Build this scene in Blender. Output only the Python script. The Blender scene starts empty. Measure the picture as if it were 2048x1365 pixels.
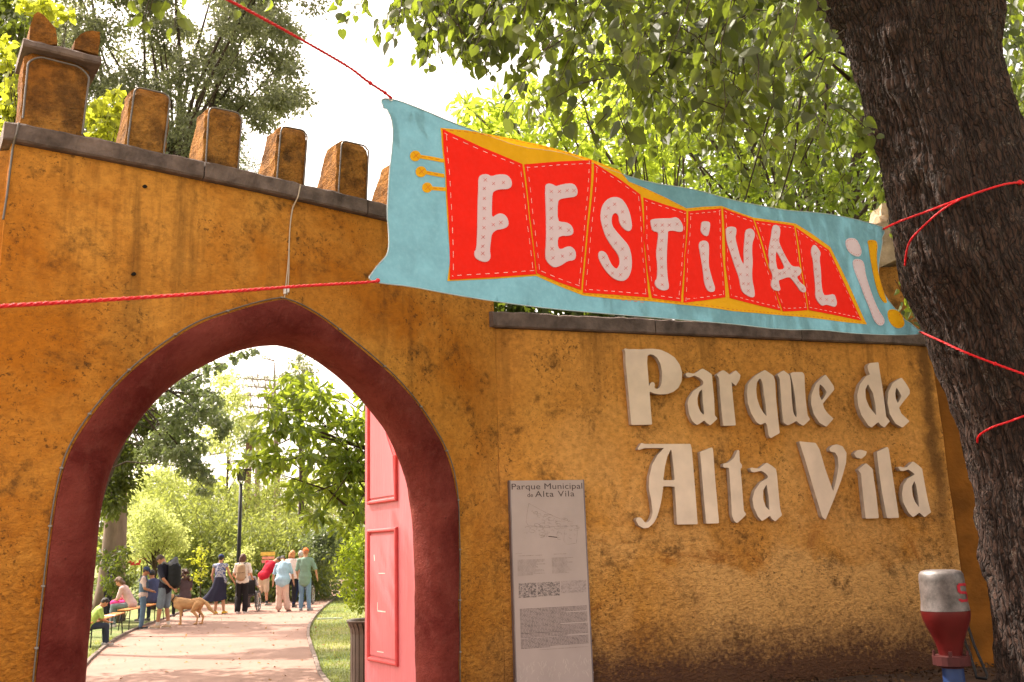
import bpy, bmesh, math, random
import numpy as np
from mathutils import Vector, Matrix, noise
from mathutils.geometry import delaunay_2d_cdt
R_ = math.radians
sc = bpy.context.scene
C = sc.collection
V = Vector
# ------------------------------------------------------------ camera
FP = 1870.0; PITCH = R_(12.4); ROLL = 0.033; EYE = V((0, 0, 1.65))
cf = V((0, math.cos(PITCH), math.sin(PITCH)))
r0 = V((1, 0, 0)); u0 = r0.cross(cf)
cr = r0*math.cos(ROLL) - u0*math.sin(ROLL)
cu = u0*math.cos(ROLL) + r0*math.sin(ROLL)
cam_d = bpy.data.cameras.new('camera'); cam = bpy.data.objects.new('camera', cam_d); C.objects.link(cam)
cam_d.sensor_width = 36; cam_d.lens = FP/2048*36; cam_d.clip_start = 0.05; cam_d.clip_end = 1000
m = Matrix.Identity(4)
for i in range(3):
    m[i][0] = cr[i]; m[i][1] = cu[i]; m[i][2] = -cf[i]; m[i][3] = EYE[i]
cam.matrix_world = m
cam_d.dof.use_dof = True; cam_d.dof.focus_distance = 7.5; cam_d.dof.aperture_fstop = 5.0
sc.camera = cam
# ------------------------------------------------------------ light
AZ = R_(-62); EL = R_(53)
w = bpy.data.worlds.new('World'); sc.world = w; w.use_nodes = True
nt = w.node_tree; nt.nodes.clear()
sky = nt.nodes.new('ShaderNodeTexSky'); sky.sky_type = 'NISHITA'; sky.sun_disc = False
sky.sun_elevation = EL; sky.sun_rotation = AZ; sky.dust_density = 4.0; sky.air_density = 1.0; sky.ozone_density = 1.0
hs = nt.nodes.new('ShaderNodeHueSaturation'); hs.inputs['Saturation'].default_value = 0.22
tint = nt.nodes.new('ShaderNodeMixRGB'); tint.blend_type = 'MULTIPLY'; tint.inputs[0].default_value = 1.0
tint.inputs[2].default_value = (1.0, 0.86, 0.745, 1)
bg = nt.nodes.new('ShaderNodeBackground'); bg.inputs[1].default_value = 0.15
wo = nt.nodes.new('ShaderNodeOutputWorld')
nt.links.new(sky.outputs[0], hs.inputs['Color']); nt.links.new(hs.outputs[0], tint.inputs[1])
nt.links.new(tint.outputs[0], bg.inputs[0]); nt.links.new(bg.outputs[0], wo.inputs[0])
sl = bpy.data.lights.new('sun', 'SUN'); sl.energy = 2.3; sl.angle = R_(0.53); sl.color = (1, 0.90, 0.78)
so = bpy.data.objects.new('sun', sl); C.objects.link(so)
SUN = V((math.sin(AZ)*math.cos(EL), math.cos(AZ)*math.cos(EL), math.sin(EL)))
so.rotation_euler = SUN.to_track_quat('Z', 'Y').to_euler(); so.location = (-10, 10, 30)
sc.view_settings.view_transform = 'Standard'; sc.view_settings.look = 'None'
sc.view_settings.exposure = 2.15; sc.view_settings.gamma = 1; sc.view_settings.use_curve_mapping = False
try:
    sc.cycles.transparent_max_bounces = 8; sc.cycles.max_bounces = 7
    sc.cycles.transmission_bounces = 6
except Exception: pass

# ------------------------------------------------------------ geometry helpers
def ray(u, v): return cf + cr*((u-1024)/FP) - cu*((v-682.5)/FP)
def at_y(u, v, Y):
    d = ray(u, v); return EYE + d*(Y/d.y)
def at_z(u, v, z=0.0):
    d = ray(u, v); return EYE + d*((z-1.65)/d.z)
def proj(P):
    d = V(P)-EYE; z = d.dot(cf); return 1024+FP*d.dot(cr)/z, 682.5-FP*d.dot(cu)/z
# plan of the old wall: y as a function of x (front face)
_px = np.array([-3.07, -2.51, -1.85, -0.92, -0.14]); _py = np.array([5.253, 5.623, 6.118, 6.938, 7.63])
_q = np.polyfit(_px, _py, 2); XJ = -0.14; YJ = float(np.polyval(_q, XJ)); KR = 0.331
def Wy(x):
    if x <= XJ: return _q[0]*x*x+_q[1]*x+_q[2]
    return YJ + KR*(x-XJ)
def Wd(x): return 2*_q[0]*x+_q[1] if x <= XJ else KR
def Wn(x):
    d = Wd(x); l = math.hypot(d, 1); return V((d/l, -1/l, 0))
def wp(x, z, d=0.0):
    """point at x along the wall, height z, d metres behind the front face"""
    n = Wn(x); return V((x - n.x*d, Wy(x) - n.y*d, z))
def hit(u, v, d=0.0):
    dr = ray(u, v); lo, hi = 2.0, 14.0
    def f(t):
        p = EYE+dr*t; x = p.x
        for _ in range(3): x = p.x + Wn(x).x*d
        return (p.y - (Wy(x) - Wn(x).y*d))
    for _ in range(40):
        mid = (lo+hi)/2
        if f(mid) > 0: hi = mid
        else: lo = mid
    p = EYE+dr*lo; x = p.x
    for _ in range(3): x = p.x + Wn(x).x*d
    return (x, p.z)

def inpoly(x, y, loops):
    c = False
    for L in loops:
        n = len(L); j = n-1
        for i in range(n):
            xi, yi = L[i]; xj, yj = L[j]
            if (yi > y) != (yj > y) and x < (xj-xi)*(y-yi)/(yj-yi)+xi: c = not c
            j = i
    return c
def resample(L, step, closed=True):
    out = []; n = len(L)
    for i in range(n if closed else n-1):
        a = L[i]; b = L[(i+1) % n]; d = math.hypot(b[0]-a[0], b[1]-a[1]); k = max(1, int(d/step+0.5))
        for j in range(k): out.append((a[0]+(b[0]-a[0])*j/k, a[1]+(b[1]-a[1])*j/k))
    if not closed: out.append(tuple(L[-1]))
    return out
def smooth(L, it=2, closed=True):
    for _ in range(it):
        o = []; n = len(L)
        if not closed: o.append(L[0])
        for i in range(n if closed else n-1):
            a = L[i]; b = L[(i+1) % n]
            o.append((a[0]*.75+b[0]*.25, a[1]*.75+b[1]*.25)); o.append((a[0]*.25+b[0]*.75, a[1]*.25+b[1]*.75))
        if not closed: o.append(L[-1])
        L = o
    return L
def cdt_fill(loops, step):
    """triangulate 2-D loops (even-odd) with interior grid points"""
    vs = []; es = []
    for L in loops:
        b = len(vs); vs += [V(p) for p in L]; es += [(b+i, b+(i+1) % len(L)) for i in range(len(L))]
    if step:
        xs = [p[0] for p in loops[0]]; ys = [p[1] for p in loops[0]]
        nx = int((max(xs)-min(xs))/step); ny = int((max(ys)-min(ys))/step)
        for i in range(1, nx+1):
            for j in range(1, ny+1):
                x = min(xs)+(i-.5)*step+(.23*step if j % 2 else -.23*step); y = min(ys)+(j-.5)*step
                if inpoly(x, y, loops): vs.append(V((x, y)))
    r = delaunay_2d_cdt(vs, es, [], 0, 1e-6)
    ov, of = r[0], r[2]
    faces = []
    for f in of:
        cx = sum(ov[i].x for i in f)/len(f); cy = sum(ov[i].y for i in f)/len(f)
        if inpoly(cx, cy, loops): faces.append(tuple(f))
    return ov, faces
def slab(loops, step, fn, d0, d1=None, back=False, bm=None):
    """front face at depth d0, sides to d1; fn(a,b,d)->3-D"""
    bm = bm or bmesh.new()
    if step: loops = [resample(L, step) for L in loops]
    ov, fs = cdt_fill(loops, step)
    vs = [bm.verts.new(fn(p.x, p.y, d0)) for p in ov]
    for f in fs:
        try: bm.faces.new([vs[i] for i in f])
        except ValueError: pass
    if d1 is not None:
        for L in loops:
            A = [bm.verts.new(fn(p[0], p[1], d0)) for p in L]; B = [bm.verts.new(fn(p[0], p[1], d1)) for p in L]
            n = len(L)
            for i in range(n):
                bm.faces.new((A[i], A[(i+1) % n], B[(i+1) % n], B[i]))
        if back:
            vs = [bm.verts.new(fn(p.x, p.y, d1)) for p in ov]
            for f in fs:
                try: bm.faces.new([vs[i] for i in reversed(f)])
                except ValueError: pass
    bmesh.ops.remove_doubles(bm, verts=bm.verts, dist=1e-5)
    bmesh.ops.recalc_face_normals(bm, faces=bm.faces)
    return bm
def box(bm, lo, hi, mtx=None, jit=0, bev=0):
    r = bmesh.ops.create_cube(bm, size=1)
    for v in r['verts']:
        v.co = V([lo[i]+(hi[i]-lo[i])*(v.co[i]+.5) for i in range(3)])
        if jit: v.co += V([random.uniform(-jit, jit) for _ in range(3)])
    if bev:
        es = list({e for v in r['verts'] for e in v.link_edges})
        r2 = bmesh.ops.bevel(bm, geom=es, offset=bev, segments=2, affect='EDGES', profile=.6)
        vv = {v for f in r2['faces'] for v in f.verts} | {v for v in r['verts'] if v.is_valid}
    else: vv = r['verts']
    if mtx is not None:
        for v in vv: v.co = mtx @ v.co
    return bm
def frame_of(t):
    t = t.normalized(); a = V((0, 0, 1)) if abs(t.z) < .95 else V((1, 0, 0))
    s = t.cross(a).normalized(); return s, s.cross(t).normalized()
def tube(bm, pts, r, n=8, caps=True):
    pts = [V(p) for p in pts]
    if not isinstance(r, (list, tuple)): r = [r]*len(pts)
    rings = []; s0 = None
    for i, p in enumerate(pts):
        t = (pts[min(i+1, len(pts)-1)]-pts[max(i-1, 0)])
        if t.length < 1e-9: t = V((0, 0, 1))
        t.normalize()
        if s0 is None: s, b = frame_of(t)
        else:
            s = (s0 - t*s0.dot(t))
            s = s.normalized() if s.length > 1e-6 else frame_of(t)[0]
            b = s.cross(t)
        s0 = s
        rings.append([bm.verts.new(p+(s*math.cos(a)+b*math.sin(a))*r[i]) for a in [2*math.pi*k/n for k in range(n)]])
    for i in range(len(rings)-1):
        for k in range(n): bm.faces.new((rings[i][k], rings[i][(k+1) % n], rings[i+1][(k+1) % n], rings[i+1][k]))
    if caps and n > 2:
        bm.faces.new(rings[0][::-1]); bm.faces.new(rings[-1])
    return bm
def lathe(bm, prof, n=24, c=(0, 0)):
    rings = [[bm.verts.new((c[0]+r*math.cos(2*math.pi*k/n), c[1]+r*math.sin(2*math.pi*k/n), z)) for k in range(n)] for r, z in prof]
    for i in range(len(rings)-1):
        for k in range(n): bm.faces.new((rings[i][k], rings[i][(k+1) % n], rings[i+1][(k+1) % n], rings[i+1][k]))
    return bm
def ellip(bm, c, r, mtx=None, seg=14, ring=10):
    q = bmesh.ops.create_uvsphere(bm, u_segments=seg, v_segments=ring, radius=1)
    for v in q['verts']:
        v.co = V((v.co.x*r[0], v.co.y*r[1], v.co.z*r[2]))
        if mtx is not None: v.co = mtx @ v.co
        v.co += V(c)
    return bm
def cap(bm, a, b, ra, rb, lat=None, sx=1.0, n=12):
    """tapered capsule with an optionally widened section"""
    a = V(a); b = V(b); t = (b-a); L = t.length; t = t.normalized() if L > 1e-6 else V((0, 0, 1))
    if lat is not None:
        s = V(lat) - t*V(lat).dot(t); s.normalize()
    else: s = frame_of(t)[0]
    q = s.cross(t)
    prof = []
    for k in range(4): th = math.pi/2*(k/4); prof.append((-math.cos(th)*ra, math.sin(th)*ra))
    prof[0] = (-ra, ra*.02)
    for k in range(0, 5): prof.append((L*k/4, ra+(rb-ra)*k/4))
    for k in range(1, 5): th = math.pi/2*(k/4); prof.append((L+math.sin(th)*rb, max(math.cos(th)*rb, rb*.02)))
    rings = [[bm.verts.new(a+t*h+(s*math.cos(x)*sx+q*math.sin(x))*rr) for x in [2*math.pi*k/n for k in range(n)]] for h, rr in prof]
    for i in range(len(rings)-1):
        for k in range(n): bm.faces.new((rings[i][k], rings[i][(k+1) % n], rings[i+1][(k+1) % n], rings[i+1][k]))
    bm.faces.new(rings[0][::-1]); bm.faces.new(rings[-1])
    return bm
def to_mesh(bm, name='mesh', mat=None, shade=False):
    me = bpy.data.meshes.new(name); bm.to_mesh(me); bm.free()
    if mat: me.materials.append(mat)
    if shade: me.polygons.foreach_set('use_smooth', [True]*len(me.polygons))
    return me
def obj(name, me, mat=None, parent=None, shade=False, **props):
    if isinstance(me, bmesh.types.BMesh): me = to_mesh(me, name, mat, shade)
    o = bpy.data.objects.new(name, me); C.objects.link(o)
    if parent is not None: o.parent = parent
    for k, v in props.items(): o[k] = v
    return o
def thing(name, label, cat, loc=(0, 0, 0), rz=0.0, group=None):
    o = bpy.data.objects.new(name, None); C.objects.link(o); o.location = loc; o.rotation_euler = (0, 0, rz)
    o.empty_display_size = .2
    o['label'] = label; o['category'] = cat
    if group: o['group'] = group
    return o
def tag(o, label, cat, group=None):
    o['label'] = label; o['category'] = cat
    if group: o['group'] = group
    return o
def remesh(bm, vox, it=3, mat=None, name='mesh'):
    me = bpy.data.meshes.new('tmp'); bm.to_mesh(me); bm.free()
    o = bpy.data.objects.new('tmp', me)
    tmpc.objects.link(o)
    md = o.modifiers.new('r', 'REMESH'); md.mode = 'VOXEL'; md.voxel_size = vox
    if it:
        ms = o.modifiers.new('s', 'SMOOTH'); ms.iterations = it; ms.factor = .5
    dg = bpy.context.evaluated_depsgraph_get()
    out = bpy.data.meshes.new_from_object(o.evaluated_get(dg)); out.name = name
    bpy.data.objects.remove(o); bpy.data.meshes.remove(me)
    out.materials.clear()
    if mat: out.materials.append(mat)
    out.polygons.foreach_set('use_smooth', [True]*len(out.polygons))
    return out
tmpc = C

# ------------------------------------------------------------ materials
def NN(nt, t, **k):
    n = nt.nodes.new(t)
    for a, b in k.items():
        if a in ('op',): n.operation = b
        elif a == 'inp':
            for i, v in b.items(): n.inputs[i].default_value = v
        else: setattr(n, a, b)
    return n
def base_mat(name):
    m = bpy.data.materials.new(name); m.use_nodes = True; nt = m.node_tree; nt.nodes.clear()
    out = NN(nt, 'ShaderNodeOutputMaterial'); bs = NN(nt, 'ShaderNodeBsdfPrincipled')
    nt.links.new(bs.outputs[0], out.inputs[0]); return m, nt, bs, out
def rgb(c): return (c[0], c[1], c[2], 1)
def coords(nt, scale=(1, 1, 1), use='Object'):
    tc = NN(nt, 'ShaderNodeTexCoord'); mp = NN(nt, 'ShaderNodeMapping'); mp.inputs['Scale'].default_value = scale
    nt.links.new(tc.outputs[use], mp.inputs[0]); return mp.outputs[0]
def noise_n(nt, vec, scale, detail=5, rough=.55, dist=0):
    n = NN(nt, 'ShaderNodeTexNoise'); n.inputs['Scale'].default_value = scale; n.inputs['Detail'].default_value = detail
    n.inputs['Roughness'].default_value = rough; n.inputs['Distortion'].default_value = dist
    nt.links.new(vec, n.inputs['Vector']); return n.outputs['Fac']
def ramp(nt, fac, a, b, c0=0.0, c1=1.0):
    n = NN(nt, 'ShaderNodeMapRange'); n.inputs['From Min'].default_value = a; n.inputs['From Max'].default_value = b
    n.inputs['To Min'].default_value = c0; n.inputs['To Max'].default_value = c1
    nt.links.new(fac, n.inputs['Value']); return n.outputs[0]
def math_n(nt, op, a, b=None):
    n = NN(nt, 'ShaderNodeMath', op=op)
    for i, x in enumerate((a, b)):
        if x is None: continue
        if isinstance(x, (int, float)): n.inputs[i].default_value = x
        else: nt.links.new(x, n.inputs[i])
    return n.outputs[0]
def mixc(nt, fac, a, b, mode='MIX'):
    n = NN(nt, 'ShaderNodeMixRGB'); n.blend_type = mode
    if isinstance(fac, (int, float)): n.inputs[0].default_value = fac
    else: nt.links.new(fac, n.inputs[0])
    for i, x in ((1, a), (2, b)):
        if isinstance(x, (tuple, list)): n.inputs[i].default_value = rgb(x)
        else: nt.links.new(x, n.inputs[i])
    return n.outputs[0]
def bump_n(nt, h, strength, dist, bs):
    b = NN(nt, 'ShaderNodeBump'); b.inputs['Strength'].default_value = strength; b.inputs['Distance'].default_value = dist
    nt.links.new(h, b.inputs['Height']); nt.links.new(b.outputs[0], bs.inputs['Normal']); return b
_mc = {}
def M(name, col, rough=.6, var=.18, scale=6, bump=0, bscale=40, metal=0, spec=.3, stretch=(1, 1, 1), transl=0):
    if name in _mc: return _mc[name]
    m, nt, bs, out = base_mat(name)
    vec = coords(nt, stretch)
    f = noise_n(nt, vec, scale)
    c = mixc(nt, ramp(nt, f, .3, .7), tuple(x*(1-var) for x in col), tuple(min(1, x*(1+var)) for x in col))
    nt.links.new(c, bs.inputs['Base Color']); bs.inputs['Roughness'].default_value = rough
    bs.inputs['Metallic'].default_value = metal; bs.inputs['Specular IOR Level'].default_value = spec
    if bump: bump_n(nt, noise_n(nt, vec, bscale), bump, .01, bs)
    if transl:
        tr = NN(nt, 'ShaderNodeBsdfTranslucent'); nt.links.new(c, tr.inputs[0])
        mx = NN(nt, 'ShaderNodeMixShader'); mx.inputs[0].default_value = transl
        nt.links.new(bs.outputs[0], mx.inputs[1]); nt.links.new(tr.outputs[0], mx.inputs[2]); nt.links.new(mx.outputs[0], out.inputs[0])
    _mc[name] = m; return m
def leaf_mat(name, a, b, t, rough=.45, tf=.45, spec=.35):
    """a,b: darker and lighter surface colours, t: transmitted colour"""
    m, nt, bs, out = base_mat(name)
    g = NN(nt, 'ShaderNodeNewGeometry'); oi = NN(nt, 'ShaderNodeObjectInfo')
    r = math_n(nt, 'FRACT', math_n(nt, 'ADD', g.outputs['Random Per Island'], oi.outputs['Random']))
    c = mixc(nt, r, a, b); nt.links.new(c, bs.inputs['Base Color']); bs.inputs['Roughness'].default_value = rough
    bs.inputs['Specular IOR Level'].default_value = spec
    tr = NN(nt, 'ShaderNodeBsdfTranslucent'); ct = mixc(nt, r, tuple(x*.7 for x in t), tuple(x*1.15 for x in t)); nt.links.new(ct, tr.inputs[0])
    mx = NN(nt, 'ShaderNodeMixShader'); mx.inputs[0].default_value = tf
    nt.links.new(bs.outputs[0], mx.inputs[1]); nt.links.new(tr.outputs[0], mx.inputs[2]); nt.links.new(mx.outputs[0], out.inputs[0])
    return m

def plaster_mat(name, kind='wall'):
    """old ochre limewash: mottled colour, mould specks, run-off streaks, foot darkened by dirt and painted shade"""
    m, nt, bs, out = base_mat(name)
    tc = NN(nt, 'ShaderNodeTexCoord'); P = tc.outputs['Object']
    sep = NN(nt, 'ShaderNodeSeparateXYZ'); nt.links.new(P, sep.inputs[0]); Z = sep.outputs['Z']; X = sep.outputs['X']
    n1 = noise_n(nt, P, 1.1, 6, .6, .4); n2 = noise_n(nt, P, 3.7, 6, .65, .3); n3 = noise_n(nt, P, 22, 4, .6)
    c = mixc(nt, ramp(nt, n1, .38, .62), (0.47, 0.158, 0.015), (0.63, 0.280, 0.050))
    c = mixc(nt, ramp(nt, n2, .55, .80, 0, .55), c, (0.30, 0.085, 0.011))        # rusty patches
    c = mixc(nt, ramp(nt, X, -.35, .1, 0, .6), c, (0.76, 0.360, 0.085))  # extra light put into the right wall's base colour
    # paler coat, partly painted light, more on the lower part of the right wall
    pale_m = math_n(nt, 'MULTIPLY', ramp(nt, Z, 3.3, 1.9), ramp(nt, X, -0.5, 0.6))
    pale_m = math_n(nt, 'MULTIPLY', pale_m, ramp(nt, noise_n(nt, P, 1.7, 6, .6, .6), .38, .6))
    c = mixc(nt, math_n(nt, 'MULTIPLY', pale_m, .85), c, (0.78, 0.410, 0.135))
    red_m = math_n(nt, 'MULTIPLY', ramp(nt, noise_n(nt, P, 2.6, 8, .72, 1.2), .56, .62), math_n(nt, 'MULTIPLY', ramp(nt, Z, 2.0, 1.5), ramp(nt, Z, .75, .95)))
    c = mixc(nt, math_n(nt, 'MULTIPLY', red_m, .55), c, (0.30, 0.078, 0.012))
    c = mixc(nt, ramp(nt, n3, .4, .7, 0, .35), c, (0.19, 0.065, 0.012))
    # newer smooth tan patch low on the right wall
    pe = math_n(nt, 'ADD', Z, math_n(nt, 'MULTIPLY', math_n(nt, 'SUBTRACT', noise_n(nt, P, 1.4, 6, .6, .5), .5), .9))
    pt = math_n(nt, 'MULTIPLY', ramp(nt, pe, 1.50, 1.42), ramp(nt, X, 1.0, 1.6))
    c = mixc(nt, math_n(nt, 'MULTIPLY', pt, .8), c, (0.80, 0.44, 0.155))
    # mould specks
    v1 = noise_n(nt, P, 34, 3, .7); v2 = noise_n(nt, P, 2.0, 4, .6, .5)
    sp = math_n(nt, 'MULTIPLY', ramp(nt, v1, .57, .64), ramp(nt, v2, .47, .60))
    v3 = noise_n(nt, P, 75, 2, .6)
    sp2 = math_n(nt, 'MULTIPLY', ramp(nt, v3, .64, .70), ramp(nt, noise_n(nt, P, 1.3, 3), .42, .6))
    c = mixc(nt, math_n(nt, 'MULTIPLY', sp, .68), c, (0.035, 0.020, 0.012))
    c = mixc(nt, math_n(nt, 'MULTIPLY', sp2, .75), c, (0.05, 0.026, 0.014))
    # black mould clouds
    cl = math_n(nt, 'MULTIPLY', ramp(nt, noise_n(nt, P, 2.3, 8, .75, .3), .52, .62), ramp(nt, noise_n(nt, P, 14, 4, .7), .42, .60))
    c = mixc(nt, math_n(nt, 'MULTIPLY', cl, .72), c, (0.045, 0.024, 0.013))
    # streaks
    mp = NN(nt, 'ShaderNodeMapping'); mp.inputs['Scale'].default_value = (5.5, 5.5, .35); nt.links.new(P, mp.inputs[0])
    s1 = noise_n(nt, mp.outputs[0], 1.0, 5, .65)
    top = ramp(nt, Z, 2.6, 3.6, .15, 1) if kind == 'wall' else ramp(nt, Z, 3.5, 4.8, .5, 1)
    st = math_n(nt, 'MULTIPLY', ramp(nt, s1, .52, .72), top)
    c = mixc(nt, math_n(nt, 'MULTIPLY', st, .72), c, (0.075, 0.034, 0.014))
    if kind == 'wall':
        # vertical run-off band near the right hand corner and dirty foot with shade painted in
        edge = noise_n(nt, P, 4.5, 7, .75, .5); e2 = noise_n(nt, P, 30, 4, .7)
        zz = math_n(nt, 'ADD', Z, math_n(nt, 'MULTIPLY', math_n(nt, 'SUBTRACT', edge, .5), -.55))
        zz = math_n(nt, 'ADD', zz, math_n(nt, 'MULTIPLY', math_n(nt, 'SUBTRACT', e2, .5), -.75))
        foot = ramp(nt, zz, 1.04, .62)
        foot = math_n(nt, 'MULTIPLY', foot, ramp(nt, X, -.5, .3))
        c = mixc(nt, math_n(nt, 'MULTIPLY', foot, .93), c, (0.082, 0.038, 0.030))
        cx = math_n(nt, 'ABSOLUTE', math_n(nt, 'SUBTRACT', math_n(nt, 'ADD', X, math_n(nt, 'MULTIPLY', math_n(nt, 'SUBTRACT', edge, .5), .25)), 4.02))
        corner = math_n(nt, 'MULTIPLY', ramp(nt, cx, .13, .03), ramp(nt, Z, 1.2, 2.2))
        c = mixc(nt, math_n(nt, 'MULTIPLY', corner, .75), c, (0.05, 0.025, 0.014))
    else:
        c = mixc(nt, .42, c, (0.13, 0.078, 0.034))
        c = mixc(nt, ramp(nt, noise_n(nt, P, 6, 6, .7), .45, .62, 0, .7), c, (0.06, 0.030, 0.014))
    CAV = c
    bs.inputs['Roughness'].default_value = .95; bs.inputs['Specular IOR Level'].default_value = .12
    # trowelled, rough coat: coarser at the foot
    mpb = NN(nt, 'ShaderNodeMapping'); mpb.inputs['Scale'].default_value = (1, 1, 1.7); mpb.inputs['Rotation'].default_value = (0, R_(25), 0); nt.links.new(P, mpb.inputs[0])
    h1 = noise_n(nt, mpb.outputs[0], 26, 5, .6, .6); h2 = noise_n(nt, P, 90, 3, .6)
    h3 = noise_n(nt, P, 3.2, 3, .5)
    lowf = ramp(nt, Z, 2.1, 1.0, .4, 2.4)
    # hollows of the trowelled coat painted dark to shade the relief
    hollow_shade = math_n(nt, 'MULTIPLY', ramp(nt, h1, .50, .36), ramp(nt, Z, 2.4, 1.0, .22, .42))
    nt.links.new(mixc(nt, hollow_shade, CAV, (0.15, 0.060, 0.020)), bs.inputs['Base Color'])
    h = math_n(nt, 'ADD', math_n(nt, 'MULTIPLY', h1, lowf), math_n(nt, 'MULTIPLY', h2, .22))
    h = math_n(nt, 'ADD', h, math_n(nt, 'MULTIPLY', h3, 1.1))
    bump_n(nt, h, .9 if kind == 'wall' else 1.0, .022 if kind == 'wall' else .05, bs)
    return m
m_wall = plaster_mat('ochre_limewash'); m_mer = plaster_mat('weathered_ochre_render', 'merlon')
m_cope = M('grey_coping_stone', (0.135, 0.098, 0.083), .95, .5, 7, 1.0, 30)
m_red, nt_r, bs_r, o_r = base_mat('dusty_brick_red_limewash'); P_r = coords(nt_r)
c_r = mixc(nt_r, ramp(nt_r, noise_n(nt_r, P_r, 2.4, 7, .65, .5), .35, .65), (0.100, 0.013, 0.010), (0.195, 0.040, 0.030))
c_r = mixc(nt_r, ramp(nt_r, noise_n(nt_r, P_r, 11, 6, .7), .52, .75, 0, .5), c_r, (0.21, 0.060, 0.045))
c_r = mixc(nt_r, ramp(nt_r, noise_n(nt_r, P_r, 38, 4, .7), .62, .68, 0, .5), c_r, (0.05, 0.012, 0.010))
nt_r.links.new(c_r, bs_r.inputs['Base Color']); bs_r.inputs['Roughness'].default_value = .85; bs_r.inputs['Specular IOR Level'].default_value = .12
bump_n(nt_r, math_n(nt_r, 'ADD', noise_n(nt_r, P_r, 8, 6, .65), math_n(nt_r, 'MULTIPLY', noise_n(nt_r, P_r, 60, 3, .6), .25)), .9, .03, bs_r)
m_letter = M('cream_painted_letters', (0.80, 0.62, 0.49), .6, .10, 5, .1, 60)
m_rope = M('red_polyester_rope', (0.62, 0.010, 0.016), .45, .2, 60)
m_tubec = M('clear_rope_light_tube', (0.12, 0.10, 0.085), .4, .2, 30, spec=.6)
m_pink = M('pink_painted_wood', (0.52, 0.135, 0.155), .5, .12, 5, .4, 30, stretch=(1, 1, .15))
m_pinkd = M('dark_pink_moulding', (0.55, 0.07, 0.075), .5, .15, 9)
m_scratch = M('bare_scratched_primer', (0.8, 0.6, 0.55), .7)
m_black = M('black_metal', (0.012, 0.012, 0.014), .5)
m_bark = None
# ============================================================ ground, path, kerbs
def grass_mat():
    m, nt, bs, out = base_mat('mown_lawn')
    P = coords(nt)
    a = noise_n(nt, P, .45, 6, .6); b = noise_n(nt, P, 30, 4, .7)
    c = mixc(nt, ramp(nt, a, .35, .65), (0.10, 0.15, 0.028), (0.24, 0.235, 0.07))
    c = mixc(nt, ramp(nt, noise_n(nt, P, 1.1, 5, .6), .55, .7, 0, .8), c, (0.26, 0.19, 0.10))
    c = mixc(nt, ramp(nt, b, .3, .7, 0, .35), c, (0.05, 0.08, 0.02))
    nt.links.new(c, bs.inputs['Base Color']); bs.inputs['Roughness'].default_value = .95
    bump_n(nt, b, .8, .03, bs); return m
def path_mat():
    m, nt, bs, out = base_mat('rolled_pinkish_gravel_path')
    P = coords(nt)
    c = mixc(nt, ramp(nt, noise_n(nt, P, .9, 6, .6), .3, .7), (0.222, 0.126, 0.094), (0.295, 0.178, 0.138))
    c = mixc(nt, ramp(nt, noise_n(nt, P, 60, 3, .7), .4, .75, 0, .4), c, (0.25, 0.16, 0.12))
    nt.links.new(c, bs.inputs['Base Color']); bs.inputs['Roughness'].default_value = .95
    bump_n(nt, noise_n(nt, P, 120, 3), .5, .01, bs); return m
bm = bmesh.new()
r = bmesh.ops.create_grid(bm, x_segments=80, y_segments=80, size=1)
for v in bm.verts:
    x = math.copysign(abs(v.co.x)**1.6, v.co.x)*300; y = math.copysign(abs(v.co.y)**1.6, v.co.y)*300+20
    v.co = V((x, y, -.02))
obj('ground', bm, grass_mat(), kind='structure')
# raised bed of soil in front of the wall on the right
bm = bmesh.new(); G = {}
nx, ny = 90, 60
for i in range(nx+1):
    for j in range(ny+1):
        x = -5 + 13*i/nx; yw = Wy(x)+.12 if x < 4.2 else Wy(4.2)+.3
        y = -3 + (yw+3)*j/ny
        t = min(1, max(0, (x+.4)/1.5)); t = t*t*(3-2*t); s = min(1, max(0, (j/ny-.35)/.3)); s = s*s*(3-2*s)
        G[i, j] = bm.verts.new((x, y, .008+.43*t*s+.03*noise.noise(V((x*1.7, y*1.7, 0)))*t*s))
for i in range(nx):
    for j in range(ny): bm.faces.new((G[i, j], G[i+1, j], G[i+1, j+1], G[i, j+1]))
obj('soil', bm, M('dark_leafy_soil', (0.075, 0.045, 0.03), .95, .5, 9, 1, 50), shade=True, kind='structure')
def bed_z(x, y):
    t = min(1, max(0, (x+.4)/1.5)); return .008+.43*t*t*(3-2*t)
Lp = [(150, 1365), (170, 1330), (213, 1292), (252, 1268), (292, 1251), (350, 1231), (413, 1207), (470, 1185), (503, 1173)]
Tp = [(560, 1170), (669, 1161), (760, 1156)]
Rp = [(760, 1176), (687, 1188), (669, 1198), (642, 1219), (620, 1246), (615, 1269), (620, 1290), (632, 1325), (645, 1365)]
LpW = [at_z(*p).xy for p in Lp]; TpW = [at_z(*p).xy for p in Tp]; RpW = [at_z(*p).xy for p in Rp]
LpW = [V((-3.6, 5.6)), V((-3.0, 8.0))]+LpW[0:] ; RpW = RpW+[V((-1.0, 8.3)), V((-.5, 7.2))]
TpW.append(V((4.5, TpW[-1].y+.8))); RpW.insert(0, V((4.5, RpW[0].y-.3)))
edgeL = smooth([tuple(p) for p in LpW], 2, False); edgeR = smooth([tuple(p) for p in RpW], 2, False)
loop = edgeL+[tuple(p) for p in TpW]+edgeR
bm = slab([loop], .8, lambda a, b, d: V((a, b, .006)), 0); obj('path', bm, path_mat(), kind='structure')
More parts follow.
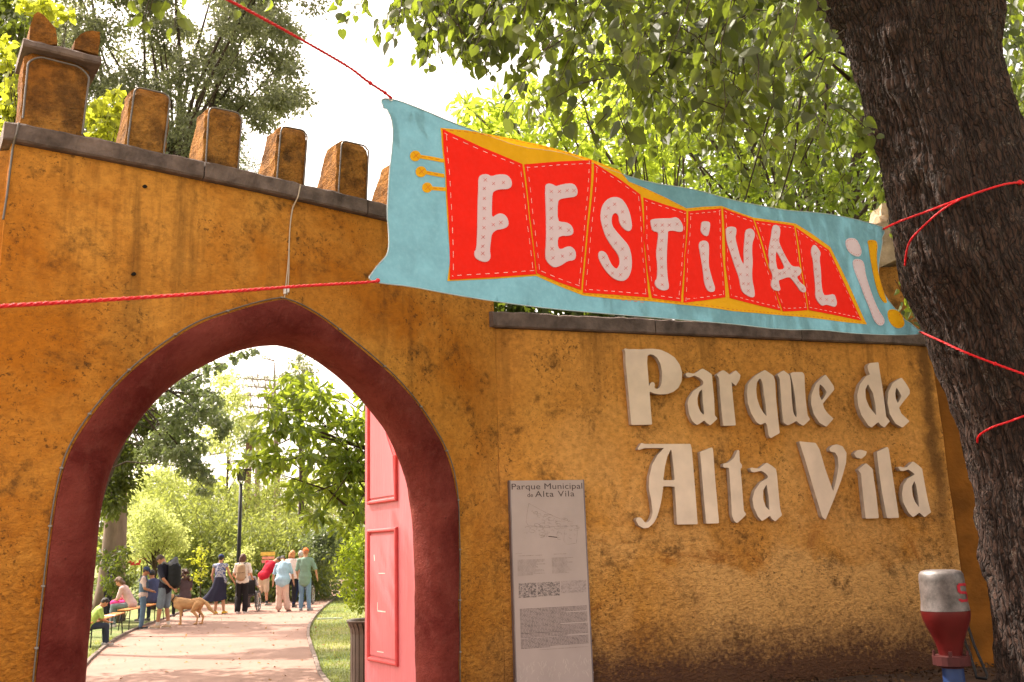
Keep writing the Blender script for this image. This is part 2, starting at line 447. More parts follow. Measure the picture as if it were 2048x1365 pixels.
# unseen pale forecourt, added to bounce light onto the wall
bm = bmesh.new()
nx = 60; F0 = [bm.verts.new((-9+18*i/nx, -14, .002)) for i in range(nx+1)]; F1 = [bm.verts.new((-9+18*i/nx, Wy(max(-4.2, -9+18*i/nx))+.3, .002)) for i in range(nx+1)]
for i in range(nx): bm.faces.new((F0[i], F0[i+1], F1[i+1], F1[i]))
obj('bounce_forecourt', bm, M('bounce_forecourt_gravel', (.34, .26, .19), .95, .2, 3, .6, 90), kind='structure')
m_kerb = M('grey_kerb_stone', (0.17, 0.13, 0.11), .95, .3, 9, .5, 40)
def kerb(line, w=.06):
    root = bpy.data.objects.new('path_kerb', None); C.objects.link(root); root['kind'] = 'structure'
    pts = resample(line, .9, False)
    me = None
    for i in range(len(pts)-1):
        a = V((*pts[i], 0)); b = V((*pts[i+1], 0)); L = (b-a).length
        if L < .2: continue
        if me is None:
            bb = bmesh.new(); box(bb, (-.5, -w/2, -.05), (.5, w/2, .05), bev=.008); me = to_mesh(bb, 'kerb_stone', m_kerb)
        o = obj('kerb_stone', me, parent=root); o.location = (a+b)/2+V((0, 0, random.uniform(-.006, .006)))
        o.scale = (L-.015, 1, 1); o.rotation_euler = (0, random.uniform(-.01, .01), math.atan2(b.y-a.y, b.x-a.x)+random.uniform(-.015, .015))
random.seed(3)
kerb(edgeL[4:]); kerb(edgeR[:-4])

# ============================================================ gate wall
def ln(fn, pts): return [fn(*p) for p in pts]
outer_px = [(72, 1350), (86, 1220), (100, 1090), (112, 1000), (128, 930), (150, 880), (202, 806), (265, 740), (330, 690), (395, 648), (455, 628), (510, 611), (545, 603), (566, 600),
            (600, 613), (645, 640), (690, 675), (740, 715), (785, 755), (825, 800), (858, 848), (885, 895), (902, 940), (911, 990), (914, 1080), (914, 1200), (914, 1350)]
inner_px = [(172, 1350), (184, 1220), (194, 1090), (203, 1010), (218, 950), (245, 892), (285, 832), (330, 783), (372, 752), (415, 728), (460, 708), (500, 696), (530, 692), (556, 692),
            (582, 697), (615, 710), (650, 732), (690, 765), (722, 797), (755, 835), (782, 875), (805, 930), (820, 980), (829, 1040), (832, 1120), (834, 1220), (835, 1350)]
D_IN = .30
out_x = [hit(*p, 0) for p in outer_px]; DL_ = [float(np.interp(i, [0, 6, 13, 20, 26], [.20, .20, .24, .22, .22])) for i in range(27)]
in_x = [hit(*p, dd) for p, dd in zip(inner_px, DL_)]
def par_curve(P, n=60, apex=None):
    apex = AP_
    def half(Q, k):
        d = [0]
        for i in range(1, len(Q)): d.append(d[-1]+math.hypot(Q[i][0]-Q[i-1][0], Q[i][1]-Q[i-1][1]))
        return [(float(np.interp(s, d, [q[0] for q in Q])), float(np.interp(s, d, [q[1] for q in Q]))) for s in np.linspace(0, d[-1], k)]
    a = half(P[:apex+1], n); b = half(P[apex:], n)
    return a+b[1:]
def down(P):
    return [(P[0][0], -.02)] + P + [(P[-1][0], -.02)]
def soft(P): return smooth(P[:14], 2, False)[:-1]+[P[13]]+smooth(P[13:], 2, False)[1:]
AP_ = len(smooth(list(range(0)) or out_x[:14], 2, False))-1
out_x = soft(out_x); in_x = soft(in_x)
out_c = [(out_x[0][0], -.02)]+par_curve(out_x)+[(out_x[-1][0], -.02)]
in_c = [(in_x[0][0], -.02)]+par_curve(in_x)+[(in_x[-1][0], -.02)]
# straighten the jambs
XL = hit(6, 470)[0]; TOPZ = 4.27; COPE = .125
CB = TOPZ-COPE
wallt = thing('gate_wall', 'ochre rendered gate wall with pointed red archway and stone topped battlements', 'wall')
outline = [(XL, -.05), (XL, CB), (XJ, CB), (XJ, -.05)]
body_loop = [(XL, -.05)]+[(XL, CB), (XJ, CB), (XJ, -.05)]
# even-odd outline that walks round the arch opening
lp = [(XL, -.05), (XL, CB), (XJ, CB), (XJ, -.05)] + [(p[0], max(p[1], -.05)) for p in reversed([(out_c[0][0], -.05)]+out_c[1:-1]+[(out_c[-1][0], -.05)])]
def rough(fn, amp=.008, sc_=2.5):
    def g(a, b, d):
        p = fn(a, b, d); n = noise.fractal(V((a*sc_, b*sc_, 3)), 1.0, 2.0, 4)
        return p + Wn(a)*n*amp*(1 if d < .1 else 0)
    return g
TH = .50
bm = slab([lp], .11, rough(wp, .012, 1.6), 0, TH, back=True)
obj('wall_body', bm, m_wall, wallt, shade=False)
# red surround: thin raised band then a rounded reveal
prof = [(-.004, 0), (-.020, .004), (-.024, .03), (-.022, .28), (-.012, .55), (.02, .76), (.08, .90), (.15, .965), (.20, .995), (.25, .99), (.30, .80), (.31, -.1)]
bm = bmesh.new(); rings = []
for d, t in prof:
    ring = []
    for k in range(len(out_c)):
        a = out_c[k]; b = in_c[k]
        x = a[0]+(b[0]-a[0])*t; z = a[1]+(b[1]-a[1])*t
        p = wp(x, z, d); n = noise.fractal(V((x*3.2, z*3.2, d*4)), 1.0, 2.0, 5)*.016
        ring.append(bm.verts.new(p+Wn(x)*n))
    rings.append(ring)
for i in range(len(rings)-1):
    for k in range(len(out_c)-1): bm.faces.new((rings[i][k], rings[i][k+1], rings[i+1][k+1], rings[i+1][k]))
bmesh.ops.recalc_face_normals(bm, faces=bm.faces)
obj('arch_surround', bm, m_red, wallt, shade=True)
# arch back soffit thickness piece from reveal to wall back is included in profile (0.62 deep)
# coping of the gate wall: separate lengths of stone
def cope_run(x0, x1, z0, z1, parent, proud=.055, depth=.58, seg=1.15, tilt=0.0):
    n = max(1, round((x1-x0)/seg))
    for i in range(n):
        a = x0+(x1-x0)*i/n+(.004 if i else 0); b = x0+(x1-x0)*(i+1)/n-(.004 if i < n-1 else 0)
        bm = bmesh.new(); K = 40
        dz = random.uniform(-.004, .004)
        sec = [(-proud+.012, z0), (-proud, z0+.012), (-proud, z1-.014), (-proud+.014, z1), (depth-.02, z1+.01), (depth, z1), (depth, z0), (-proud+.012, z0)]
        R = []
        for k in range(K+1):
            x = a+(b-a)*k/K; r = []
            for d, z in sec[:-1]:
                q = noise.fractal(V((x*8, z*11, d*5)), 1, 2, 5)*.012
                r.append(bm.verts.new(wp(x, z+dz, d)+Wn(x)*q+V((0, 0, (q*.7 if z > z0+.03 else 0)+tilt*(x-(x0+x1)/2)))))
            R.append(r)
        for k in range(K):
            for j in range(7): bm.faces.new((R[k][j], R[k][(j+1) % 7], R[k+1][(j+1) % 7], R[k+1][j]))
        bm.faces.new(R[0]); bm.faces.new(R[-1][::-1]); bmesh.ops.recalc_face_normals(bm, faces=bm.faces)
        obj('coping_stone', bm, m_cope, parent)
random.seed(5)
cope_run(XL-.04, XJ+.02, CB+.002, TOPZ, wallt)
# merlons
def merlon(x0, x1, xt0, xt1, z0, zl, zr, parent, db=.40, dt=.20, rt=.03, front=0.0, name='merlon', mat=None, seed=0, amp=.008):
    bm = bmesh.new(); NZ, NX = 14, 8
    grid = {}
    for side in (0, 1):
        for j in range(NZ+1):
            t = j/NZ
            for i in range(NX+1):
                s = i/NX
                x = (x0+(x1-x0)*s)*(1-t)+(xt0+(xt1-xt0)*s)*t
                ztop = zl+(zr-zl)*s - .03*(abs(s-.5)*2)**8
                z = z0+(ztop-z0)*t
                d = front if side == 0 else db+(dt-db)*t
                if side == 0: d += rt*max(0, t-.86)/.14*.9
                n = noise.fractal(V((x*9+seed, z*9, side*5)), 1, 2, 4)*amp
                e = rt*.5*((abs(s-.5)*2)**8)
                p = wp(x, z, d+(e if side == 0 else -e))+Wn(x)*n
                grid[side, i, j] = bm.verts.new(p)
    f = bm.faces.new; g = grid
    for j in range(NZ):
        for i in range(NX):
            f((g[0, i, j], g[0, i+1, j], g[0, i+1, j+1], g[0, i, j+1])); f((g[1, i+1, j], g[1, i, j], g[1, i, j+1], g[1, i+1, j+1]))
        f((g[1, 0, j], g[0, 0, j], g[0, 0, j+1], g[1, 0, j+1])); f((g[0, NX, j], g[1, NX, j], g[1, NX, j+1], g[0, NX, j+1]))
    for i in range(NX): f((g[0, i, NZ], g[0, i+1, NZ], g[1, i+1, NZ], g[1, i, NZ]))
    # subdivide for rough sides
    bmesh.ops.subdivide_edges(bm, edges=[e for e in bm.edges if e.calc_length() > .09], cuts=2, use_grid_fill=True)
    for v in bm.verts:
        q = v.co; k = noise.fractal(q*16, .9, 2, 3)*.009
        v.co += V((k, noise.noise(q*17+V((9, 0, 0)))*.007, noise.noise(q*15)*.004))
    bmesh.ops.recalc_face_normals(bm, faces=bm.faces)
    return obj(name, bm, mat or m_mer, parent, shade=False)
mer = []
def px_merlon(bl, tl, tr, br, seed):
    a = hit(*bl); b = hit(*br); c = hit(*tl); d = hit(*tr)
    merlon(a[0], b[0], c[0], d[0], TOPZ+.001, c[1], d[1], wallt, seed=seed)
    mer.append((a, c, d, b))
px_merlon((250, 293), (264, 169), (344, 188), (331, 314), 1)
px_merlon((406, 332), (413, 209), (487, 226), (479, 348), 2)
px_merlon((549, 361), (557, 248), (617, 261), (610, 379), 3)
px_merlon((672, 393), (678, 277), (739, 292), (735, 408), 4)
px_merlon((784, 422), (789, 318), (842, 333), (838, 436), 5)
px_merlon((884, 450), (888, 358), (935, 372), (931, 464), 6)
# stepped block at the left end with its own coping and two small horns
a = hit(41, 243); b = hit(166, 273); c = hit(50, 96); d = hit(181, 134)
zc = (c[1]+d[1])/2; c0_ = (hit(46, 75, -.05), hit(203, 117, -.05))
merlon(a[0], b[0], c[0], d[0], TOPZ+.001, zc, zc, wallt, db=.30, dt=.30, seed=7); print('tower', a, b, c, d, c0_)
c0 = hit(46, 88, -.05); c1 = hit(203, 126, -.05); zt = zc+.060
random.seed(8)
bmc = bmesh.new()
for k in range(2): pass
bmc.free()
cope_run(c0[0], c1[0], zc+.002, zt, wallt, depth=.36, seg=2)
def horn(pts, d0, d1, seed):
    L = [hit(*p) for p in pts]
    dz = zt+.01-min(p[1] for p in L)
    L = [(p[0], max(p[1], zt)) for p in L]
    bm = slab([L], .05, rough(lambda a, b, d: wp(a, b, d), .02, 9), d0, d1, back=True)
    for v in bm.verts: v.co += V((noise.noise(v.co*14+V((seed, 0, 0)))*.012, 0, noise.noise(v.co*13)*.008))
    obj('merlon', bm, m_mer, wallt)
horn([(59, 84), (60, 50), (66, 30), (74, 23), (86, 30), (101, 47), (112, 57), (114, 75), (117, 90)], .0, .35, 3)
horn([(147, 97), (149, 78), (160, 68), (185, 61), (199, 66), (201, 84), (198, 108)], .0, .35, 9)
# short return at the far left of the gate wall
bm = bmesh.new()
n = Wn(XL); p0 = wp(XL, 0, .06)
side = V((-.995, .10, 0))
Q = []
for i in range(13):
    for j in range(34):
        pt = p0+side*(i*.12); Q.append(bm.verts.new((pt.x, pt.y+noise.noise(V((i*.3, j*.3, 1)))*.01, (CB-.02)*j/33)))
for i in range(12):
    for j in range(33):
        bm.faces.new((Q[i*34+j], Q[(i+1)*34+j], Q[(i+1)*34+j+1], Q[i*34+j+1]))
obj('return_wall', bm, m_wall, wallt)
# small dark drain holes
for (u, v) in ((290, 373), (268, 548)):
    x, z = hit(u, v, -.012); bm = bmesh.new()
    L = [(x+.011*math.cos(k*math.pi/6)*random.uniform(.8, 1.2), z+.011*math.sin(k*math.pi/6)*random.uniform(.8, 1.2)) for k in range(12)]
    obj('weep_hole', slab([L], None, wp, -.013, .02), M('hole_black', (.01, .008, .006), 1), wallt)

# ============================================================ right hand wall
XR = hit(1866, 720)[0]
rw = thing('lettered_wall', 'lower ochre rendered wall under a grey coping carrying cream gothic letters', 'wall')
zcb = hit(1200, 669, -.05)[1]; zct = hit(1200, 642, -.05)[1]
zcb = 3.42; 
def fit_z(pts, d): return sum(hit(*p, d)[1] for p in pts)/len(pts)
ZB = fit_z([(1000, 656), (1300, 668), (1500, 676), (1840, 688)], -.05); ZT = ZB+.135
bm = slab([[(XJ+.002, -.05), (XJ+.002, ZB-.001), (XR, ZB-.001), (XR, -.05)]], .12, rough(wp, .012, 1.8), 0, .4, back=True)
obj('wall_body', bm, m_wall, rw)
random.seed(6)
cope_run(hit(987, 640, -.05)[0], XR, ZB, ZT, rw, proud=.05, depth=.46, seg=1.4)
# rising end of the gate wall above the low coping (mostly behind the banner)
# turned wing beyond the corner and stone topped pier behind the tree
wing = thing('wing_wall', 'darker ochre wing wall turning toward the big tree beside the letters', 'wall')
pc = wp(XR, 0, .02); dirw = V((.97, -.245, 0)).normalized()
bm = bmesh.new(); Q = []
NXw, NZw = 20, 40
for side_ in (0, 1):
    for i in range(NXw+1):
        for j in range(NZw+1):
            p = pc+dirw*(2.4*i/NXw)+V((.245, .97, 0))*(.4*side_)
            Q.append(bm.verts.new((p.x, p.y+noise.noise(V((i*.35, j*.35, side_)))*.014, -.05+(ZB+.05)*j/NZw)))
S = (NXw+1)*(NZw+1)
for s in (0, 1):
    for i in range(NXw):
        for j in range(NZw):
            k = s*S+i*(NZw+1)+j; bm.faces.new((Q[k], Q[k+NZw+1], Q[k+NZw+2], Q[k+1]))
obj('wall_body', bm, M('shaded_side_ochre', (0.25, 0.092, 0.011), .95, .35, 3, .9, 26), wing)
bm = bmesh.new()
box(bm, (0, -.05, 0), (2.5, .46, .13), bev=.012)
o = obj('coping_stone', bm, m_cope, wing); o.location = pc+V((0, 0, ZB+.002)); o.rotation_euler = (0, 0, math.atan2(dirw.y, dirw.x))
pier = thing('stone_topped_pier', 'ochre pier crowned with rough pale stones glimpsed between banner and tree', 'pier')
bm = bmesh.new()
c = at_y(1800, 600, 10.2); 
def pier_box(u0, u1, v0, v1, Y, dep, jit=.0, name='pier_body', mat=None, sl=0, cuts=5):
    a = at_y(u0, v1, Y); b = at_y(u1, v0, Y)
    bm = bmesh.new(); box(bm, (a.x, Y, a.z), (b.x, Y+dep, b.z+sl))
    bmesh.ops.subdivide_edges(bm, edges=bm.edges, cuts=cuts, use_grid_fill=True)
    for v in bm.verts:
        v.co += V([noise.fractal(v.co*4+V((k*9, 0, 0)), 1, 2, 4)*jit for k in range(3)])
        if sl: v.co.z += (v.co.x-a.x)*sl
    obj(name, bm, mat or m_mer, pier, shade=False)
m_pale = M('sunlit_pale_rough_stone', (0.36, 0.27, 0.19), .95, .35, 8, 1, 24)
pier_box(1740, 1905, 530, 700, 10.1, .7, .02)
pier_box(1735, 1870, 500, 538, 9.98, .9, .035, 'cap_stone', m_pale, .28)
pier_box(1762, 1812, 450, 510, 10.25, .45, .07, 'merlon', m_pale, .1)
pier_box(1765, 1792, 425, 445, 10.8, .4, .05, 'merlon', m_pale, .1)

# ============================================================ rope lights
def clip(parent, p, n, s=.014):
    bm = bmesh.new(); box(bm, (-s, -.006, -s*.6), (s, .018, s*.6), bev=.003); o = obj('clip', bm, M('pale_plastic_clip', (.26, .22, .19), .5), parent)
    o.location = p; o.rotation_euler = (0, 0, math.atan2(n.x, -n.y)); return o
rl = thing('arch_rope_light', 'clear rope light clipped round the outside of the red pointed arch', 'rope light')
pts = [wp(x+(-.012 if i < len(out_c)/2 else .012), z+(.012 if z > 2.2 else 0), -.016) for i, (x, z) in enumerate(out_c)]
obj('light_tube', tube(bmesh.new(), pts, .0048, 6), m_tubec, rl, shade=True)
for k in range(4, len(pts)-3, 7): clip(rl, pts[k], Wn(pts[k].x), .010)
# merlon rope light
rl2 = thing('battlement_rope_light', 'clear rope light outlining each battlement along the wall top', 'rope light')
for (a, c, d, b) in mer[:5]:
    e = .012
    P = [(a[0]+e, a[1]), (a[0]+e, a[1]+.05), (c[0]+e, c[1]-.05), (c[0]+.03, c[1]-.012), (d[0]-.03, d[1]-.012), (d[0]-e, d[1]-.05), (b[0]-e, b[1]+.05), (b[0]-e, b[1])]
    P = smooth(resample(P, .05, False), 2, False)
    obj('light_tube', tube(bmesh.new(), [wp(x, z, -.012 - (.0 if z < c[1]-.03 else -.01)) for x, z in P], .0062, 6), m_tubec, rl2, shade=True)
a = hit(45, 240); b = hit(163, 272); c = hit(57, 112); d = hit(178, 142)
P = [a, (a[0], a[1]+.06), (c[0], c[1]-.05), (c[0]+.05, c[1]), (d[0]-.05, d[1]), (d[0], d[1]-.05), b]
P = smooth(resample(P, .05, False), 2, False)
obj('light_tube', tube(bmesh.new(), [wp(x, z, -.022) for x, z in P], .0065, 6), m_tubec, rl2, shade=True)
P = [hit(38, 246, -.07), hit(27, 290, -.04), hit(14, 390, -.01), hit(6, 440, -.01)]
P = smooth(resample(P, .05, False), 2, False)
obj('light_tube', tube(bmesh.new(), [wp(x, z, -.07+(.055*min(1, max(0, (TOPZ-.1-z)/.06)))) for x, z in P], .0065, 6), m_tubec, rl2, shade=True)
cab = thing('feed_cable', 'thin pale cable pair dropping from the coping to the arch point', 'cable')
for off, pl in ((0, [(595, 374), (591, 392), (585, 415), (581, 440), (579, 470), (577, 520), (573, 560), (569, 596)]), (4, [(593, 374), (588, 400), (580, 440), (577, 480), (577, 520), (576, 560), (573, 590)])):
    P = [hit(u+off*.3, v, -.012) for u, v in pl]; P = smooth(P, 2, False)
    obj('cable', tube(bmesh.new(), [wp(x, z, -.064 if z > CB-.005 else -.012-.052*max(0, 1-(CB-z)/.05)) for x, z in P], .0042, 6), M('pale_grey_cable', (.5, .4, .3), .5), cab)
for u, v in ((569, 583), (575, 580)):
    x, z = hit(u, v, -.012); bm = bmesh.new(); box(bm, (-.007, -.01, -.022), (.007, .012, .022), bev=.003)
    o = obj('connector', bm, M('white_plastic', (.75, .7, .66), .4), cab); o.location = wp(x, z, -.018); o.rotation_euler = (0, 0, math.atan2(Wn(x).x, -Wn(x).y))

# ============================================================ gothic letters
G_ = {
'P': [[(140,112),(150,109),(165,114),(200,113),(240,115),(265,112),(310,111),(355,117),(400,137),(438,163),(466,203),(481,250),(478,300),(460,338),(430,363),(395,376),(350,378),(312,372),(290,360),(296,450),(305,555),(183,557),(172,430),(160,300),(150,200),(148,128)],
      [(278,152),(290,143),(312,146),(335,165),(354,200),(363,250),(362,300),(355,330),(342,345),(324,345),(318,336),(322,322),(317,309),(304,305),(292,316),(287,332),(283,280),(276,190)]],
'a': [[(500,262),(508,250),(525,252),(545,258),(565,250),(584,236),(600,226),(630,243),(655,262),(658,300),(668,400),(672,500),(688,520),(645,560),(622,543),(610,530),(590,545),(568,558),(540,535),(520,490),(512,430),(520,400),(545,360),(575,338),(597,326),(606,314),(600,296),(580,280),(555,268),(540,272),(525,279),(510,277)],
      [(598,348),(580,365),(570,400),(572,440),(585,475),(605,498),(610,492),(602,420)]],
'r': [[(683,262),(702,247),(720,235),(740,247),(758,262),(765,260),(795,237),(823,265),(818,290),(795,328),(776,312),(770,304),(778,400),(795,560),(722,562),(712,480),(705,400),(697,285)]],
'q': [[(866,320),(880,298),(915,265),(965,235),(1015,268),(1025,300),(1030,400),(1040,500),(1052,605),(998,635),(987,620),(978,560),(970,543),(940,556),(915,540),(885,490),(865,430),(860,370)],
      [(935,282),(918,310),(914,350),(919,400),(935,450),(958,488),(975,506),(970,440),(960,380),(953,320),(945,295)]],
'u': [[(1038,262),(1056,249),(1075,238),(1110,265),(1116,300),(1122,400),(1128,470),(1138,500),(1150,514),(1151,490),(1142,400),(1132,330),(1114,255),(1130,248),(1185,248),(1196,262),(1203,400),(1215,500),(1230,525),(1190,562),(1165,548),(1150,533),(1125,548),(1100,560),(1075,545),(1068,500),(1060,400),(1052,288)]],
'e': [[(1320,262),(1345,295),(1368,330),(1372,350),(1340,388),(1304,432),(1312,460),(1335,492),(1367,520),(1325,568),(1285,545),(1252,495),(1235,435),(1238,380),(1262,318),(1290,288)],
      [(1287,318),(1282,345),(1284,385),(1298,413),(1312,395),(1327,365),(1310,338)]],
'd': [[(1565,212),(1578,195),(1630,190),(1635,230),(1650,320),(1665,430),(1675,510),(1697,535),(1665,573),(1645,560),(1628,540),(1590,573),(1570,560),(1530,500),(1510,440),(1505,380),(1520,320),(1557,272),(1580,262),(1570,240)],
      [(1568,318),(1553,350),(1555,400),(1575,450),(1617,502),(1612,440),(1597,370)]],
'e ': [[(1765,280),(1790,313),(1812,350),(1813,375),(1780,415),(1750,455),(1765,492),(1812,535),(1770,573),(1730,550),(1697,495),(1683,430),(1688,365),(1712,312),(1740,294)],
      [(1735,338),(1728,370),(1731,402),(1743,430),(1765,390),(1752,362)]],
'A': [[(220,695),(232,678),(242,660),(258,668),(380,668),(530,668),(537,700),(550,850),(572,1138),(450,1140),(443,1000),(437,918),(370,915),(365,960),(357,1010),(345,1060),(332,1100),(315,1130),(285,1158),(255,1162),(225,1145),(210,1115),(215,1100),(235,1097),(250,1110),(262,1128),(282,1126),(298,1104),(308,1070),(300,1000),(286,930),(288,860),(305,790),(335,735),(375,692),(260,692),(240,700),(225,704)],
      [(415,700),(395,740),(380,800),(370,880),(437,880),(430,800),(420,712)]],
'l': [[(585,715),(655,688),(662,700),(672,850),(697,1132),(622,1135),(605,950),(590,760)]],
't': [[(720,785),(755,775),(785,748),(805,703),(815,705),(818,775),(832,790),(830,810),(822,812),(830,900),(842,1060),(857,1080),(830,1108),(802,1132),(785,1120),(772,1085),(765,950),(755,808),(722,806)]],
'a ': [[(878,812),(888,806),(905,810),(930,812),(952,796),(975,777),(1005,795),(1030,815),(1036,850),(1045,950),(1055,1050),(1066,1085),(1025,1122),(1005,1105),(995,1088),(972,1105),(948,1120),(925,1095),(900,1040),(892,990),(905,940),(940,892),(975,872),(985,860),(972,843),(945,825),(920,830),(900,835),(885,830)],
      [(975,905),(955,940),(955,990),(970,1035),(992,1057),(987,980)]],
'V': [[(1165,652),(1185,655),(1262,662),(1285,700),(1320,820),(1365,945),(1382,885),(1396,800),(1392,745),(1376,718),(1360,716),(1346,711),(1342,695),(1358,678),(1385,670),(1420,682),(1443,720),(1440,780),(1412,880),(1370,990),(1320,1112),(1300,1095),(1250,930),(1200,760)]],
'i dot': [[(1487,725),(1505,705),(1530,702),(1545,708),(1562,712),(1555,735),(1530,755),(1500,748)]],
'i': [[(1510,820),(1532,800),(1557,780),(1597,815),(1600,850),(1615,950),(1632,1103),(1555,1105),(1540,980),(1527,842)]],
'l ': [[(1620,715),(1683,685),(1690,700),(1705,800),(1750,1100),(1680,1103),(1650,950),(1632,820)]],
'a  ': [[(1743,805),(1755,800),(1775,806),(1795,805),(1813,787),(1832,770),(1860,790),(1885,812),(1893,860),(1915,980),(1930,1045),(1938,1068),(1900,1097),(1880,1080),(1868,1070),(1850,1085),(1832,1097),(1805,1070),(1775,1010),(1767,960),(1775,910),(1800,870),(1835,852),(1842,846),(1830,835),(1805,818),(1780,825),(1760,827)],
      [(1840,885),(1825,920),(1830,970),(1845,1010),(1868,1040),(1862,980),(1850,910)]],
}
sign = thing('wall_lettering', 'large raised cream gothic letters reading Parque de Alta Vila on the ochre wall', 'sign')
for ch, Ls in G_.items():
    LL = []
    for L in Ls:
        q = [hit(1200+x/2.926, 660+y/2.926, -.062) for x, y in L]
        q = smooth(resample(q, .025), 1)
        LL.append(q)
    bm = slab(LL, None, wp, -.062, -.012, back=True)
    me = to_mesh(bm, 'letter', m_letter); me.materials.append(M('grey_letter_side', (0.42, 0.33, 0.27), .8, .25, 12))
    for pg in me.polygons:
        if abs(pg.normal.dot(Wn(2.0))) < .6: pg.material_index = 1  # side faces darker grey than the cream fronts
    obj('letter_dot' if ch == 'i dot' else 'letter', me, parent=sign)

# ============================================================ information board
bx0 = hit(1023, 960, -.06); 
def bd(u, v): return hit(u, v, -.055)
tl = bd(1023, 959); tr_ = bd(1167, 963)
bl = bd(1031, 1365); br_ = bd(1184, 1365)
x0b = (tl[0]+bl[0])/2; x1b = (tr_[0]+br_[0])/2; ztb = (tl[1]+tr_[1])/2

board = thing('information_board', 'tall grey park information panel with a faded map, fixed left of the cream letters', 'sign')
m_pan = M('faded_grey_lilac_panel', (0.43, 0.335, 0.31), .35, .07, 3, 0, spec=.4)
m_ink = M('faded_dark_print', (0.075, 0.045, 0.045), .5); m_ink2 = M('pale_grey_print', (0.33, 0.255, 0.235), .5, .3, 30)
m_ink3 = M('mid_grey_print', (0.19, 0.14, 0.135), .5, .5, 30)
obj('panel', slab([[(x0b, .25), (x0b, ztb), (x1b, ztb), (x1b, .25)]], None, wp, -.055, -.008, back=True), m_pan, board)
for xs in (x0b-.0085, x1b+.0005):
    obj('edge_trim', slab([[(xs, .25), (xs, ztb+.003), (xs+.008, ztb+.003), (xs+.008, .25)]], None, wp, -.058, -.006), M('grey_metal_trim', (.2, .16, .17), .4, metal=.3), board)
def bpt_(s, t): return x0b+(x1b-x0b)*s, t
def text_on(body, size, s, z, mat, parent, name, fn, d, align='CENTER', sp=1.0, bold=0, xs=1.0):
    cu_ = bpy.data.curves.new('t', 'FONT'); cu_.body = body; cu_.size = size; cu_.align_x = align; cu_.space_character = sp; cu_.offset = bold; cu_.resolution_u = 3
    o = bpy.data.objects.new('t', cu_); C.objects.link(o); dg = bpy.context.evaluated_depsgraph_get()
    me = bpy.data.meshes.new_from_object(o.evaluated_get(dg)); bpy.data.objects.remove(o)
    for v in me.vertices: v.co = fn(s+v.co.x*xs, z+v.co.y, d)
    me.materials.clear(); me.materials.append(mat); me.name = name
    return obj(name, me, parent=parent)
wb = x1b-x0b; xm = (x0b+x1b)/2
bs_ = wb/465.0   # metres per crop pixel across
def zb_(yc): return ztb-(yc-60)/3.214*( (ztb-bl[1]) / (1365-961.0) )
text_on('Parque Municipal', .068, xm, zb_(120), m_ink, board, 'title', wp, -.0562, sp=1.02, xs=1.24)
text_on('de', .050, x0b+wb*.26, zb_(172), m_ink, board, 'title', wp, -.0562)
text_on('Alta Vila', .068, x0b+wb*.60, zb_(172), m_ink, board, 'title', wp, -.0562, sp=1.12, xs=1.24)
def lines(rows, mat, name, h=.0035):
    bm = bmesh.new(); fs = []
    for s0, s1, yc in rows:
        z = zb_(yc); s = s0
        while s < s1:
            l = random.uniform(.02, .05); e = min(s+l, s1)
            f = [bm.verts.new(wp(x0b+wb*p, q, -.0563)) for p, q in ((s, z-h), (e, z-h), (e, z+h), (s, z+h))]; bm.faces.new(f); s = e+.006
    o = obj(name, bm, mat, board); o['kind'] = 'stuff'; return o
random.seed(11)
rows = []
for y0, n, last in ((905, 5, .68), (945, 9, .6), (1018, 6, .7), (1060, 4, .7), (1095, 8, .45)):
    for k in range(n): rows.append((.07, .97 if k < n-1 else last, y0+k*8.2))
lines(rows, m_ink3, 'small_print', .0026)
rows = [(.04, .12, 545), (.07, .40, 560), (.55, .72, 557)]
for k in range(14): rows += [(.06, .06+random.uniform(.2, .38), 588+k*7.5), (.52, .52+random.uniform(.15, .3), 583+k*7.5)]
rows.append((.30, .96, 1168))
lines(rows, m_ink2, 'list_print', .0022)
# map: scribbled pale contour lines
def strokes(loops, mat, name, w_=.0022, d=-.0564):
    bm = bmesh.new()
    for L in loops:
        for i in range(len(L)-1):
            a = V(L[i]); b = V(L[i+1]); t = (b-a)
            if t.length < 1e-5: continue
            q = V((-t.y, t.x)).normalized()*w_
            bm.faces.new([bm.verts.new(wp(p.x, p.y, d)) for p in (a-q, b-q, b+q, a+q)])
    return obj(name, bm, mat, board, kind='stuff')
def bp(xc, yc): return (x0b+(xc-75-(yc-60)*.028)/465*wb, zb_(yc))
Ls = [[bp(*p) for p in [(190, 215), (180, 270), (172, 340), (185, 360), (230, 370), (290, 380), (350, 372), (420, 375), (495, 370), (497, 420), (490, 490), (430, 495), (410, 470), (415, 400)]],
      [bp(*p) for p in [(190, 215), (240, 245), (300, 280), (370, 315), (430, 335), (480, 350)]]]
for k in range(60):
    cx, cy = random.choice([(280, 310), (350, 330), (250, 380), (420, 350), (450, 430), (430, 400), (300, 430)]); cx += random.gauss(0, 35); cy += random.gauss(0, 28)
    r = random.uniform(5, 22); a0 = random.uniform(0, 6)
    Ls.append([bp(cx+r*math.cos(a0+t*.6)*random.uniform(.8, 1.3), cy+r*.6*math.sin(a0+t*.6)) for t in range(random.randint(4, 10))])
strokes(Ls, m_ink2, 'map_drawing', .0013)
strokes([[bp(312, 438), bp(340, 442), bp(368, 446)]], m_ink, 'map_mark', .003)
m_photo = None
def print_mat(name, lo, hi, a, b):
    m, nt, bs, out = base_mat(name); P = coords(nt, (1, 1, 1.4)); f = noise_n(nt, P, 55, 6, .75, .8)
    nt.links.new(mixc(nt, ramp(nt, f, lo, hi), a, b), bs.inputs['Base Color']); bs.inputs['Roughness'].default_value = .4; return m
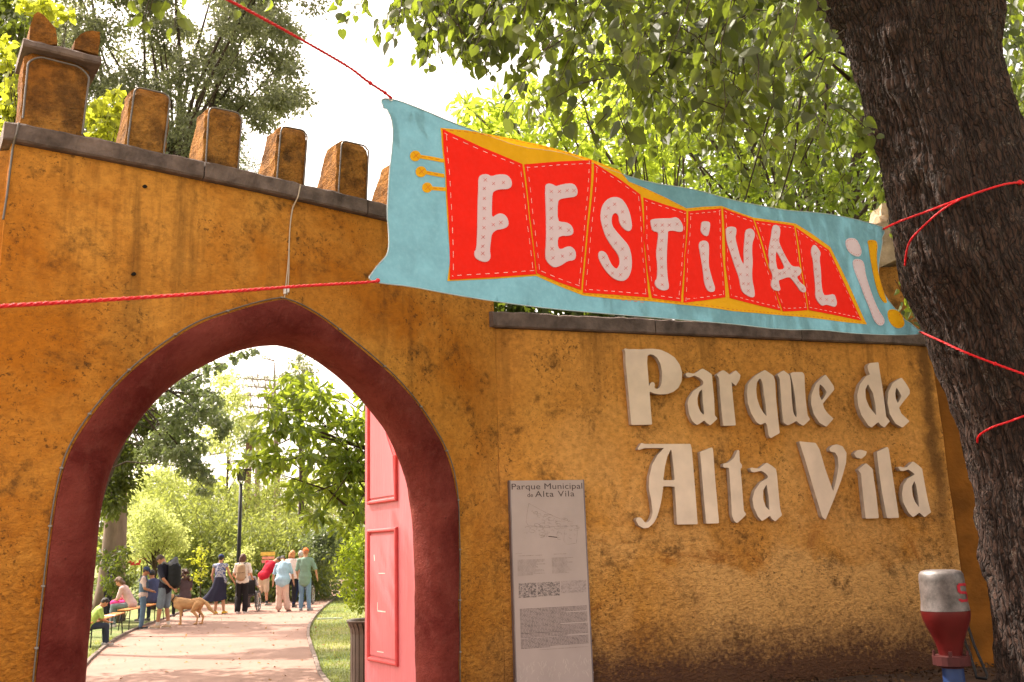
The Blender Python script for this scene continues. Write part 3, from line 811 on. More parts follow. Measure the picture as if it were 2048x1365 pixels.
for k, (a, b, c, d) in enumerate(((125, 738, 234, 832), (241, 738, 380, 828), (387, 735, 548, 815))):
    L = [bp(a, b), bp(c, b), bp(c, d), bp(a, d)]
    obj('faded_photo', slab([L], None, wp, -.0563), print_mat('faded_print_%d' % k, .44-.05*(k == 2), .54, (.09, .065, .065) if k < 2 else (.24, .18, .17), (.40, .31, .29)), board)
# pale wispy strokes across the foot of the panel
Ls = []
for k in range(70):
    x = random.uniform(95, 590); y = random.uniform(1260, 1365); L = [(x, y)]
    for q in range(3): x += random.uniform(-9, 9); y -= random.uniform(4, 16); L.append((x, y))
    Ls.append([bp(*p) for p in L])
strokes(Ls, M('pale_stroke', (.55, .46, .42), .5), 'foot_strokes', .0012)
# ============================================================ festival banner
BA = at_y(763, 197, 4.15); BBp = at_y(1768, 456, 7.1)
bo = V((BA.x, BA.y, 0)); bd_ = V((BBp.x-BA.x, BBp.y-BA.y, 0)); BL = bd_.length; bd_.normalize()
bn = V((bd_.y, -bd_.x, 0)); 
if bn.y > 0: bn = -bn
def billow(a, z):
    s = a/BL; e = math.sin(math.pi*min(1, max(0, s)))
    zt = BA.z+(BBp.z-BA.z)*s; t = (zt-z)/.8     # 0 top, 1 bottom
    w = .018*math.sin(a*2.1+1+t*1.2)*e + .010*math.sin(a*4.7-t*3)*e + .03*e*math.sin(math.pi*min(1, max(0, t)))
    w += .012*math.exp(-(t/.13)**2)*math.sin(a*3.0)
    # gathers pulled from the corners
    for ca, cz in ((0, BA.z), (-.15, BA.z-.8), (BL, BBp.z), (BL+.25, BBp.z-.82)):
        r = math.hypot(a-ca, z-cz); th = math.atan2(z-cz, a-ca); w += .010*math.sin(th*16)*math.exp(-r/.25)*min(1, r/.05)
    return w
def bfn(a, z, d=0.0):
    return bo + bd_*a + V((0, 0, z)) + bn*(billow(a, z)+d)
def bhit(u, v, d=0.0):
    dr = ray(u, v); off = 0.0
    for _ in range(6):
        o = bo+bn*(off+d); t = (o-EYE).dot(bn)/dr.dot(bn); p = EYE+dr*t
        a = (p-o).dot(bd_); z = p.z; off = billow(a, z)
    return (a, z)
def C2(x, y): return (740+x/2.904, 170+y/2.904)
def C3(x, y): return (1240+x/3.103, 350+y/3.103)
def fabric(name, col, sheen=.3, transl=.3, mott=.10, b=.25, rough_=.8, wscale=(1, 1, 1)):
    m, nt, bs, out = base_mat(name); P = coords(nt)
    f = noise_n(nt, P, 7, 7, .7, .4); f2 = noise_n(nt, P, 45, 3, .6)
    c = mixc(nt, ramp(nt, f, .3, .7), tuple(x*(1-mott) for x in col), tuple(min(1, x*(1+mott)) for x in col))
    c = mixc(nt, ramp(nt, f2, .45, .75, 0, mott*1.6), c, tuple(min(1, x*1.2+.08) for x in col))
    nt.links.new(c, bs.inputs['Base Color']); bs.inputs['Roughness'].default_value = rough_; bs.inputs['Specular IOR Level'].default_value = .15
    w1 = NN(nt, 'ShaderNodeTexNoise'); w1.inputs['Scale'].default_value = 3.2; w1.inputs['Detail'].default_value = 2; nt.links.new(P, w1.inputs['Vector'])
    h = math_n(nt, 'ADD', w1.outputs['Fac'], math_n(nt, 'MULTIPLY', noise_n(nt, P, 260, 2), .04))
    bump_n(nt, h, b, .05, bs)
    if transl:
        tr = NN(nt, 'ShaderNodeBsdfTranslucent'); nt.links.new(c, tr.inputs[0]); mx = NN(nt, 'ShaderNodeMixShader'); mx.inputs[0].default_value = transl
        nt.links.new(bs.outputs[0], mx.inputs[1]); nt.links.new(tr.outputs[0], mx.inputs[2]); nt.links.new(mx.outputs[0], out.inputs[0])
    return m
m_cyan = fabric('sky_blue_cotton', (0.135, 0.30, 0.375), transl=.22, mott=.14, b=.14)
m_bred = fabric('scarlet_cotton', (0.90, 0.020, 0.009), transl=.15, mott=.05)
m_byel = fabric('golden_yellow_cotton', (0.80, 0.40, 0.008), transl=.15, mott=.06)
m_felt = fabric('pale_lilac_felt', (0.70, 0.57, 0.63), transl=.15, mott=.05, b=.12)
m_rst = M('red_thread', (0.55, 0.03, 0.02), .7); m_wst = M('pale_thread', (0.85, 0.6, 0.55), .7); m_ost = M('orange_thread', (0.62, 0.13, 0.012), .7)
ban = thing('festival_banner', 'long sky blue cloth banner with a red accordion spelling FESTIVAL, roped to the tree', 'banner')
outl = [(763, 197), (790, 199), (850, 222), (905, 246), (970, 270), (1040, 295), (1100, 302), (1130, 308), (1170, 322), (1240, 348), (1300, 366), (1370, 376), (1400, 382), (1450, 397), (1500, 408), (1560, 419), (1580, 422), (1640, 426), (1700, 436), (1762, 453),
        (1770, 458), (1768, 470), (1764, 490), (1758, 520), (1756, 545), (1760, 570), (1772, 596), (1790, 618), (1806, 637), (1822, 650), (1838, 660), (1847, 663), (1842, 669), (1800, 671), (1760, 670), (1700, 667), (1640, 660), (1560, 660), (1480, 650), (1400, 643), (1300, 635), (1200, 627), (1100, 618), (1000, 605), (900, 589), (820, 573), (758, 567),
        (742, 561), (737, 556), (745, 545), (756, 530), (768, 518), (775, 508), (778, 492), (777, 460), (774, 430), (776, 390), (779, 340), (785, 290), (786, 252), (779, 226), (768, 220), (764, 208)]
LL = [bhit(*p) for p in smooth(outl, 1)]
obj('cloth', slab([LL], .035, bfn, 0), m_cyan, ban, shade=True)
# hem thread lines: slim edge roll
E_ = [bfn(a, z, .001) for a, z in [bhit(*p) for p in smooth(outl, 1)]]; E_.append(E_[0])
obj('hem', tube(bmesh.new(), E_, .0028, 5, False), M('pale_frayed_hem', (.35, .45, .48), .8), ban)
def patch(name, loops, mat, d, conv, parent=ban, sm=0, th=.0015, label=None, step=.04):
    LL = [[bhit(*conv(*p), d) for p in L] for L in loops]
    if sm: LL = [smooth(L, sm) for L in LL]
    o = obj(name, slab(LL, step, bfn, d, d-th), mat, parent, shade=False)
    if label: o['label'] = label
    return o, LL
idn = lambda x, y: (x, y)
yel = [C2(410, 250), C2(560, 264), C2(800, 308), C2(1000, 350), C2(1160, 393), C2(1285, 432), C2(1450, 498), C3(55, 42), C3(160, 85), C3(290, 145), C3(412, 208), C3(520, 198), C3(630, 193), C3(740, 235), C3(830, 266), C3(960, 285), C3(1090, 303),
       C3(1200, 372), C3(1305, 448), C3(1420, 680), C3(1532, 928), C3(1400, 915), C3(1180, 887), C3(1000, 872), C3(850, 858), C3(700, 846), C3(540, 822), C3(380, 806), C3(200, 786), C3(0, 766), C2(1600, 1256), C2(1400, 1242), C2(1238, 1224), C2(1100, 1170), C2(965, 1110), C2(700, 1128), C2(450, 1140), C2(468, 1010), C2(448, 760), C2(436, 500)]
patch('accordion_backing', [yel], m_byel, .003, idn)
panels = [([C2(422, 258), C2(650, 362), C2(885, 460), C2(925, 780), C2(965, 1100), C2(720, 1118), C2(465, 1133), C2(462, 900), C2(445, 560)]),
          ([C2(897, 462), C2(1100, 445), C2(1287, 437), C2(1262, 800), C2(1228, 1192), C2(1100, 1148), C2(970, 1094), C2(930, 760)]),
          ([C2(1302, 454), C2(1440, 540), C2(1571, 637), C2(1592, 940), C2(1620, 1235), C2(1430, 1220), C2(1238, 1207), C2(1270, 830)]),
          ([C3(146, 140), C3(280, 185), C3(412, 225), C3(400, 500), C3(380, 788), C3(290, 778), C3(200, 764), C3(172, 600), C3(150, 400)]),
          ([C3(425, 226), C3(530, 216), C3(629, 208), C3(634, 480), C3(655, 760), C3(520, 780), C3(396, 794), C3(405, 500)]),
          ([C3(641, 208), C3(740, 245), C3(826, 276), C3(900, 520), C3(1000, 843), C3(840, 806), C3(682, 765), C3(655, 560)]),
          ([C3(838, 283), C3(960, 298), C3(1080, 316), C3(1112, 540), C3(1165, 840), C3(1090, 846), C3(1012, 848), C3(940, 640)]),
          ([C3(1091, 326), C3(1190, 395), C3(1296, 465), C3(1400, 690), C3(1500, 905), C3(1340, 872), C3(1172, 840), C3(1125, 560)])]
stA = bmesh.new(); stB = bmesh.new(); stC = bmesh.new()
def dash(bm, p, q, d, w_=.0016):
    p = V(p); q = V(q); t = q-p
    if t.length < 1e-6: return
    n = V((-t.y, t.x)).normalized()*w_
    bm.faces.new([bm.verts.new(bfn(x.x, x.y, d)) for x in (p-n, q-n, q+n, p+n)])
def run_stitch(bm, L, d, on=.032, off=.022, inset=.0, w_=.0014, closed=True):
    P = resample(L, .004, closed)
    if closed: P = P+[P[0]]
    cx = sum(p[0] for p in P)/len(P); cz = sum(p[1] for p in P)/len(P)
    if inset:
        Q = []; n = len(P); area = sum(P[i][0]*P[(i+1) % n][1]-P[(i+1) % n][0]*P[i][1] for i in range(n)); sg = 1 if area > 0 else -1
        for i in range(n):
            a = V(P[(i-3) % n]); b = V(P[(i+3) % n]); t = (b-a)
            if t.length < 1e-6: Q.append(P[i]); continue
            t.normalize(); Q.append((P[i][0]-t.y*inset*sg, P[i][1]+t.x*inset*sg))
        P = Q
    s = 0; start = P[0]; acc = 0; drawing = True
    for i in range(1, len(P)):
        acc += math.hypot(P[i][0]-P[i-1][0], P[i][1]-P[i-1][1])
        if acc >= (on if drawing else off):
            if drawing: dash(bm, start, P[i], d, w_)
            start = P[i]; acc = 0; drawing = not drawing
for L in panels:
    o, LLL = patch('accordion_panel', [L], m_bred, .006, idn)
    run_stitch(stA, LLL[0], .0068, .028, .030, .020, .0013)
run_stitch(stB, [bhit(*p) for p in yel], .0038, .024, .020, .010, .0016)
for (cx, cy, r, bx, by) in ((264, 413, 31, 428, 441), (297, 505, 32, 432, 528), (333, 597, 30, 440, 606)):
    circ = [C2(cx+r*math.cos(k*math.pi/8), cy+r*math.sin(k*math.pi/8)) for k in range(16)]
    patch('button', [circ], m_byel, .0045, idn, step=.02)
    patch('button_bar', [[C2(cx+r-8, cy-7), C2(bx, by-10), C2(bx, by+12), C2(cx+r-8, cy+14)]], m_byel, .003, idn, step=.02)
    run_stitch(stB, [bhit(*C2(cx+r, cy+4)), bhit(*C2(bx-4, by+1))], .0037, .02, .014, 0, .0016, False)
    c = bhit(*C2(cx, cy)); e = .016
    dash(stB, (c[0]-e, c[1]-e), (c[0]+e, c[1]+e), .0053, .0012); dash(stB, (c[0]-e, c[1]+e), (c[0]+e, c[1]-e), .0055, .0012)
FL = {
'F': (C2, [(632,540),(645,522),(680,518),(706,532),(740,520),(790,520),(815,540),(826,570),(820,595),(800,606),(760,606),(725,615),(711,630),(708,700),(708,775),(735,752),(765,745),(795,765),(807,800),(800,825),(770,838),(735,842),(708,865),(703,900),(696,960),(702,1000),(690,1025),(665,1030),(630,1018),(610,1000),(607,970),(620,955),(625,860),(627,700),(631,600)],
      [(670,552),(718,574),(775,568),(664,602),(664,660),(664,718),(663,776),(716,812),(760,800),(662,830),(657,885),(655,938),(655,980)]),
'E': (C2, [(1018,590),(1030,572),(1060,576),(1080,590),(1100,582),(1150,572),(1185,575),(1203,600),(1207,630),(1195,650),(1150,655),(1105,663),(1090,680),(1090,790),(1115,797),(1140,798),(1170,815),(1183,845),(1178,870),(1150,878),(1115,876),(1090,890),(1092,950),(1115,955),(1140,940),(1170,938),(1195,965),(1197,1000),(1185,1020),(1150,1022),(1110,1050),(1075,1062),(1050,1050),(1025,1020),(1019,990),(1025,900),(1024,750)],
      [(1053,620),(1100,620),(1145,614),(1185,615),(1053,670),(1053,720),(1053,775),(1053,832),(1105,832),(1155,845),(1053,895),(1057,952),(1063,1006),(1118,995),(1166,983)]),
'S': (C2, [(1345,720),(1360,685),(1390,657),(1425,650),(1460,660),(1485,690),(1505,730),(1518,780),(1523,830),(1510,850),(1490,848),(1460,820),(1448,790),(1447,765),(1435,745),(1418,745),(1405,765),(1403,790),(1408,820),(1430,850),(1465,890),(1500,930),(1515,970),(1522,1020),(1520,1070),(1505,1115),(1480,1138),(1450,1140),(1410,1122),(1370,1080),(1345,1040),(1327,1000),(1330,970),(1350,963),(1375,980),(1395,1030),(1415,1060),(1435,1070),(1450,1050),(1452,1015),(1440,980),(1400,930),(1370,880),(1350,820),(1340,770)],
      [(1421,694),(1385,716),(1467,738),(1370,766),(1478,797),(1370,820),(1387,873),(1427,920),(1466,954),(1486,1006),(1486,1065),(1455,1104),(1408,1094),(1378,1050),(1356,1003)]),
'T': (C3, [(190,285),(200,275),(250,270),(320,270),(340,262),(360,268),(380,290),(393,325),(390,350),(370,356),(330,345),(297,350),(298,370),(292,450),(290,560),(297,650),(305,690),(300,712),(270,720),(235,706),(217,680),(220,655),(232,645),(235,560),(225,490),(237,400),(240,355),(205,350),(195,320)],
      [(221,314),(262,312),(306,313),(355,306),(263,352),(259,408),(250,463),(257,520),(259,573),(261,625),(262,682)]),
'i dot': (C3, [(508,292),(530,287),(558,293),(560,320),(553,360),(545,382),(520,375),(502,350),(505,320)], [(526,336)]),
'i': (C3, [(490,440),(497,415),(520,406),(545,415),(553,440),(552,500),(550,560),(565,620),(580,670),(592,705),(585,725),(560,728),(540,712),(525,670),(520,620),(512,560),(500,490)],
      [(514,440),(517,490),(524,540),(532,590),(543,643),(560,697)]),
'V': (C3, [(657,345),(665,325),(695,320),(722,328),(723,360),(715,390),(730,450),(748,520),(768,560),(772,530),(768,480),(775,400),(778,350),(795,333),(820,335),(838,360),(835,390),(822,420),(820,480),(825,540),(820,600),(822,660),(832,700),(838,745),(830,762),(805,757),(765,732),(750,700),(742,640),(715,570),(690,490),(665,420)],
      [(687,357),(687,416),(698,465),(715,517),(732,565),(748,618),(766,676),(800,378),(790,425),(784,471),(789,520),(789,572),(790,621),(797,678),(797,720)]),
'A': (C3, [(945,335),(955,312),(975,310),(995,330),(995,360),(985,410),(1000,450),(1030,510),(1060,560),(1080,570),(1115,570),(1127,595),(1120,620),(1095,632),(1120,670),(1150,690),(1157,720),(1145,732),(1120,722),(1100,690),(1070,650),(1050,632),(1000,650),(985,655),(988,680),(998,712),(985,722),(955,715),(938,690),(940,665),(950,640),(942,600),(925,570),(930,530),(922,480),(930,430),(940,380)],
      [(965,357),(955,403),(975,405),(944,447),(986,452),(944,494),(1006,496),(944,540),(1026,541),(948,592),(1049,582),(990,615),(1020,608),(1088,600),(957,642),(1075,628),(1106,670),(967,690),(1133,710)]),
'L': (C3, [(1188,460),(1200,435),(1215,437),(1240,470),(1247,490),(1238,520),(1248,600),(1250,680),(1262,745),(1285,748),(1330,738),(1342,770),(1348,800),(1335,822),(1305,812),(1280,805),(1255,815),(1230,790),(1213,755),(1215,700),(1205,600),(1200,530),(1188,490)],
      [(1214,487),(1215,536),(1215,586),(1228,630),(1230,674),(1234,720),(1244,768),(1283,775),(1320,782)]),
}
holeA = [(970,470),(965,520),(975,580),(985,590),(1025,582),(1010,545),(985,495)]
for ch, (cv, L, xs) in FL.items():
    loops = [smooth([cv(*p) for p in L], 1)]
    if ch == 'A': loops.append(smooth([cv(*p) for p in holeA], 1))
    o, _ = patch('letter_dot' if 'dot' in ch else 'letter', loops, m_felt, .0115, idn, th=.005)
    bm = bmesh.new(); sc_x = 9.5
    for x, y in xs:
        for k in (1, -1):
            s = sc_x*random.uniform(.8, 1.15)*(1 if cv is C2 else 1.0)
            p = bhit(*cv(x-s, y-s*k), .0122); q = bhit(*cv(x+s, y+s*k), .0122)
            pp = V(p); qq = V(q); t = qq-pp; n = V((-t.y, t.x)).normalized()*.0011
            bm.faces.new([bm.verts.new(bfn(v.x, v.y, .0122+.0003*k)) for v in (pp-n, qq-n, qq+n, pp+n)])
    obj('cross_stitch', bm, m_rst, o, kind='stuff')
marks = [('mark_dot', [(1400,404),(1430,390),(1468,398),(1490,440),(1502,480),(1490,508),(1458,505),(1420,480),(1402,440)], m_felt),
         ('mark_bar', [(1445,530),(1470,520),(1505,530),(1518,560),(1525,620),(1550,700),(1575,770),(1605,840),(1640,890),(1643,920),(1625,937),(1600,932),(1575,900),(1550,830),(1520,760),(1495,690),(1465,620),(1448,570)], m_felt),
         ('mark_bar', [(1536,410),(1560,402),(1592,410),(1600,440),(1594,490),(1597,560),(1610,640),(1635,720),(1658,785),(1655,798),(1635,790),(1605,740),(1585,670),(1570,600),(1555,520),(1545,450)], m_byel),
         ('mark_dot', [(1660,850),(1680,832),(1720,840),(1753,875),(1768,920),(1758,945),(1725,955),(1690,935),(1667,900)], m_byel)]
for nm, L, mt in marks:
    o, LLL = patch(nm, [smooth([C3(*p) for p in L], 1)], mt, .006, idn, th=.003)
    o['label'] = 'pale inverted exclamation mark' if mt is m_felt else 'yellow exclamation mark'
    run_stitch(stC, LLL[0], .0068, .014, .016, .012, .0016)
obj('running_stitch', stA, m_wst, ban, kind='stuff'); obj('running_stitch', stB, m_ost, ban, kind='stuff'); obj('running_stitch', stC, m_rst, ban, kind='stuff')
def eyelet(u, v):
    a, z = bhit(u, v); p = bfn(a, z, .003); bm = bmesh.new()
    s = bd_; t = V((0, 0, 1)); R = []
    for k in range(16):
        th = 2*math.pi*k/16; c = p+(s*math.cos(th)+t*math.sin(th))*.009
        R.append([bm.verts.new(c+(s*math.cos(th)+t*math.sin(th))*.0028*math.cos(q)+bn*.0028*math.sin(q)) for q in [i*math.pi/3 for i in range(6)]])
    for k in range(16):
        for j in range(6): bm.faces.new((R[k][j], R[(k+1) % 16][j], R[(k+1) % 16][(j+1) % 6], R[k][(j+1) % 6]))
    obj('eyelet', bm, M('brass_eyelet', (.5, .42, .34), .3, metal=.8), ban); return p
e1 = eyelet(781, 199); e2 = eyelet(755, 562); e3 = eyelet(1765, 459); e4 = eyelet(1838, 665)

# ============================================================ red ropes
def rope(label, pts, r=.0062, twist=34, name='red_rope', sag=0.0, ends=True, knots=()):
    t = thing(name, label, 'rope', pts[0]); base = V(pts[0])
    P = [V(p) for p in pts]; Q = []
    for i in range(len(P)-1):
        k = max(2, int((P[i+1]-P[i]).length/.02))
        for j in range(k):
            s = j/k; p1, p2 = P[i], P[i+1]; p0 = P[max(0, i-1)]; p3 = P[min(len(P)-1, i+2)]
            Q.append(.5*((2*p1)+(p2-p0)*s+(2*p0-5*p1+4*p2-p3)*s*s+(-p0+3*p1-3*p2+p3)*s**3))
    Q.append(P[-1]); n = len(Q)
    Q = [q-V((0, 0, sag*4*(i/(n-1))*(1-i/(n-1)))) for i, q in enumerate(Q)]
    for ph in (0, 2.1, 4.2):
        L = []; s = 0
        for i, q in enumerate(Q):
            if i: s += (q-Q[i-1]).length
            tt = (Q[min(i+1, n-1)]-Q[max(i-1, 0)]).normalized(); a, b = frame_of(tt)
            w_ = r*.55*(1+.2*noise.noise(q*8)); L.append(q-base+(a*math.cos(s*twist*2+ph)+b*math.sin(s*twist*2+ph))*w_)
        obj('strand', tube(bmesh.new(), L, r*.62, 6), m_rope, t, shade=True)
    for k, kr in knots:
        bm = bmesh.new()
        c = Q[min(n-1, int(k*(n-1)))]-base
        for j in range(4):
            rr = kr*random.uniform(.7, 1); th = random.uniform(0, 6); A = V((random.gauss(0, 1), random.gauss(0, 1), random.gauss(0, 1))).normalized(); B = frame_of(A)[0]
            D = A.cross(B)
            tube(bm, [c+(B*math.cos(x)+D*math.sin(x))*rr*.6+A*kr*.25*math.sin(2*x+th) for x in [i*math.pi/5 for i in range(11)]], r*.85, 6)
        obj('knot', bm, m_rope, t, shade=True)
    return t
random.seed(21)
eb = bn*.008
rope('red rope running up from the top left banner corner out of the picture', [e1+eb, at_y(770, 186, 4.13), at_y(735, 163, 4.0), at_y(695, 133, 3.86), at_y(600, 78, 3.5), at_y(520, 34, 3.22), at_y(450, -3, 3.0), at_y(300, -80, 2.6)], .0058, knots=((.10, .012), (.03, .009)))
rope('red rope running left across the wall from the bottom left banner corner', [e2+eb, at_y(735, 565, 4.05), at_y(600, 573, 3.75), at_y(400, 588, 3.3), at_y(200, 601, 2.95), at_y(0, 613, 2.6), at_y(-150, 622, 2.4)], .0062, knots=((.012, .010),))

# ============================================================ big lime tree trunk
def bark_mat():
    m, nt, bs, out = base_mat('furrowed_brown_bark'); P = coords(nt)
    mp = NN(nt, 'ShaderNodeMapping'); mp.inputs['Scale'].default_value = (1, 1, .20); nt.links.new(P, mp.inputs[0])
    f = noise_n(nt, mp.outputs[0], 42, 8, .72, .7); g = noise_n(nt, P, 3, 5, .6); k = noise_n(nt, P, 70, 3, .7)
    c = mixc(nt, ramp(nt, f, .35, .62), (0.018, 0.008, 0.005), (0.100, 0.049, 0.032))
    c = mixc(nt, ramp(nt, g, .5, .7, 0, .35), c, (0.085, 0.045, 0.03))
    l = math_n(nt, 'MULTIPLY', ramp(nt, k, .54, .62), ramp(nt, noise_n(nt, P, 6, 5), .56, .64))
    c = mixc(nt, math_n(nt, 'MULTIPLY', l, .7), c, (0.25, 0.22, 0.17))
    dn_ = NN(nt, 'ShaderNodeTexNoise'); dn_.inputs['Scale'].default_value = 6; nt.links.new(P, dn_.inputs['Vector'])
    vm = NN(nt, 'ShaderNodeVectorMath', op='MULTIPLY_ADD'); nt.links.new(dn_.outputs['Color'], vm.inputs[0]); vm.inputs[1].default_value = (.12, .12, .12); nt.links.new(P, vm.inputs[2])
    mq = NN(nt, 'ShaderNodeMapping'); mq.inputs['Scale'].default_value = (1, 1, .17); nt.links.new(vm.outputs[0], mq.inputs[0])
    vo = NN(nt, 'ShaderNodeTexVoronoi'); vo.feature = 'DISTANCE_TO_EDGE'; vo.inputs['Scale'].default_value = 30; nt.links.new(mq.outputs[0], vo.inputs['Vector'])
    fis = ramp(nt, vo.outputs['Distance'], .0, .16)
    c = mixc(nt, fis, (0.020, 0.010, 0.007), c)
    nt.links.new(c, bs.inputs['Base Color']); bs.inputs['Roughness'].default_value = .9
    bump_n(nt, math_n(nt, 'ADD', math_n(nt, 'ADD', f, math_n(nt, 'MULTIPLY', fis, .9)), math_n(nt, 'MULTIPLY', k, .3)), 1.0, .04, bs); return m
m_bark = bark_mat()
YT = 7.25
prof_l = [(-400, 1560), (-200, 1602), (0, 1652), (60, 1698), (140, 1728), (200, 1745), (330, 1780), (430, 1790), (560, 1815), (600, 1836), (650, 1862), (740, 1890), (850, 1932), (960, 1966), (1100, 1984), (1240, 2008), (1365, 2018), (1480, 1985), (1560, 1940)]
prof_r = [(-400, 1960), (0, 1984), (150, 1980), (200, 1990), (280, 2020), (370, 2050), (450, 2080), (560, 2120), (700, 2180), (850, 2230), (1000, 2270), (1365, 2330), (1480, 2390), (1560, 2450)]
lv = [p[0] for p in prof_l]; lu = [p[1] for p in prof_l]; rv = [p[0] for p in prof_r]; ru = [p[1] for p in prof_r]
lime = thing('lime_tree', 'massive furrowed lime tree trunk at the right holding the banner ropes, drooping heart shaped leaves', 'tree')
bm = bmesh.new(); NA, NV = 380, 520; rows = []
trunk_axis = []
for j in range(NV+1):
    v = 1560-(1560+400)*j/NV; ul = float(np.interp(v, lv, lu)); ur = float(np.interp(v, rv, ru))
    a = at_y(ul, v, YT); b = at_y(ur, v, YT); c = (a+b)/2; R = (b.x-a.x)/2
    trunk_axis.append((c, R)); row = []
    for k in range(NA):
        th = 2*math.pi*k/NA
        s = R*(1+.05*math.sin(3*th+c.z*.8)+.03*math.sin(5*th-c.z*1.3))
        d = V((math.cos(th), math.sin(th), 0))
        q = V((math.cos(th)*17+c.z*.6, math.sin(th)*17, c.z*2.0)); fur = noise.ridged_multi_fractal(q, .75, 2.1, 6, 1.0, 2.0)
        lump = noise.fractal(V((d.x*1.6, d.y*1.6, c.z*1.4)), 1, 2, 4)
        knob = max(0, noise.noise(V((d.x*2.5+3, d.y*2.5, c.z*2.6)))-.25)*.25
        rr = s*(1+.06*lump)+(fur-1.1)*.026+knob*.6
        row.append(bm.verts.new(c+d*rr))
    rows.append(row)
for j in range(NV):
    for k in range(NA): bm.faces.new((rows[j][k], rows[j][(k+1) % NA], rows[j+1][(k+1) % NA], rows[j+1][k]))
obj('trunk', bm, m_bark, lime, shade=True)
def on_trunk(u, v, off=.012):
    """first trunk surface point seen from the camera through pixel u,v"""
    d = ray(u, v); best = None
    c, R = min(trunk_axis, key=lambda t: abs(proj(t[0])[1]-v))
    # solve ray against vertical cylinder of radius R
    o = V((EYE.x-c.x, EYE.y-c.y)); dd = V((d.x, d.y)); A = dd.dot(dd); B = 2*o.dot(dd); RR = R*1.06+off; Cc = o.dot(o)-RR*RR; D = B*B-4*A*Cc
    if D < 0: t = -B/(2*A)
    else: t = (-B-math.sqrt(D))/(2*A)
    return EYE+d*t
rope('red rope from the top right banner corner to the knot on the trunk', [e3+eb, on_trunk(1800, 443, .03), on_trunk(1850, 425, .03), on_trunk(1905, 404, .03), on_trunk(1960, 384, .03), on_trunk(2015, 368, .03), on_trunk(2060, 366, .02), on_trunk(2110, 372, .02)], .0085, 26, knots=((.72, .028),))
rope('red rope loop hanging down the trunk below the knot', [on_trunk(1920, 399, .045), on_trunk(1885, 420, .035), on_trunk(1850, 450, .03), on_trunk(1822, 480, .03), on_trunk(1813, 505, .02), on_trunk(1810, 532, .0)], .008, 26)
rope('red rope from the bottom right banner corner crossing the trunk downward', [e4+eb, on_trunk(1880, 682, .03), on_trunk(1930, 705, .035), on_trunk(1990, 728, .03), on_trunk(2048, 749, .03), on_trunk(2120, 775, .02)], .0085, 26, knots=((.62, .014),))
rope('short red rope end low on the trunk at the right edge', [on_trunk(1955, 886, .01), on_trunk(1958, 872, .02), on_trunk(1985, 855, .03), on_trunk(2020, 843, .03), on_trunk(2060, 828, .02)], .008, 26)

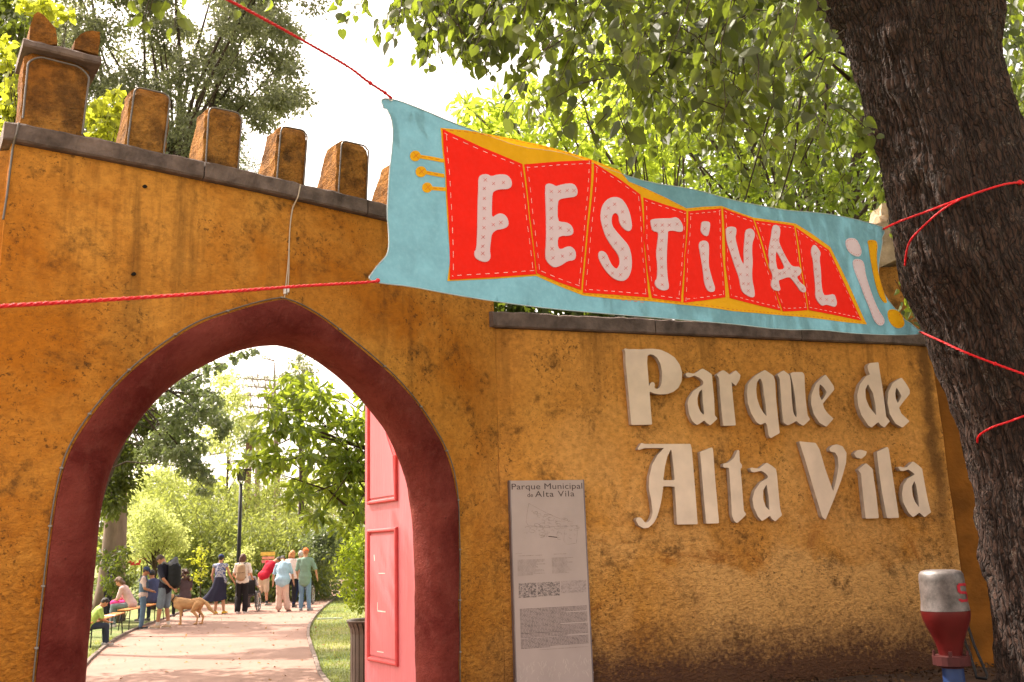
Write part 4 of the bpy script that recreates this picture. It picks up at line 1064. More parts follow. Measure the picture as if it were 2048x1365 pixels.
# ============================================================ bottle shaped marker, bar frame
def bottle():
    P = at_y(1893, 1250, 6.9); x0, y0 = P.x+.004, 6.9
    def zz(v): return at_y(1893, v, 6.9).z
    def rr(px): return px/2/FP*7.05
    t = thing('pipe_bottle', 'upturned clear and red bottle with an S set on a blue pipe beside the trunk', 'pipe marker', (x0, y0, bed_z(x0, y0)))
    b0 = V((0, 0, bed_z(x0, y0)))
    m_cl = None
    m, nt, bs, out = base_mat('dirty_clear_plastic'); Pq = coords(nt); f = noise_n(nt, Pq, 14, 6, .7)
    nt.links.new(mixc(nt, ramp(nt, f, .35, .7), (.035, .026, .022), (.150, .120, .112)), bs.inputs['Base Color']); bs.inputs['Roughness'].default_value = .22
    bs.inputs['Transmission Weight'].default_value = .10; bs.inputs['Roughness'].default_value = .55
    upper = [(zz(1139), 1), (zz(1139.5), 50), (zz(1142), 70), (zz(1148), 78), (zz(1160), 80), (zz(1190), 81), (zz(1205), 82), (zz(1212), 84), (zz(1221), 86)]
    lower = [(zz(1221.5), 86.5), (zz(1228), 86), (zz(1240), 82), (zz(1255), 72), (zz(1270), 60), (zz(1285), 50), (zz(1300), 43), (zz(1312), 40), (zz(1322), 40)]
    obj('bottle_top', lathe(bmesh.new(), [(rr(w_), z-b0.z) for z, w_ in upper], 32), m, t, shade=True)
    obj('bottle_body', lathe(bmesh.new(), [(rr(w_), z-b0.z) for z, w_ in lower], 32), M('faded_red_plastic', (.085, .006, .006), .4, .2, 5), t, shade=True)
    bm = bmesh.new(); z1 = zz(1314)-b0.z; z2 = zz(1330)-b0.z
    lathe(bm, [(rr(40), z1+.012), (rr(66), z1+.008), (rr(66), z2), (rr(44), z2-.01), (rr(40), z2-.02)], 20)
    for k in range(5):
        a = k*2*math.pi/5+.5; c = V((math.cos(a), math.sin(a), 0)); box(bm, (-.012, -.006, 0), (.012, .006, .045), Matrix.Translation(c*rr(60)+V((0, 0, z1)))@Matrix.Rotation(a+math.pi/2, 4, 'Z'))
    obj('collar', bm, M('dull_red_collar', (.05, .008, .008), .7, .3, 9), t)
    bm = bmesh.new(); lathe(bm, [(rr(34), z2), (rr(38), z2-.03), (rr(39), 0.0)], 24); obj('pipe', bm, M('blue_painted_pipe', (.012, .03, .10), .5, .3, 8), t, shade=True)
    # S made of a bent stripe on the shoulder
    th0 = math.atan2(-1, .72)
    seg = []; W_ = .020
    pts = [(-1, .62), (-1, 1), (1, 1), (1, .0+.05), (-1, .05-.0), (-1, -1), (1, -1)]
    pts = [(1, .72), (1, 1), (-1, 1), (-1, .08), (1, -.08), (1, -1), (-1, -1), (-1, -.72)]
    zc = (zz(1166)+zz(1203))/2-b0.z; hz = (zz(1166)-zz(1203))/2*.86; hw = .30
    bm = bmesh.new(); R0 = rr(82)+.0015; tw = .2
    def cyl(a, z): return V((R0*math.cos(a), R0*math.sin(a), z))
    for i in range(len(pts)-1):
        (ax, az), (bx, bz) = pts[i], pts[i+1]
        if abs(ax-bx) > .1:
            for k in range(6):
                u0 = ax+(bx-ax)*k/6; u1 = ax+(bx-ax)*(k+1)/6; y0_ = az+(bz-az)*k/6; y1_ = az+(bz-az)*(k+1)/6
                bm.faces.new([bm.verts.new(cyl(th0+u*hw, zc+y*hz+s*.009)) for u, y, s in ((u0, y0_, -1), (u1, y1_, -1), (u1, y1_, 1), (u0, y0_, 1))])
        else:
            s = .085; lo, hi = min(az, bz), max(az, bz)
            bm.faces.new([bm.verts.new(cyl(th0+ax*hw+q*s, zc+y*hz)) for q, y in ((-1, lo), (1, lo), (1, hi), (-1, hi))])
    for v in bm.verts: pass
    obj('letter', bm, M('bright_red_print', (.30, .008, .02), .6), t)
bottle()
t = thing('bar_frame', 'narrow black bent bar frame leaning on the wall behind the red bottle', 'metal frame')
bm = bmesh.new()
A = [at_y(1930, 1235, 8.35), at_y(1948, 1290, 8.2), at_y(1974, 1350, 8.05), at_y(1972, 1358, 8.0), at_y(1953, 1356, 8.0), at_y(1950, 1342, 8.03), at_y(1940, 1310, 8.12), at_y(1925, 1270, 8.25)]
tube(bm, A, .012, 8); obj('frame', bm, m_black, t, shade=True)
# ============================================================ door leaf
hp = wp(*hit(840, 1100, .36), .36); 
def dplane(u, v, org, dr_):      # intersect with vertical plane through org along dr_
    n = V((dr_.y, -dr_.x, 0)); d = ray(u, v); t = (org-EYE).dot(n)/d.dot(n); return EYE+d*t
# the free edge stands 1.1 m from the hinge along the line of sight through u=730
best = None
for i in range(200):
    Y = hp.y+.3+i*.01; p = at_y(730, 1100, Y)
    L = math.hypot(p.x-hp.x, p.y-hp.y)
    if best is None or abs(L-1.12) < best[0]: best = (abs(L-1.12), p)
fe = best[1]; H0 = V((hp.x, hp.y, 0)); ddr = V((fe.x-hp.x, fe.y-hp.y, 0)); DL = ddr.length; ddr.normalize()
dn = V((-ddr.y, ddr.x, 0))
if dn.dot(V((-1, -.2, 0))) < 0: dn = -dn       # visible face looks left / towards us
print('door', H0, fe, DL)
door = thing('gate_door', 'pink panelled wooden gate leaf standing open inside the right of the archway', 'door', H0)
def dfn(a, z, d=0.0): return ddr*a+V((0, 0, z))-dn*d
def dp(u, v):
    p = dplane(u, v, H0, ddr)-H0; return (p.dot(ddr), p.z)
topz = 3.02
# quarter-arch head: high at the free edge, falling to the hinge
arc = [(DL-(DL-.0)*math.sin(k*math.pi/2/10)**1.0, 0) for k in range(11)]
zf = dp(732, 812)[1]+.25
head = []
for k in range(13):
    s = k/12; a = DL*(1-s); z = zf-1.25*(s**2.2); head.append((a, z))
leaf_loop = [(DL, .03)]+head+[(0, .03)]
obj('leaf_boards', slab([leaf_loop], .3, dfn, 0, .055, back=True), m_pink, door)
def moulding(L, w_=.034, name='moulding', closed=True):
    bm = bmesh.new(); n = len(L)
    cx = sum(p[0] for p in L)/n; cz = sum(p[1] for p in L)/n
    prof_ = [(0, 0), (0, -.016), (.3, -.026), (.65, -.026), (1, -.010), (1, 0)]
    R = []
    for i in range(n):
        p0 = V(L[i-1]); p1 = V(L[i]); p2 = V(L[(i+1) % n])
        t1 = (p1-p0).normalized(); t2 = (p2-p1).normalized(); n1 = V((-t1.y, t1.x)); n2 = V((-t2.y, t2.x)); b = (n1+n2); b = b/max(.25, b.dot(n1))
        if (V((cx, cz))-p1).dot(b) < 0: b = -b
        R.append([bm.verts.new(dfn(p1.x+b.x*w_*s, p1.y+b.y*w_*s, d)) for s, d in prof_])
    for i in range(n):
        for j in range(5): bm.faces.new((R[i][j], R[i][j+1], R[(i+1) % n][j+1], R[(i+1) % n][j]))
    bmesh.ops.recalc_face_normals(bm, faces=bm.faces)
    obj(name, bm, m_pinkd if name == 'moulding' else m_pink, door)
q1 = dp(738, 1063); q2 = dp(796, 1051); q3 = dp(796, 1332); q4 = dp(738, 1322)
aL = q1[0]; aR = q2[0]; zt_ = (q1[1]+q2[1])/2; zb2 = (q4[1]+q3[1])/2
moulding([(aL, zb2), (aL, zt_), (aR, zt_), (aR, zb2)])
u1 = dp(740, 1012); u2 = dp(795, 1000); zb3 = (u1[1]+u2[1])/2
zl_ = zf-.10
moulding([(aL, zb3), (aL, zl_+.05), (aL-(aL-aR)*.35, zl_-.12), (aL-(aL-aR)*.7, zl_-.40), (aR, zb3+.38), (aR, zb3)])
def raised(L, d=-.012):
    obj('panel', slab([L], .3, dfn, d, 0), m_pink, door)
i_ = .052
raised([(aL-i_, zb2+i_), (aL-i_, zt_-i_), (aR+i_, zt_-i_), (aR+i_, zb2+i_)])
raised([(aL-i_, zb3+i_), (aL-i_, zl_-.06), (aL-(aL-aR)*.38, zl_-.22), (aR+i_+.02, zb3+.38), (aR+i_, zb3+i_)])
# scratches where fittings were removed
def scr(pl, w_=.005, dd=-.0135):
    bm = bmesh.new()
    for i in range(len(pl)-1):
        a = V(pl[i]); b = V(pl[i+1]); t = (b-a).normalized(); n = V((-t.y, t.x))*w_
        bm.faces.new([bm.verts.new(dfn(p.x, p.y, dd)) for p in (a-n, b-n, b+n, a+n)])
    obj('scratch', bm, m_scratch, door)
scr([dp(758, 1205), dp(758, 1222), dp(774, 1224)]); scr([dp(757, 1303), dp(770, 1305)], .004); scr([dp(760, 1147), dp(773, 1147)], .003); scr([dp(751, 1110), dp(752, 1122)], .006)
# back edge strap
bm = bmesh.new(); box(bm, (-.02, -.03, 0.03), (.02, .05, 1.95)); o = obj('hinge_post', bm, m_pinkd, door); o.location = (0, 0, 0)

# ============================================================ planter and its shrub
pc_ = at_y(745, 1240, 12.6); Rr = .31
plt = thing('slatted_planter', 'tall brown metal slatted planter tub beside the open pink gate leaf', 'planter', (pc_.x, 12.6, 0))
zt2 = pc_.z
m_brown = M('brown_painted_steel', (.10, .062, .048), .45, .12, 8, spec=.5)
bb = bmesh.new()
sec = [(.0, 0.02), (.0, zt2-.16), (.012, zt2-.09), (.045, zt2-.02)]
for i in range(len(sec)-1):
    (r1, z1), (r2, z2) = sec[i], sec[i+1]
    q = [bb.verts.new((Rr-.03+r, y, z)) for r, y, z in ((r1, -.028, z1), (r1, .028, z1), (r2, .028, z2), (r2, -.028, z2))]; bb.faces.new(q)
    q2_ = [bb.verts.new((Rr-.038+r, y, z)) for r, y, z in ((r1, -.028, z1), (r1, .028, z1), (r2, .028, z2), (r2, -.028, z2))]; bb.faces.new(q2_[::-1])
    for a_, b_ in ((0, 3), (1, 2)): bb.faces.new((q[a_], q[b_], q2_[b_], q2_[a_]))
sme = to_mesh(bb, 'slat', m_brown)
for k in range(26):
    o = obj('slat', sme, parent=plt); o.rotation_euler = (0, 0, k*2*math.pi/26)
bm = bmesh.new(); lathe(bm, [(Rr+.01, zt2-.02), (Rr+.03, zt2), (Rr+.015, zt2+.012), (Rr-.03, zt2), (Rr-.05, zt2-.06)], 32)
obj('rim', bm, m_brown, plt, shade=True)
bm = bmesh.new(); lathe(bm, [(Rr-.05, 0.01), (Rr-.05, zt2-.05), (.001, zt2-.05)], 24); obj('liner', bm, M('black_liner', (.015, .013, .012), .8), plt)

# ============================================================ lamp post
lpb = at_z(474, 1212); Yl = 29.0; p = at_y(476, 1160, Yl)
lam = thing('lamp_post', 'slim dark lamp post with flat lantern head rising behind the walkers', 'lamp post', (p.x, Yl, 0))
top = at_y(481, 968, Yl); dx = top.x-p.x
zl2 = top.z
bm = bmesh.new(); tube(bm, [(0, 0, 0), (0, 0, zl2)], [.075, .05], 10); obj('pole', bm, m_black, lam, shade=True)
bm = bmesh.new()
for a in range(3):
    th = a*2.09; tube(bm, [(0, 0, zl2), (.13*math.cos(th), .13*math.sin(th), zl2+.12), (.15*math.cos(th), .15*math.sin(th), zl2+.42)], .012, 5)
obj('bracket', bm, m_black, lam)
bm = bmesh.new(); lathe(bm, [(.11, zl2+.10), (.15, zl2+.40)], 16); obj('lantern_glass', bm, M('smoked_lamp_glass', (.10, .10, .09), .2, transl=.3), lam, shade=True)
bm = bmesh.new(); lathe(bm, [(.001, zl2+.47), (.34, zl2+.43), (.35, zl2+.41), (.001, zl2+.40)], 20); obj('lantern_cap', bm, m_black, lam, shade=True)

# ============================================================ beer benches
m_plank = M('orange_varnished_bench_top', (.56, .22, .06), .35, .2, 4, stretch=(1, 6, 1))
def bench(x0, y0, x1, y1, label, h=.48, wdt=.26):
    L = math.hypot(x1-x0, y1-y0); t = thing('beer_bench', label, 'bench', ((x0+x1)/2, (y0+y1)/2, 0), math.atan2(y1-y0, x1-x0), 'folding benches beside the path')
    bm = bmesh.new(); box(bm, (-L/2, -wdt/2, h-.028), (L/2, wdt/2, h), bev=.006); obj('seat', bm, m_plank, t)
    for s in (-1, 1):
        bm = bmesh.new(); X = s*(L/2-.22)
        for q in (-1, 1):
            tube(bm, [(X-s*.02, q*.10, h-.03), (X+s*.10, q*.12, 0.0)], .013, 6)
        tube(bm, [(X+s*.035, -.105, .26), (X+s*.035, .105, .26)], .010, 6); tube(bm, [(X, -.10, h-.04), (X, .10, h-.04)], .012, 6)
        tube(bm, [(X+s*.03, 0, .27), (X-s*.22, 0, h-.03)], .009, 6)
        obj('leg', bm, m_black, t, shade=True)
    return t
def gp(u, v, z=0): p = at_z(u, v, z); return p.x, p.y
b1 = gp(168, 1246, .48)+gp(238, 1225, .48)
b2 = gp(246, 1220, .48)+gp(322, 1204, .48)
bench(*b1, 'near folding bench with orange plank, children and paper on it, by the left jamb')
bench(*b2, 'farther folding bench with orange plank behind the boy in dungarees')

# ============================================================ people
SK = dict(light=(.52, .27, .17), tan=(.42, .20, .115), pale=(.58, .33, .23))
def skin(k): return M('skin_'+k, SK[k], .55, .05, 12)
def cloth_m(name, c, var=.12, sc_=9): return M('cloth_'+name, c, .85, var, sc_, .4, 60, spec=.15)
def rotx(p, c, a):  # lean forward (+y) about x axis at c
    d = V(p)-V(c); return V(c)+Matrix.Rotation(-a, 3, 'X')@d
def roty(p, c, a):
    d = V(p)-V(c); return V(c)+Matrix.Rotation(a, 3, 'Y')@d
def std():
    J = dict(pel=(0, 0, .95), wa=(0, .0, 1.08), ch=(0, 0, 1.28), nb=(0, -.01, 1.46), nk=(0, .0, 1.53), hd=(0, .025, 1.635))
    for s, n in ((-1, 'l'), (1, 'r')):
        J['s'+n] = (s*.185, 0, 1.415); J['e'+n] = (s*.245, -.02, 1.13); J['w'+n] = (s*.265, .05, .89); J['h'+n] = (s*.27, .08, .80)
        J['p'+n] = (s*.09, 0, .92); J['k'+n] = (s*.10, .015, .50); J['a'+n] = (s*.105, -.015, .085); J['t'+n] = (s*.125, .15, .03)
    return {k: V(v) for k, v in J.items()}
UP = ['wa', 'ch', 'nb', 'nk', 'hd', 'sl', 'sr', 'el', 'er', 'wl', 'wr', 'hl', 'hr']
def lean(J, fwd=0, side=0, keys=UP, c='pel'):
    for k in keys: J[k] = roty(rotx(J[k], J[c], fwd), J[c], side)
def head_turn(J, fwd=0, side=0):
    J['hd'] = roty(rotx(J['hd'], J['nk'], fwd), J['nk'], side)
def hand_bm(bm, w, h, lat, r=1.0):
    """palm + four separate bent fingers + thumb between wrist w and hand centre h"""
    t = (h-w).normalized(); s = (lat-t*lat.dot(t)).normalized(); q = s.cross(t)
    palm = w+t*.055
    cap(bm, w, palm+t*.03, .024*r, .020*r, s, 1.55, 8)
    for k, (o, l) in enumerate(((-1.5, .058), (-.5, .070), (.5, .075), (1.5, .066))):
        a = palm+t*.035+s*o*.0165*r; b = a+t*l*.5*r+q*.006; c = b+t*l*.4*r+q*.018
        cap(bm, a, b, .0095*r, .0085*r, n=6); cap(bm, b, c, .0085*r, .0072*r, n=6)
    a = w+t*.02+s*.022*r; b = a+s*.032*r+t*.02; c = b+t*.035*r+q*.006; cap(bm, a, b, .012*r, .0095*r, n=6); cap(bm, b, c, .0095*r, .008*r, n=6)
NP = [0]
def person(label, loc, rz, h=1.75, J=None, sk='light', hair=('short', (.03, .02, .015)), top=None, sleeve=.5, bottom=None, blen=1.0, flare=0, shoe=(.5, .4, .3), hat=None,
           fat=1.0, skirt=None, extra=None, fem=False, topvar=None, hem=None, vox=.0145, sandals=False, socks=None, belly=0):
    J = J or std(); S = h/1.75
    root = thing('person', label, 'person', loc, rz); root.scale = (S, S, S)
    lat = (J['sr']-J['sl']).normalized(); plat = (J['pr']-J['pl']).normalized()
    f = fat; sh = .93 if fem else 1.0
    def torso(bm, inf=0, low=True):
        cap(bm, J['pel'], J['wa'], (.112+inf*1.8)*f, (.100+inf)*f, plat, 1.42 if not fem else 1.5)
        cap(bm, J['wa'], J['ch'], (.100+inf)*f, (.112+inf)*f, lat, 1.38)
        cap(bm, J['ch'], J['nb']-(J['nb']-J['ch'])*.25, (.112+inf)*f, (.085+inf)*f, lat, 1.45*sh)
        for n in 'lr': cap(bm, J['nb']-(J['nb']-J['ch'])*.15, J['s'+n], .062+inf, .055+inf)
        if belly: ellip(bm, (J['wa']*.6+J['pel']*.4)+V((0, .06, 0)), (.15+inf, .13*belly, .15))
    bm = bmesh.new(); torso(bm)
    cap(bm, J['nb'], J['nk']+(J['hd']-J['nk'])*.3, .062, .052)
    fw = V((0, 1, 0)); hz = (J['hd']-J['nk']).normalized()
    hl = lat.copy(); hf = hz.cross(hl)
    if hf.dot(J.get('look', fw)) < 0: hf = -hf
    if 'look' in J:
        hf = (J['look']-hz*J['look'].dot(hz)).normalized(); hl = hf.cross(hz)
    HM = Matrix((hl, hf, hz)).transposed()
    def hp_(x, y, z): return J['hd']+HM@V((x, y, z))
    ellip(bm, J['hd'], (.074, .092, .112), HM); ellip(bm, hp_(0, .035, -.055), (.052, .055, .058), HM)
    cap(bm, hp_(0, .085, .012), hp_(0, .108, -.018), .011, .015, n=8)      # nose
    for s in (-1, 1):
        ellip(bm, hp_(s*.075, -.005, -.005), (.010, .020, .030), HM, 8, 6)
    ellip(bm, hp_(0, .088, -.048), (.026, .010, .010), HM, 8, 6)           # lips
    for n in 'lr':
        cap(bm, J['s'+n], J['e'+n], .047*(.9 if fem else 1)*min(f, 1.15), .038, n=10); cap(bm, J['e'+n], J['w'+n], .038, .026, n=10)
        hand_bm(bm, J['w'+n], J['h'+n], V((0, 1, 0)) if abs((J['h'+n]-J['w'+n]).normalized().y) < .8 else V((1, 0, 0)))
        cap(bm, J['p'+n], J['k'+n], .082*min(f, 1.15), .052, n=12); cap(bm, J['k'+n], J['k'+n]+(J['a'+n]-J['k'+n])*.35, .052, .055, n=12); cap(bm, J['k'+n]+(J['a'+n]-J['k'+n])*.35, J['a'+n], .054, .036, n=12)
        cap(bm, J['a'+n], J['t'+n]+V((0, 0, .012)), .036, .026, n=8)
    obj('body', remesh(bm, vox, 2, skin(sk), 'body'), parent=root)
    for s in (-1, 1):
        bm = bmesh.new(); ellip(bm, hp_(s*.03, .082, .012), (.012, .007, .008), HM, 8, 6); obj('eye', bm, M('eye_dark', (.05, .035, .03), .3), root, shade=True)
    # ---- shirt
    if top:
        nm, col = top; bm = bmesh.new(); torso(bm, .013)
        if hem is not None: cap(bm, J['pel']+V((0, 0, .02)), J['pel']+V((0, 0, -hem)), .130*f, .126*f, plat, 1.42)
        for n in 'lr':
            if sleeve > 0:
                e = J['s'+n]+(J['e'+n]-J['s'+n])*min(1, sleeve*1.35)
                cap(bm, J['s'+n], e, .062, .056, n=10)
                if sleeve >= 1: cap(bm, J['e'+n], J['w'+n], .050, .038, n=10)
        me = remesh(bm, .016, 3, cloth_m(nm, col) if topvar is None else topvar, 'shirt')
        for v in me.vertices: v.co += V((noise.noise(v.co*9)*.008, noise.noise(v.co*9+V((5, 0, 0)))*.010, 0))
        obj('shirt', me, parent=root)
    if bottom:
        nm, col = bottom; bm = bmesh.new()
        cap(bm, J['pel']+V((0, 0, .03)), J['pel']+V((0, 0, -.04)), .118*f, .118*f, plat, 1.42)
        for n in 'lr':
            kk = J['k'+n]; aa = J['a'+n]
            if blen <= .55:
                e = J['p'+n]+(kk-J['p'+n])*(blen*1.9); cap(bm, J['p'+n], e, .098*min(f, 1.15), .088, n=12)
            else:
                cap(bm, J['p'+n], kk, .096*min(f, 1.15), .068+flare*.5, n=12)
                e = kk+(aa-kk)*((blen-.5)*2)*.96; cap(bm, kk, e, .068+flare*.5, .052+flare, n=12)
        me = remesh(bm, .016, 3, cloth_m(nm, col), 'trousers')
        for v in me.vertices: v.co += V((noise.noise(v.co*8+V((3, 0, 0)))*.010, noise.noise(v.co*8)*.012, 0))
        obj('shorts' if blen <= .55 else 'trousers', me, parent=root)
    if skirt:
        nm, col, pts_ = skirt; bm = bmesh.new(); R = []
        for (cx, cy, rx, ry, z) in pts_:
            R.append([bm.verts.new((cx+rx*math.cos(a)*(1+.05*math.sin(a*7)), cy+ry*math.sin(a)*(1+.07*math.sin(a*5+1)), z+.03*math.sin(a*2+1)*(z < .6))) for a in [2*math.pi*k/36 for k in range(36)]])
        for i in range(len(R)-1):
            for k in range(36): bm.faces.new((R[i][k], R[i][(k+1) % 36], R[i+1][(k+1) % 36], R[i+1][k]))
        obj('skirt', bm, cloth_m(nm, col), root, shade=True)
    # ---- shoes
    for n in 'lr':
        a, t_ = J['a'+n], J['t'+n]; d = (t_-a); d.z = 0; d = d.normalized() if d.length > .01 else V((0, 1, 0))
        bm = bmesh.new(); base = V((a.x, a.y, t_.z))
        if sandals:
            cap(bm, base-d*.03+V((0, 0, -.012)), t_+d*.01+V((0, 0, -.012)), .016, .016, d.cross(V((0, 0, 1))), 2.3, 10)
            cap(bm, a+V((0, 0, -.01)), a+d*.03+V((0, 0, -.02)), .041, .036, n=10)
        else:
            cap(bm, base-d*.035+V((0, 0, .012)), t_-d*.01+V((0, 0, .008)), .042, .036, d.cross(V((0, 0, 1))), 1.15, 12); cap(bm, base+V((0, 0, .02)), a+d*.01, .042, .043, n=10)
        obj('shoe', remesh(bm, .012, 2, M('shoe_%02x%02x%02x' % tuple(int(x*255) for x in shoe), shoe, .6)), parent=root)
        if not sandals:
            bm = bmesh.new(); cap(bm, base-d*.037+V((0, 0, -.018)), t_+d*.002+V((0, 0, -.018)), .016, .016, d.cross(V((0, 0, 1))), 2.7, 12)
            obj('shoe_sole', bm, M('pale_sole', (.6, .55, .5), .7), root, shade=True)
        if socks:
            bm = bmesh.new(); cap(bm, a, a+(J['k'+n]-a)*socks[1], .042, .044, n=10); obj('sock', bm, cloth_m('sock_%d' % int(socks[0][0]*99), socks[0]), root, shade=True)
    # ---- hair
    style, hc = hair; hm = M('hair_%02x%02x' % (int(hc[0]*255), int(hc[1]*255)), hc, .5, .35, 30, 1, 90, stretch=(3, 3, 1), spec=.4)
    bm = bmesh.new()
    ellip(bm, hp_(0, -.018, .022), (.084, .096, .108), HM); ellip(bm, hp_(0, .03, .075), (.066, .06, .045), HM)
    if style == 'long':
        for x in (-.045, 0, .045): cap(bm, hp_(x, -.05, .0), hp_(x*1.3, -.085, -.26), .050, .034, n=8)
    if style == 'bob':
        for x in (-.055, 0, .055): cap(bm, hp_(x, -.04, 0), hp_(x*1.2, -.05, -.10), .05, .042, n=8)
    if style == 'bun': ellip(bm, hp_(0, -.10, .06), (.045, .045, .045), HM)
    if style == 'curly':
        for k in range(34):
            a = random.uniform(0, 6.28); zz_ = random.uniform(-.26, .08); rr_ = .085+.03*(zz_ < 0); y = -abs(math.sin(a))*rr_-.01
            ellip(bm, hp_(math.cos(a)*rr_, y, zz_), (.035, .035, .035), HM, 8, 6)
    me = remesh(bm, .012, 1, hm)
    for v in me.vertices: v.co += V((noise.noise(v.co*40), noise.noise(v.co*40+V((7, 0, 0))), noise.noise(v.co*40+V((0, 7, 0)))))*.006
    # cut away hair in front of the face
    bmh = bmesh.new(); bmh.from_mesh(me); HMi = HM.inverted()
    kill = []
    for v in bmh.verts:
        l = HMi@(v.co-J['hd'])
        if l.y > .045 and l.z < .045: kill.append(v)
        elif l.y > .02 and l.z < -.02: kill.append(v)
    bmesh.ops.delete(bmh, geom=kill, context='VERTS'); bmh.to_mesh(me); bmh.free()
    obj('hair', me, parent=root)
    if hat:
        kind, hcol = hat; bm = bmesh.new(); K = 18; R = []
        for j in range(7):
            ph = j/6*math.pi/2; R.append([bm.verts.new(hp_(.092*math.cos(ph)*math.cos(a) if j < 6 else 0.001*math.cos(a), .108*math.cos(ph)*math.sin(a)-.01 if j < 6 else -.01+.001*math.sin(a), .035+.098*math.sin(ph))) for a in [2*math.pi*k/K for k in range(K)]])
        for j in range(6):
            for k in range(K): bm.faces.new((R[j][k], R[j][(k+1) % K], R[j+1][(k+1) % K], R[j+1][k]))
        if kind == 'cap':
            F_ = []
            for a in [math.pi*(.18+.64*k/8) for k in range(9)]:
                F_.append((bm.verts.new(hp_(.092*math.cos(a), .108*math.sin(a)-.01, .036)), bm.verts.new(hp_(.085*math.cos(a), .108*math.sin(a)+.075*math.sin(a), .018)), bm.verts.new(hp_(.092*math.cos(a), .106*math.sin(a)-.01, .028)), bm.verts.new(hp_(.085*math.cos(a), .106*math.sin(a)+.075*math.sin(a), .012))))
            for k in range(8):
                bm.faces.new((F_[k][0], F_[k][1], F_[k+1][1], F_[k+1][0])); bm.faces.new((F_[k][2], F_[k][3], F_[k+1][3], F_[k+1][2])); bm.faces.new((F_[k][1], F_[k][3], F_[k+1][3], F_[k+1][1]))
        obj('cap', bm, cloth_m('hat_%02x%02x' % (int(hcol[0]*255), int(hcol[2]*255)), hcol), root, shade=True)
    if extra: extra(root, J, hp_, HM)
    return root, J
def G(u, v): p = at_z(u, v); return V((p.x, p.y, 0))
def face(dx, dy): return math.atan2(-dx, dy)
random.seed(31)
# 1 man with the big black rucksack and the dog
J = std(); lean(J, .10)
J['hd'] = rotx(J['hd'], J['nk'], .45); J['hd'] += V((0, .03, -.015))
for s, n in ((-1, 'l'), (1, 'r')):
    J['e'+n] = V((s*.25, -.13, 1.14)); J['w'+n] = V((s*.13, -.24, .96)); J['h'+n] = V((s*.03, -.26, .90))
J['kl'] = V((-.1, .05, .50)); J['al'] = V((-.10, .10, .085)); J['tl'] = V((-.12, .27, .03)); J['ar'] = V((.10, -.06, .085)); J['tr'] = V((.11, .11, .03))
def rucksack(root, J, hp_, HM):
    bm = bmesh.new(); 
    cap(bm, (0, -.24, 1.05), (0, -.25, 1.38), .15, .135, (1, 0, 0), 1.15, 14); cap(bm, (0, -.22, 1.40), (0, -.19, 1.50), .125, .10, (1, 0, 0), 1.2, 14)
    me = remesh(bm, .016, 3, cloth_m('rucksack_black', (.018, .020, .022)))
    for v in me.vertices: v.co += V((noise.noise(v.co*14), noise.noise(v.co*14+V((4, 0, 0))), 0))*.012
    o = obj('rucksack', me, parent=root)
    bm = bmesh.new(); cap(bm, (0, -.21, 1.48), (0, -.26, 1.60), .11, .05, (1, 0, 0), 1.35, 14); cap(bm, (0, -.16, 1.50), (0, -.31, 1.42), .07, .06, (1, 0, 0), 1.8, 12)
    me = remesh(bm, .014, 2, cloth_m('rucksack_grey', (.12, .13, .15)))
    for v in me.vertices: v.co += V((noise.noise(v.co*20), noise.noise(v.co*20+V((4, 0, 0))), noise.noise(v.co*18)))*.012
    obj('rucksack_lid', me, parent=root)
    for s in (-1, 1):
        bm = bmesh.new(); tube(bm, [(s*.11, -.13, 1.48), (s*.12, -.02, 1.53), (s*.125, .10, 1.42), (s*.13, .12, 1.28), (s*.16, 0, 1.10), (s*.14, -.14, 1.02)], .022, 6); obj('shoulder_strap', bm, cloth_m('strap_grey', (.16, .17, .18)), root, shade=True)
p1 = G(327, 1257)
person('man in navy tee and denim shorts with a bulging black rucksack, beside the dog', p1, face(-.93, .30), 1.78, J, 'tan', ('short', (.06, .032, .02)), ('navy', (.022, .022, .035)), .62, ('denim_grey', (.16, .20, .25)), .5, shoe=(.50, .36, .24), extra=rucksack, socks=((.6, .55, .5), .12), hem=.05)
# 2 boy in dungarees
J = std()
for s, n in ((-1, 'l'), (1, 'r')):
    J['e'+n] = V((s*.23, .04, 1.14)); J['w'+n] = V((s*.16, .22, 1.06)); J['h'+n] = V((s*.10, .30, 1.03))
J['hd'] = rotx(J['hd'], J['nk'], .25)
def bib(root, J, hp_, HM):
    bm = bmesh.new(); cap(bm, (0, .0, 1.0), (0, .0, 1.27), .122, .128, (1, 0, 0), 1.36, 16); me = remesh(bm, .016, 2, cloth_m('dungaree', (.10, .155, .235)))
    obj('dungaree_bib', me, parent=root)
    for s in (-1, 1):
        bm = bmesh.new(); tube(bm, [(s*.09, .12, 1.30), (s*.10, .06, 1.475), (s*.09, -.05, 1.49), (s*.05, -.135, 1.34)], .018, 6); obj('dungaree_strap', bm, cloth_m('dungaree', (.10, .155, .235)), root)
person('boy in blue denim dungarees and navy cap standing by the farther bench', G(283, 1259), face(.75, .25), 1.46, J, 'tan', ('short', (.05, .03, .02)), ('floral_white', (.52, .40, .38)), .55, ('dungaree', (.10, .155, .235)), 1.0, .012, shoe=(.03, .03, .035), hat=('cap', (.035, .06, .13)), extra=bib, fat=.98)
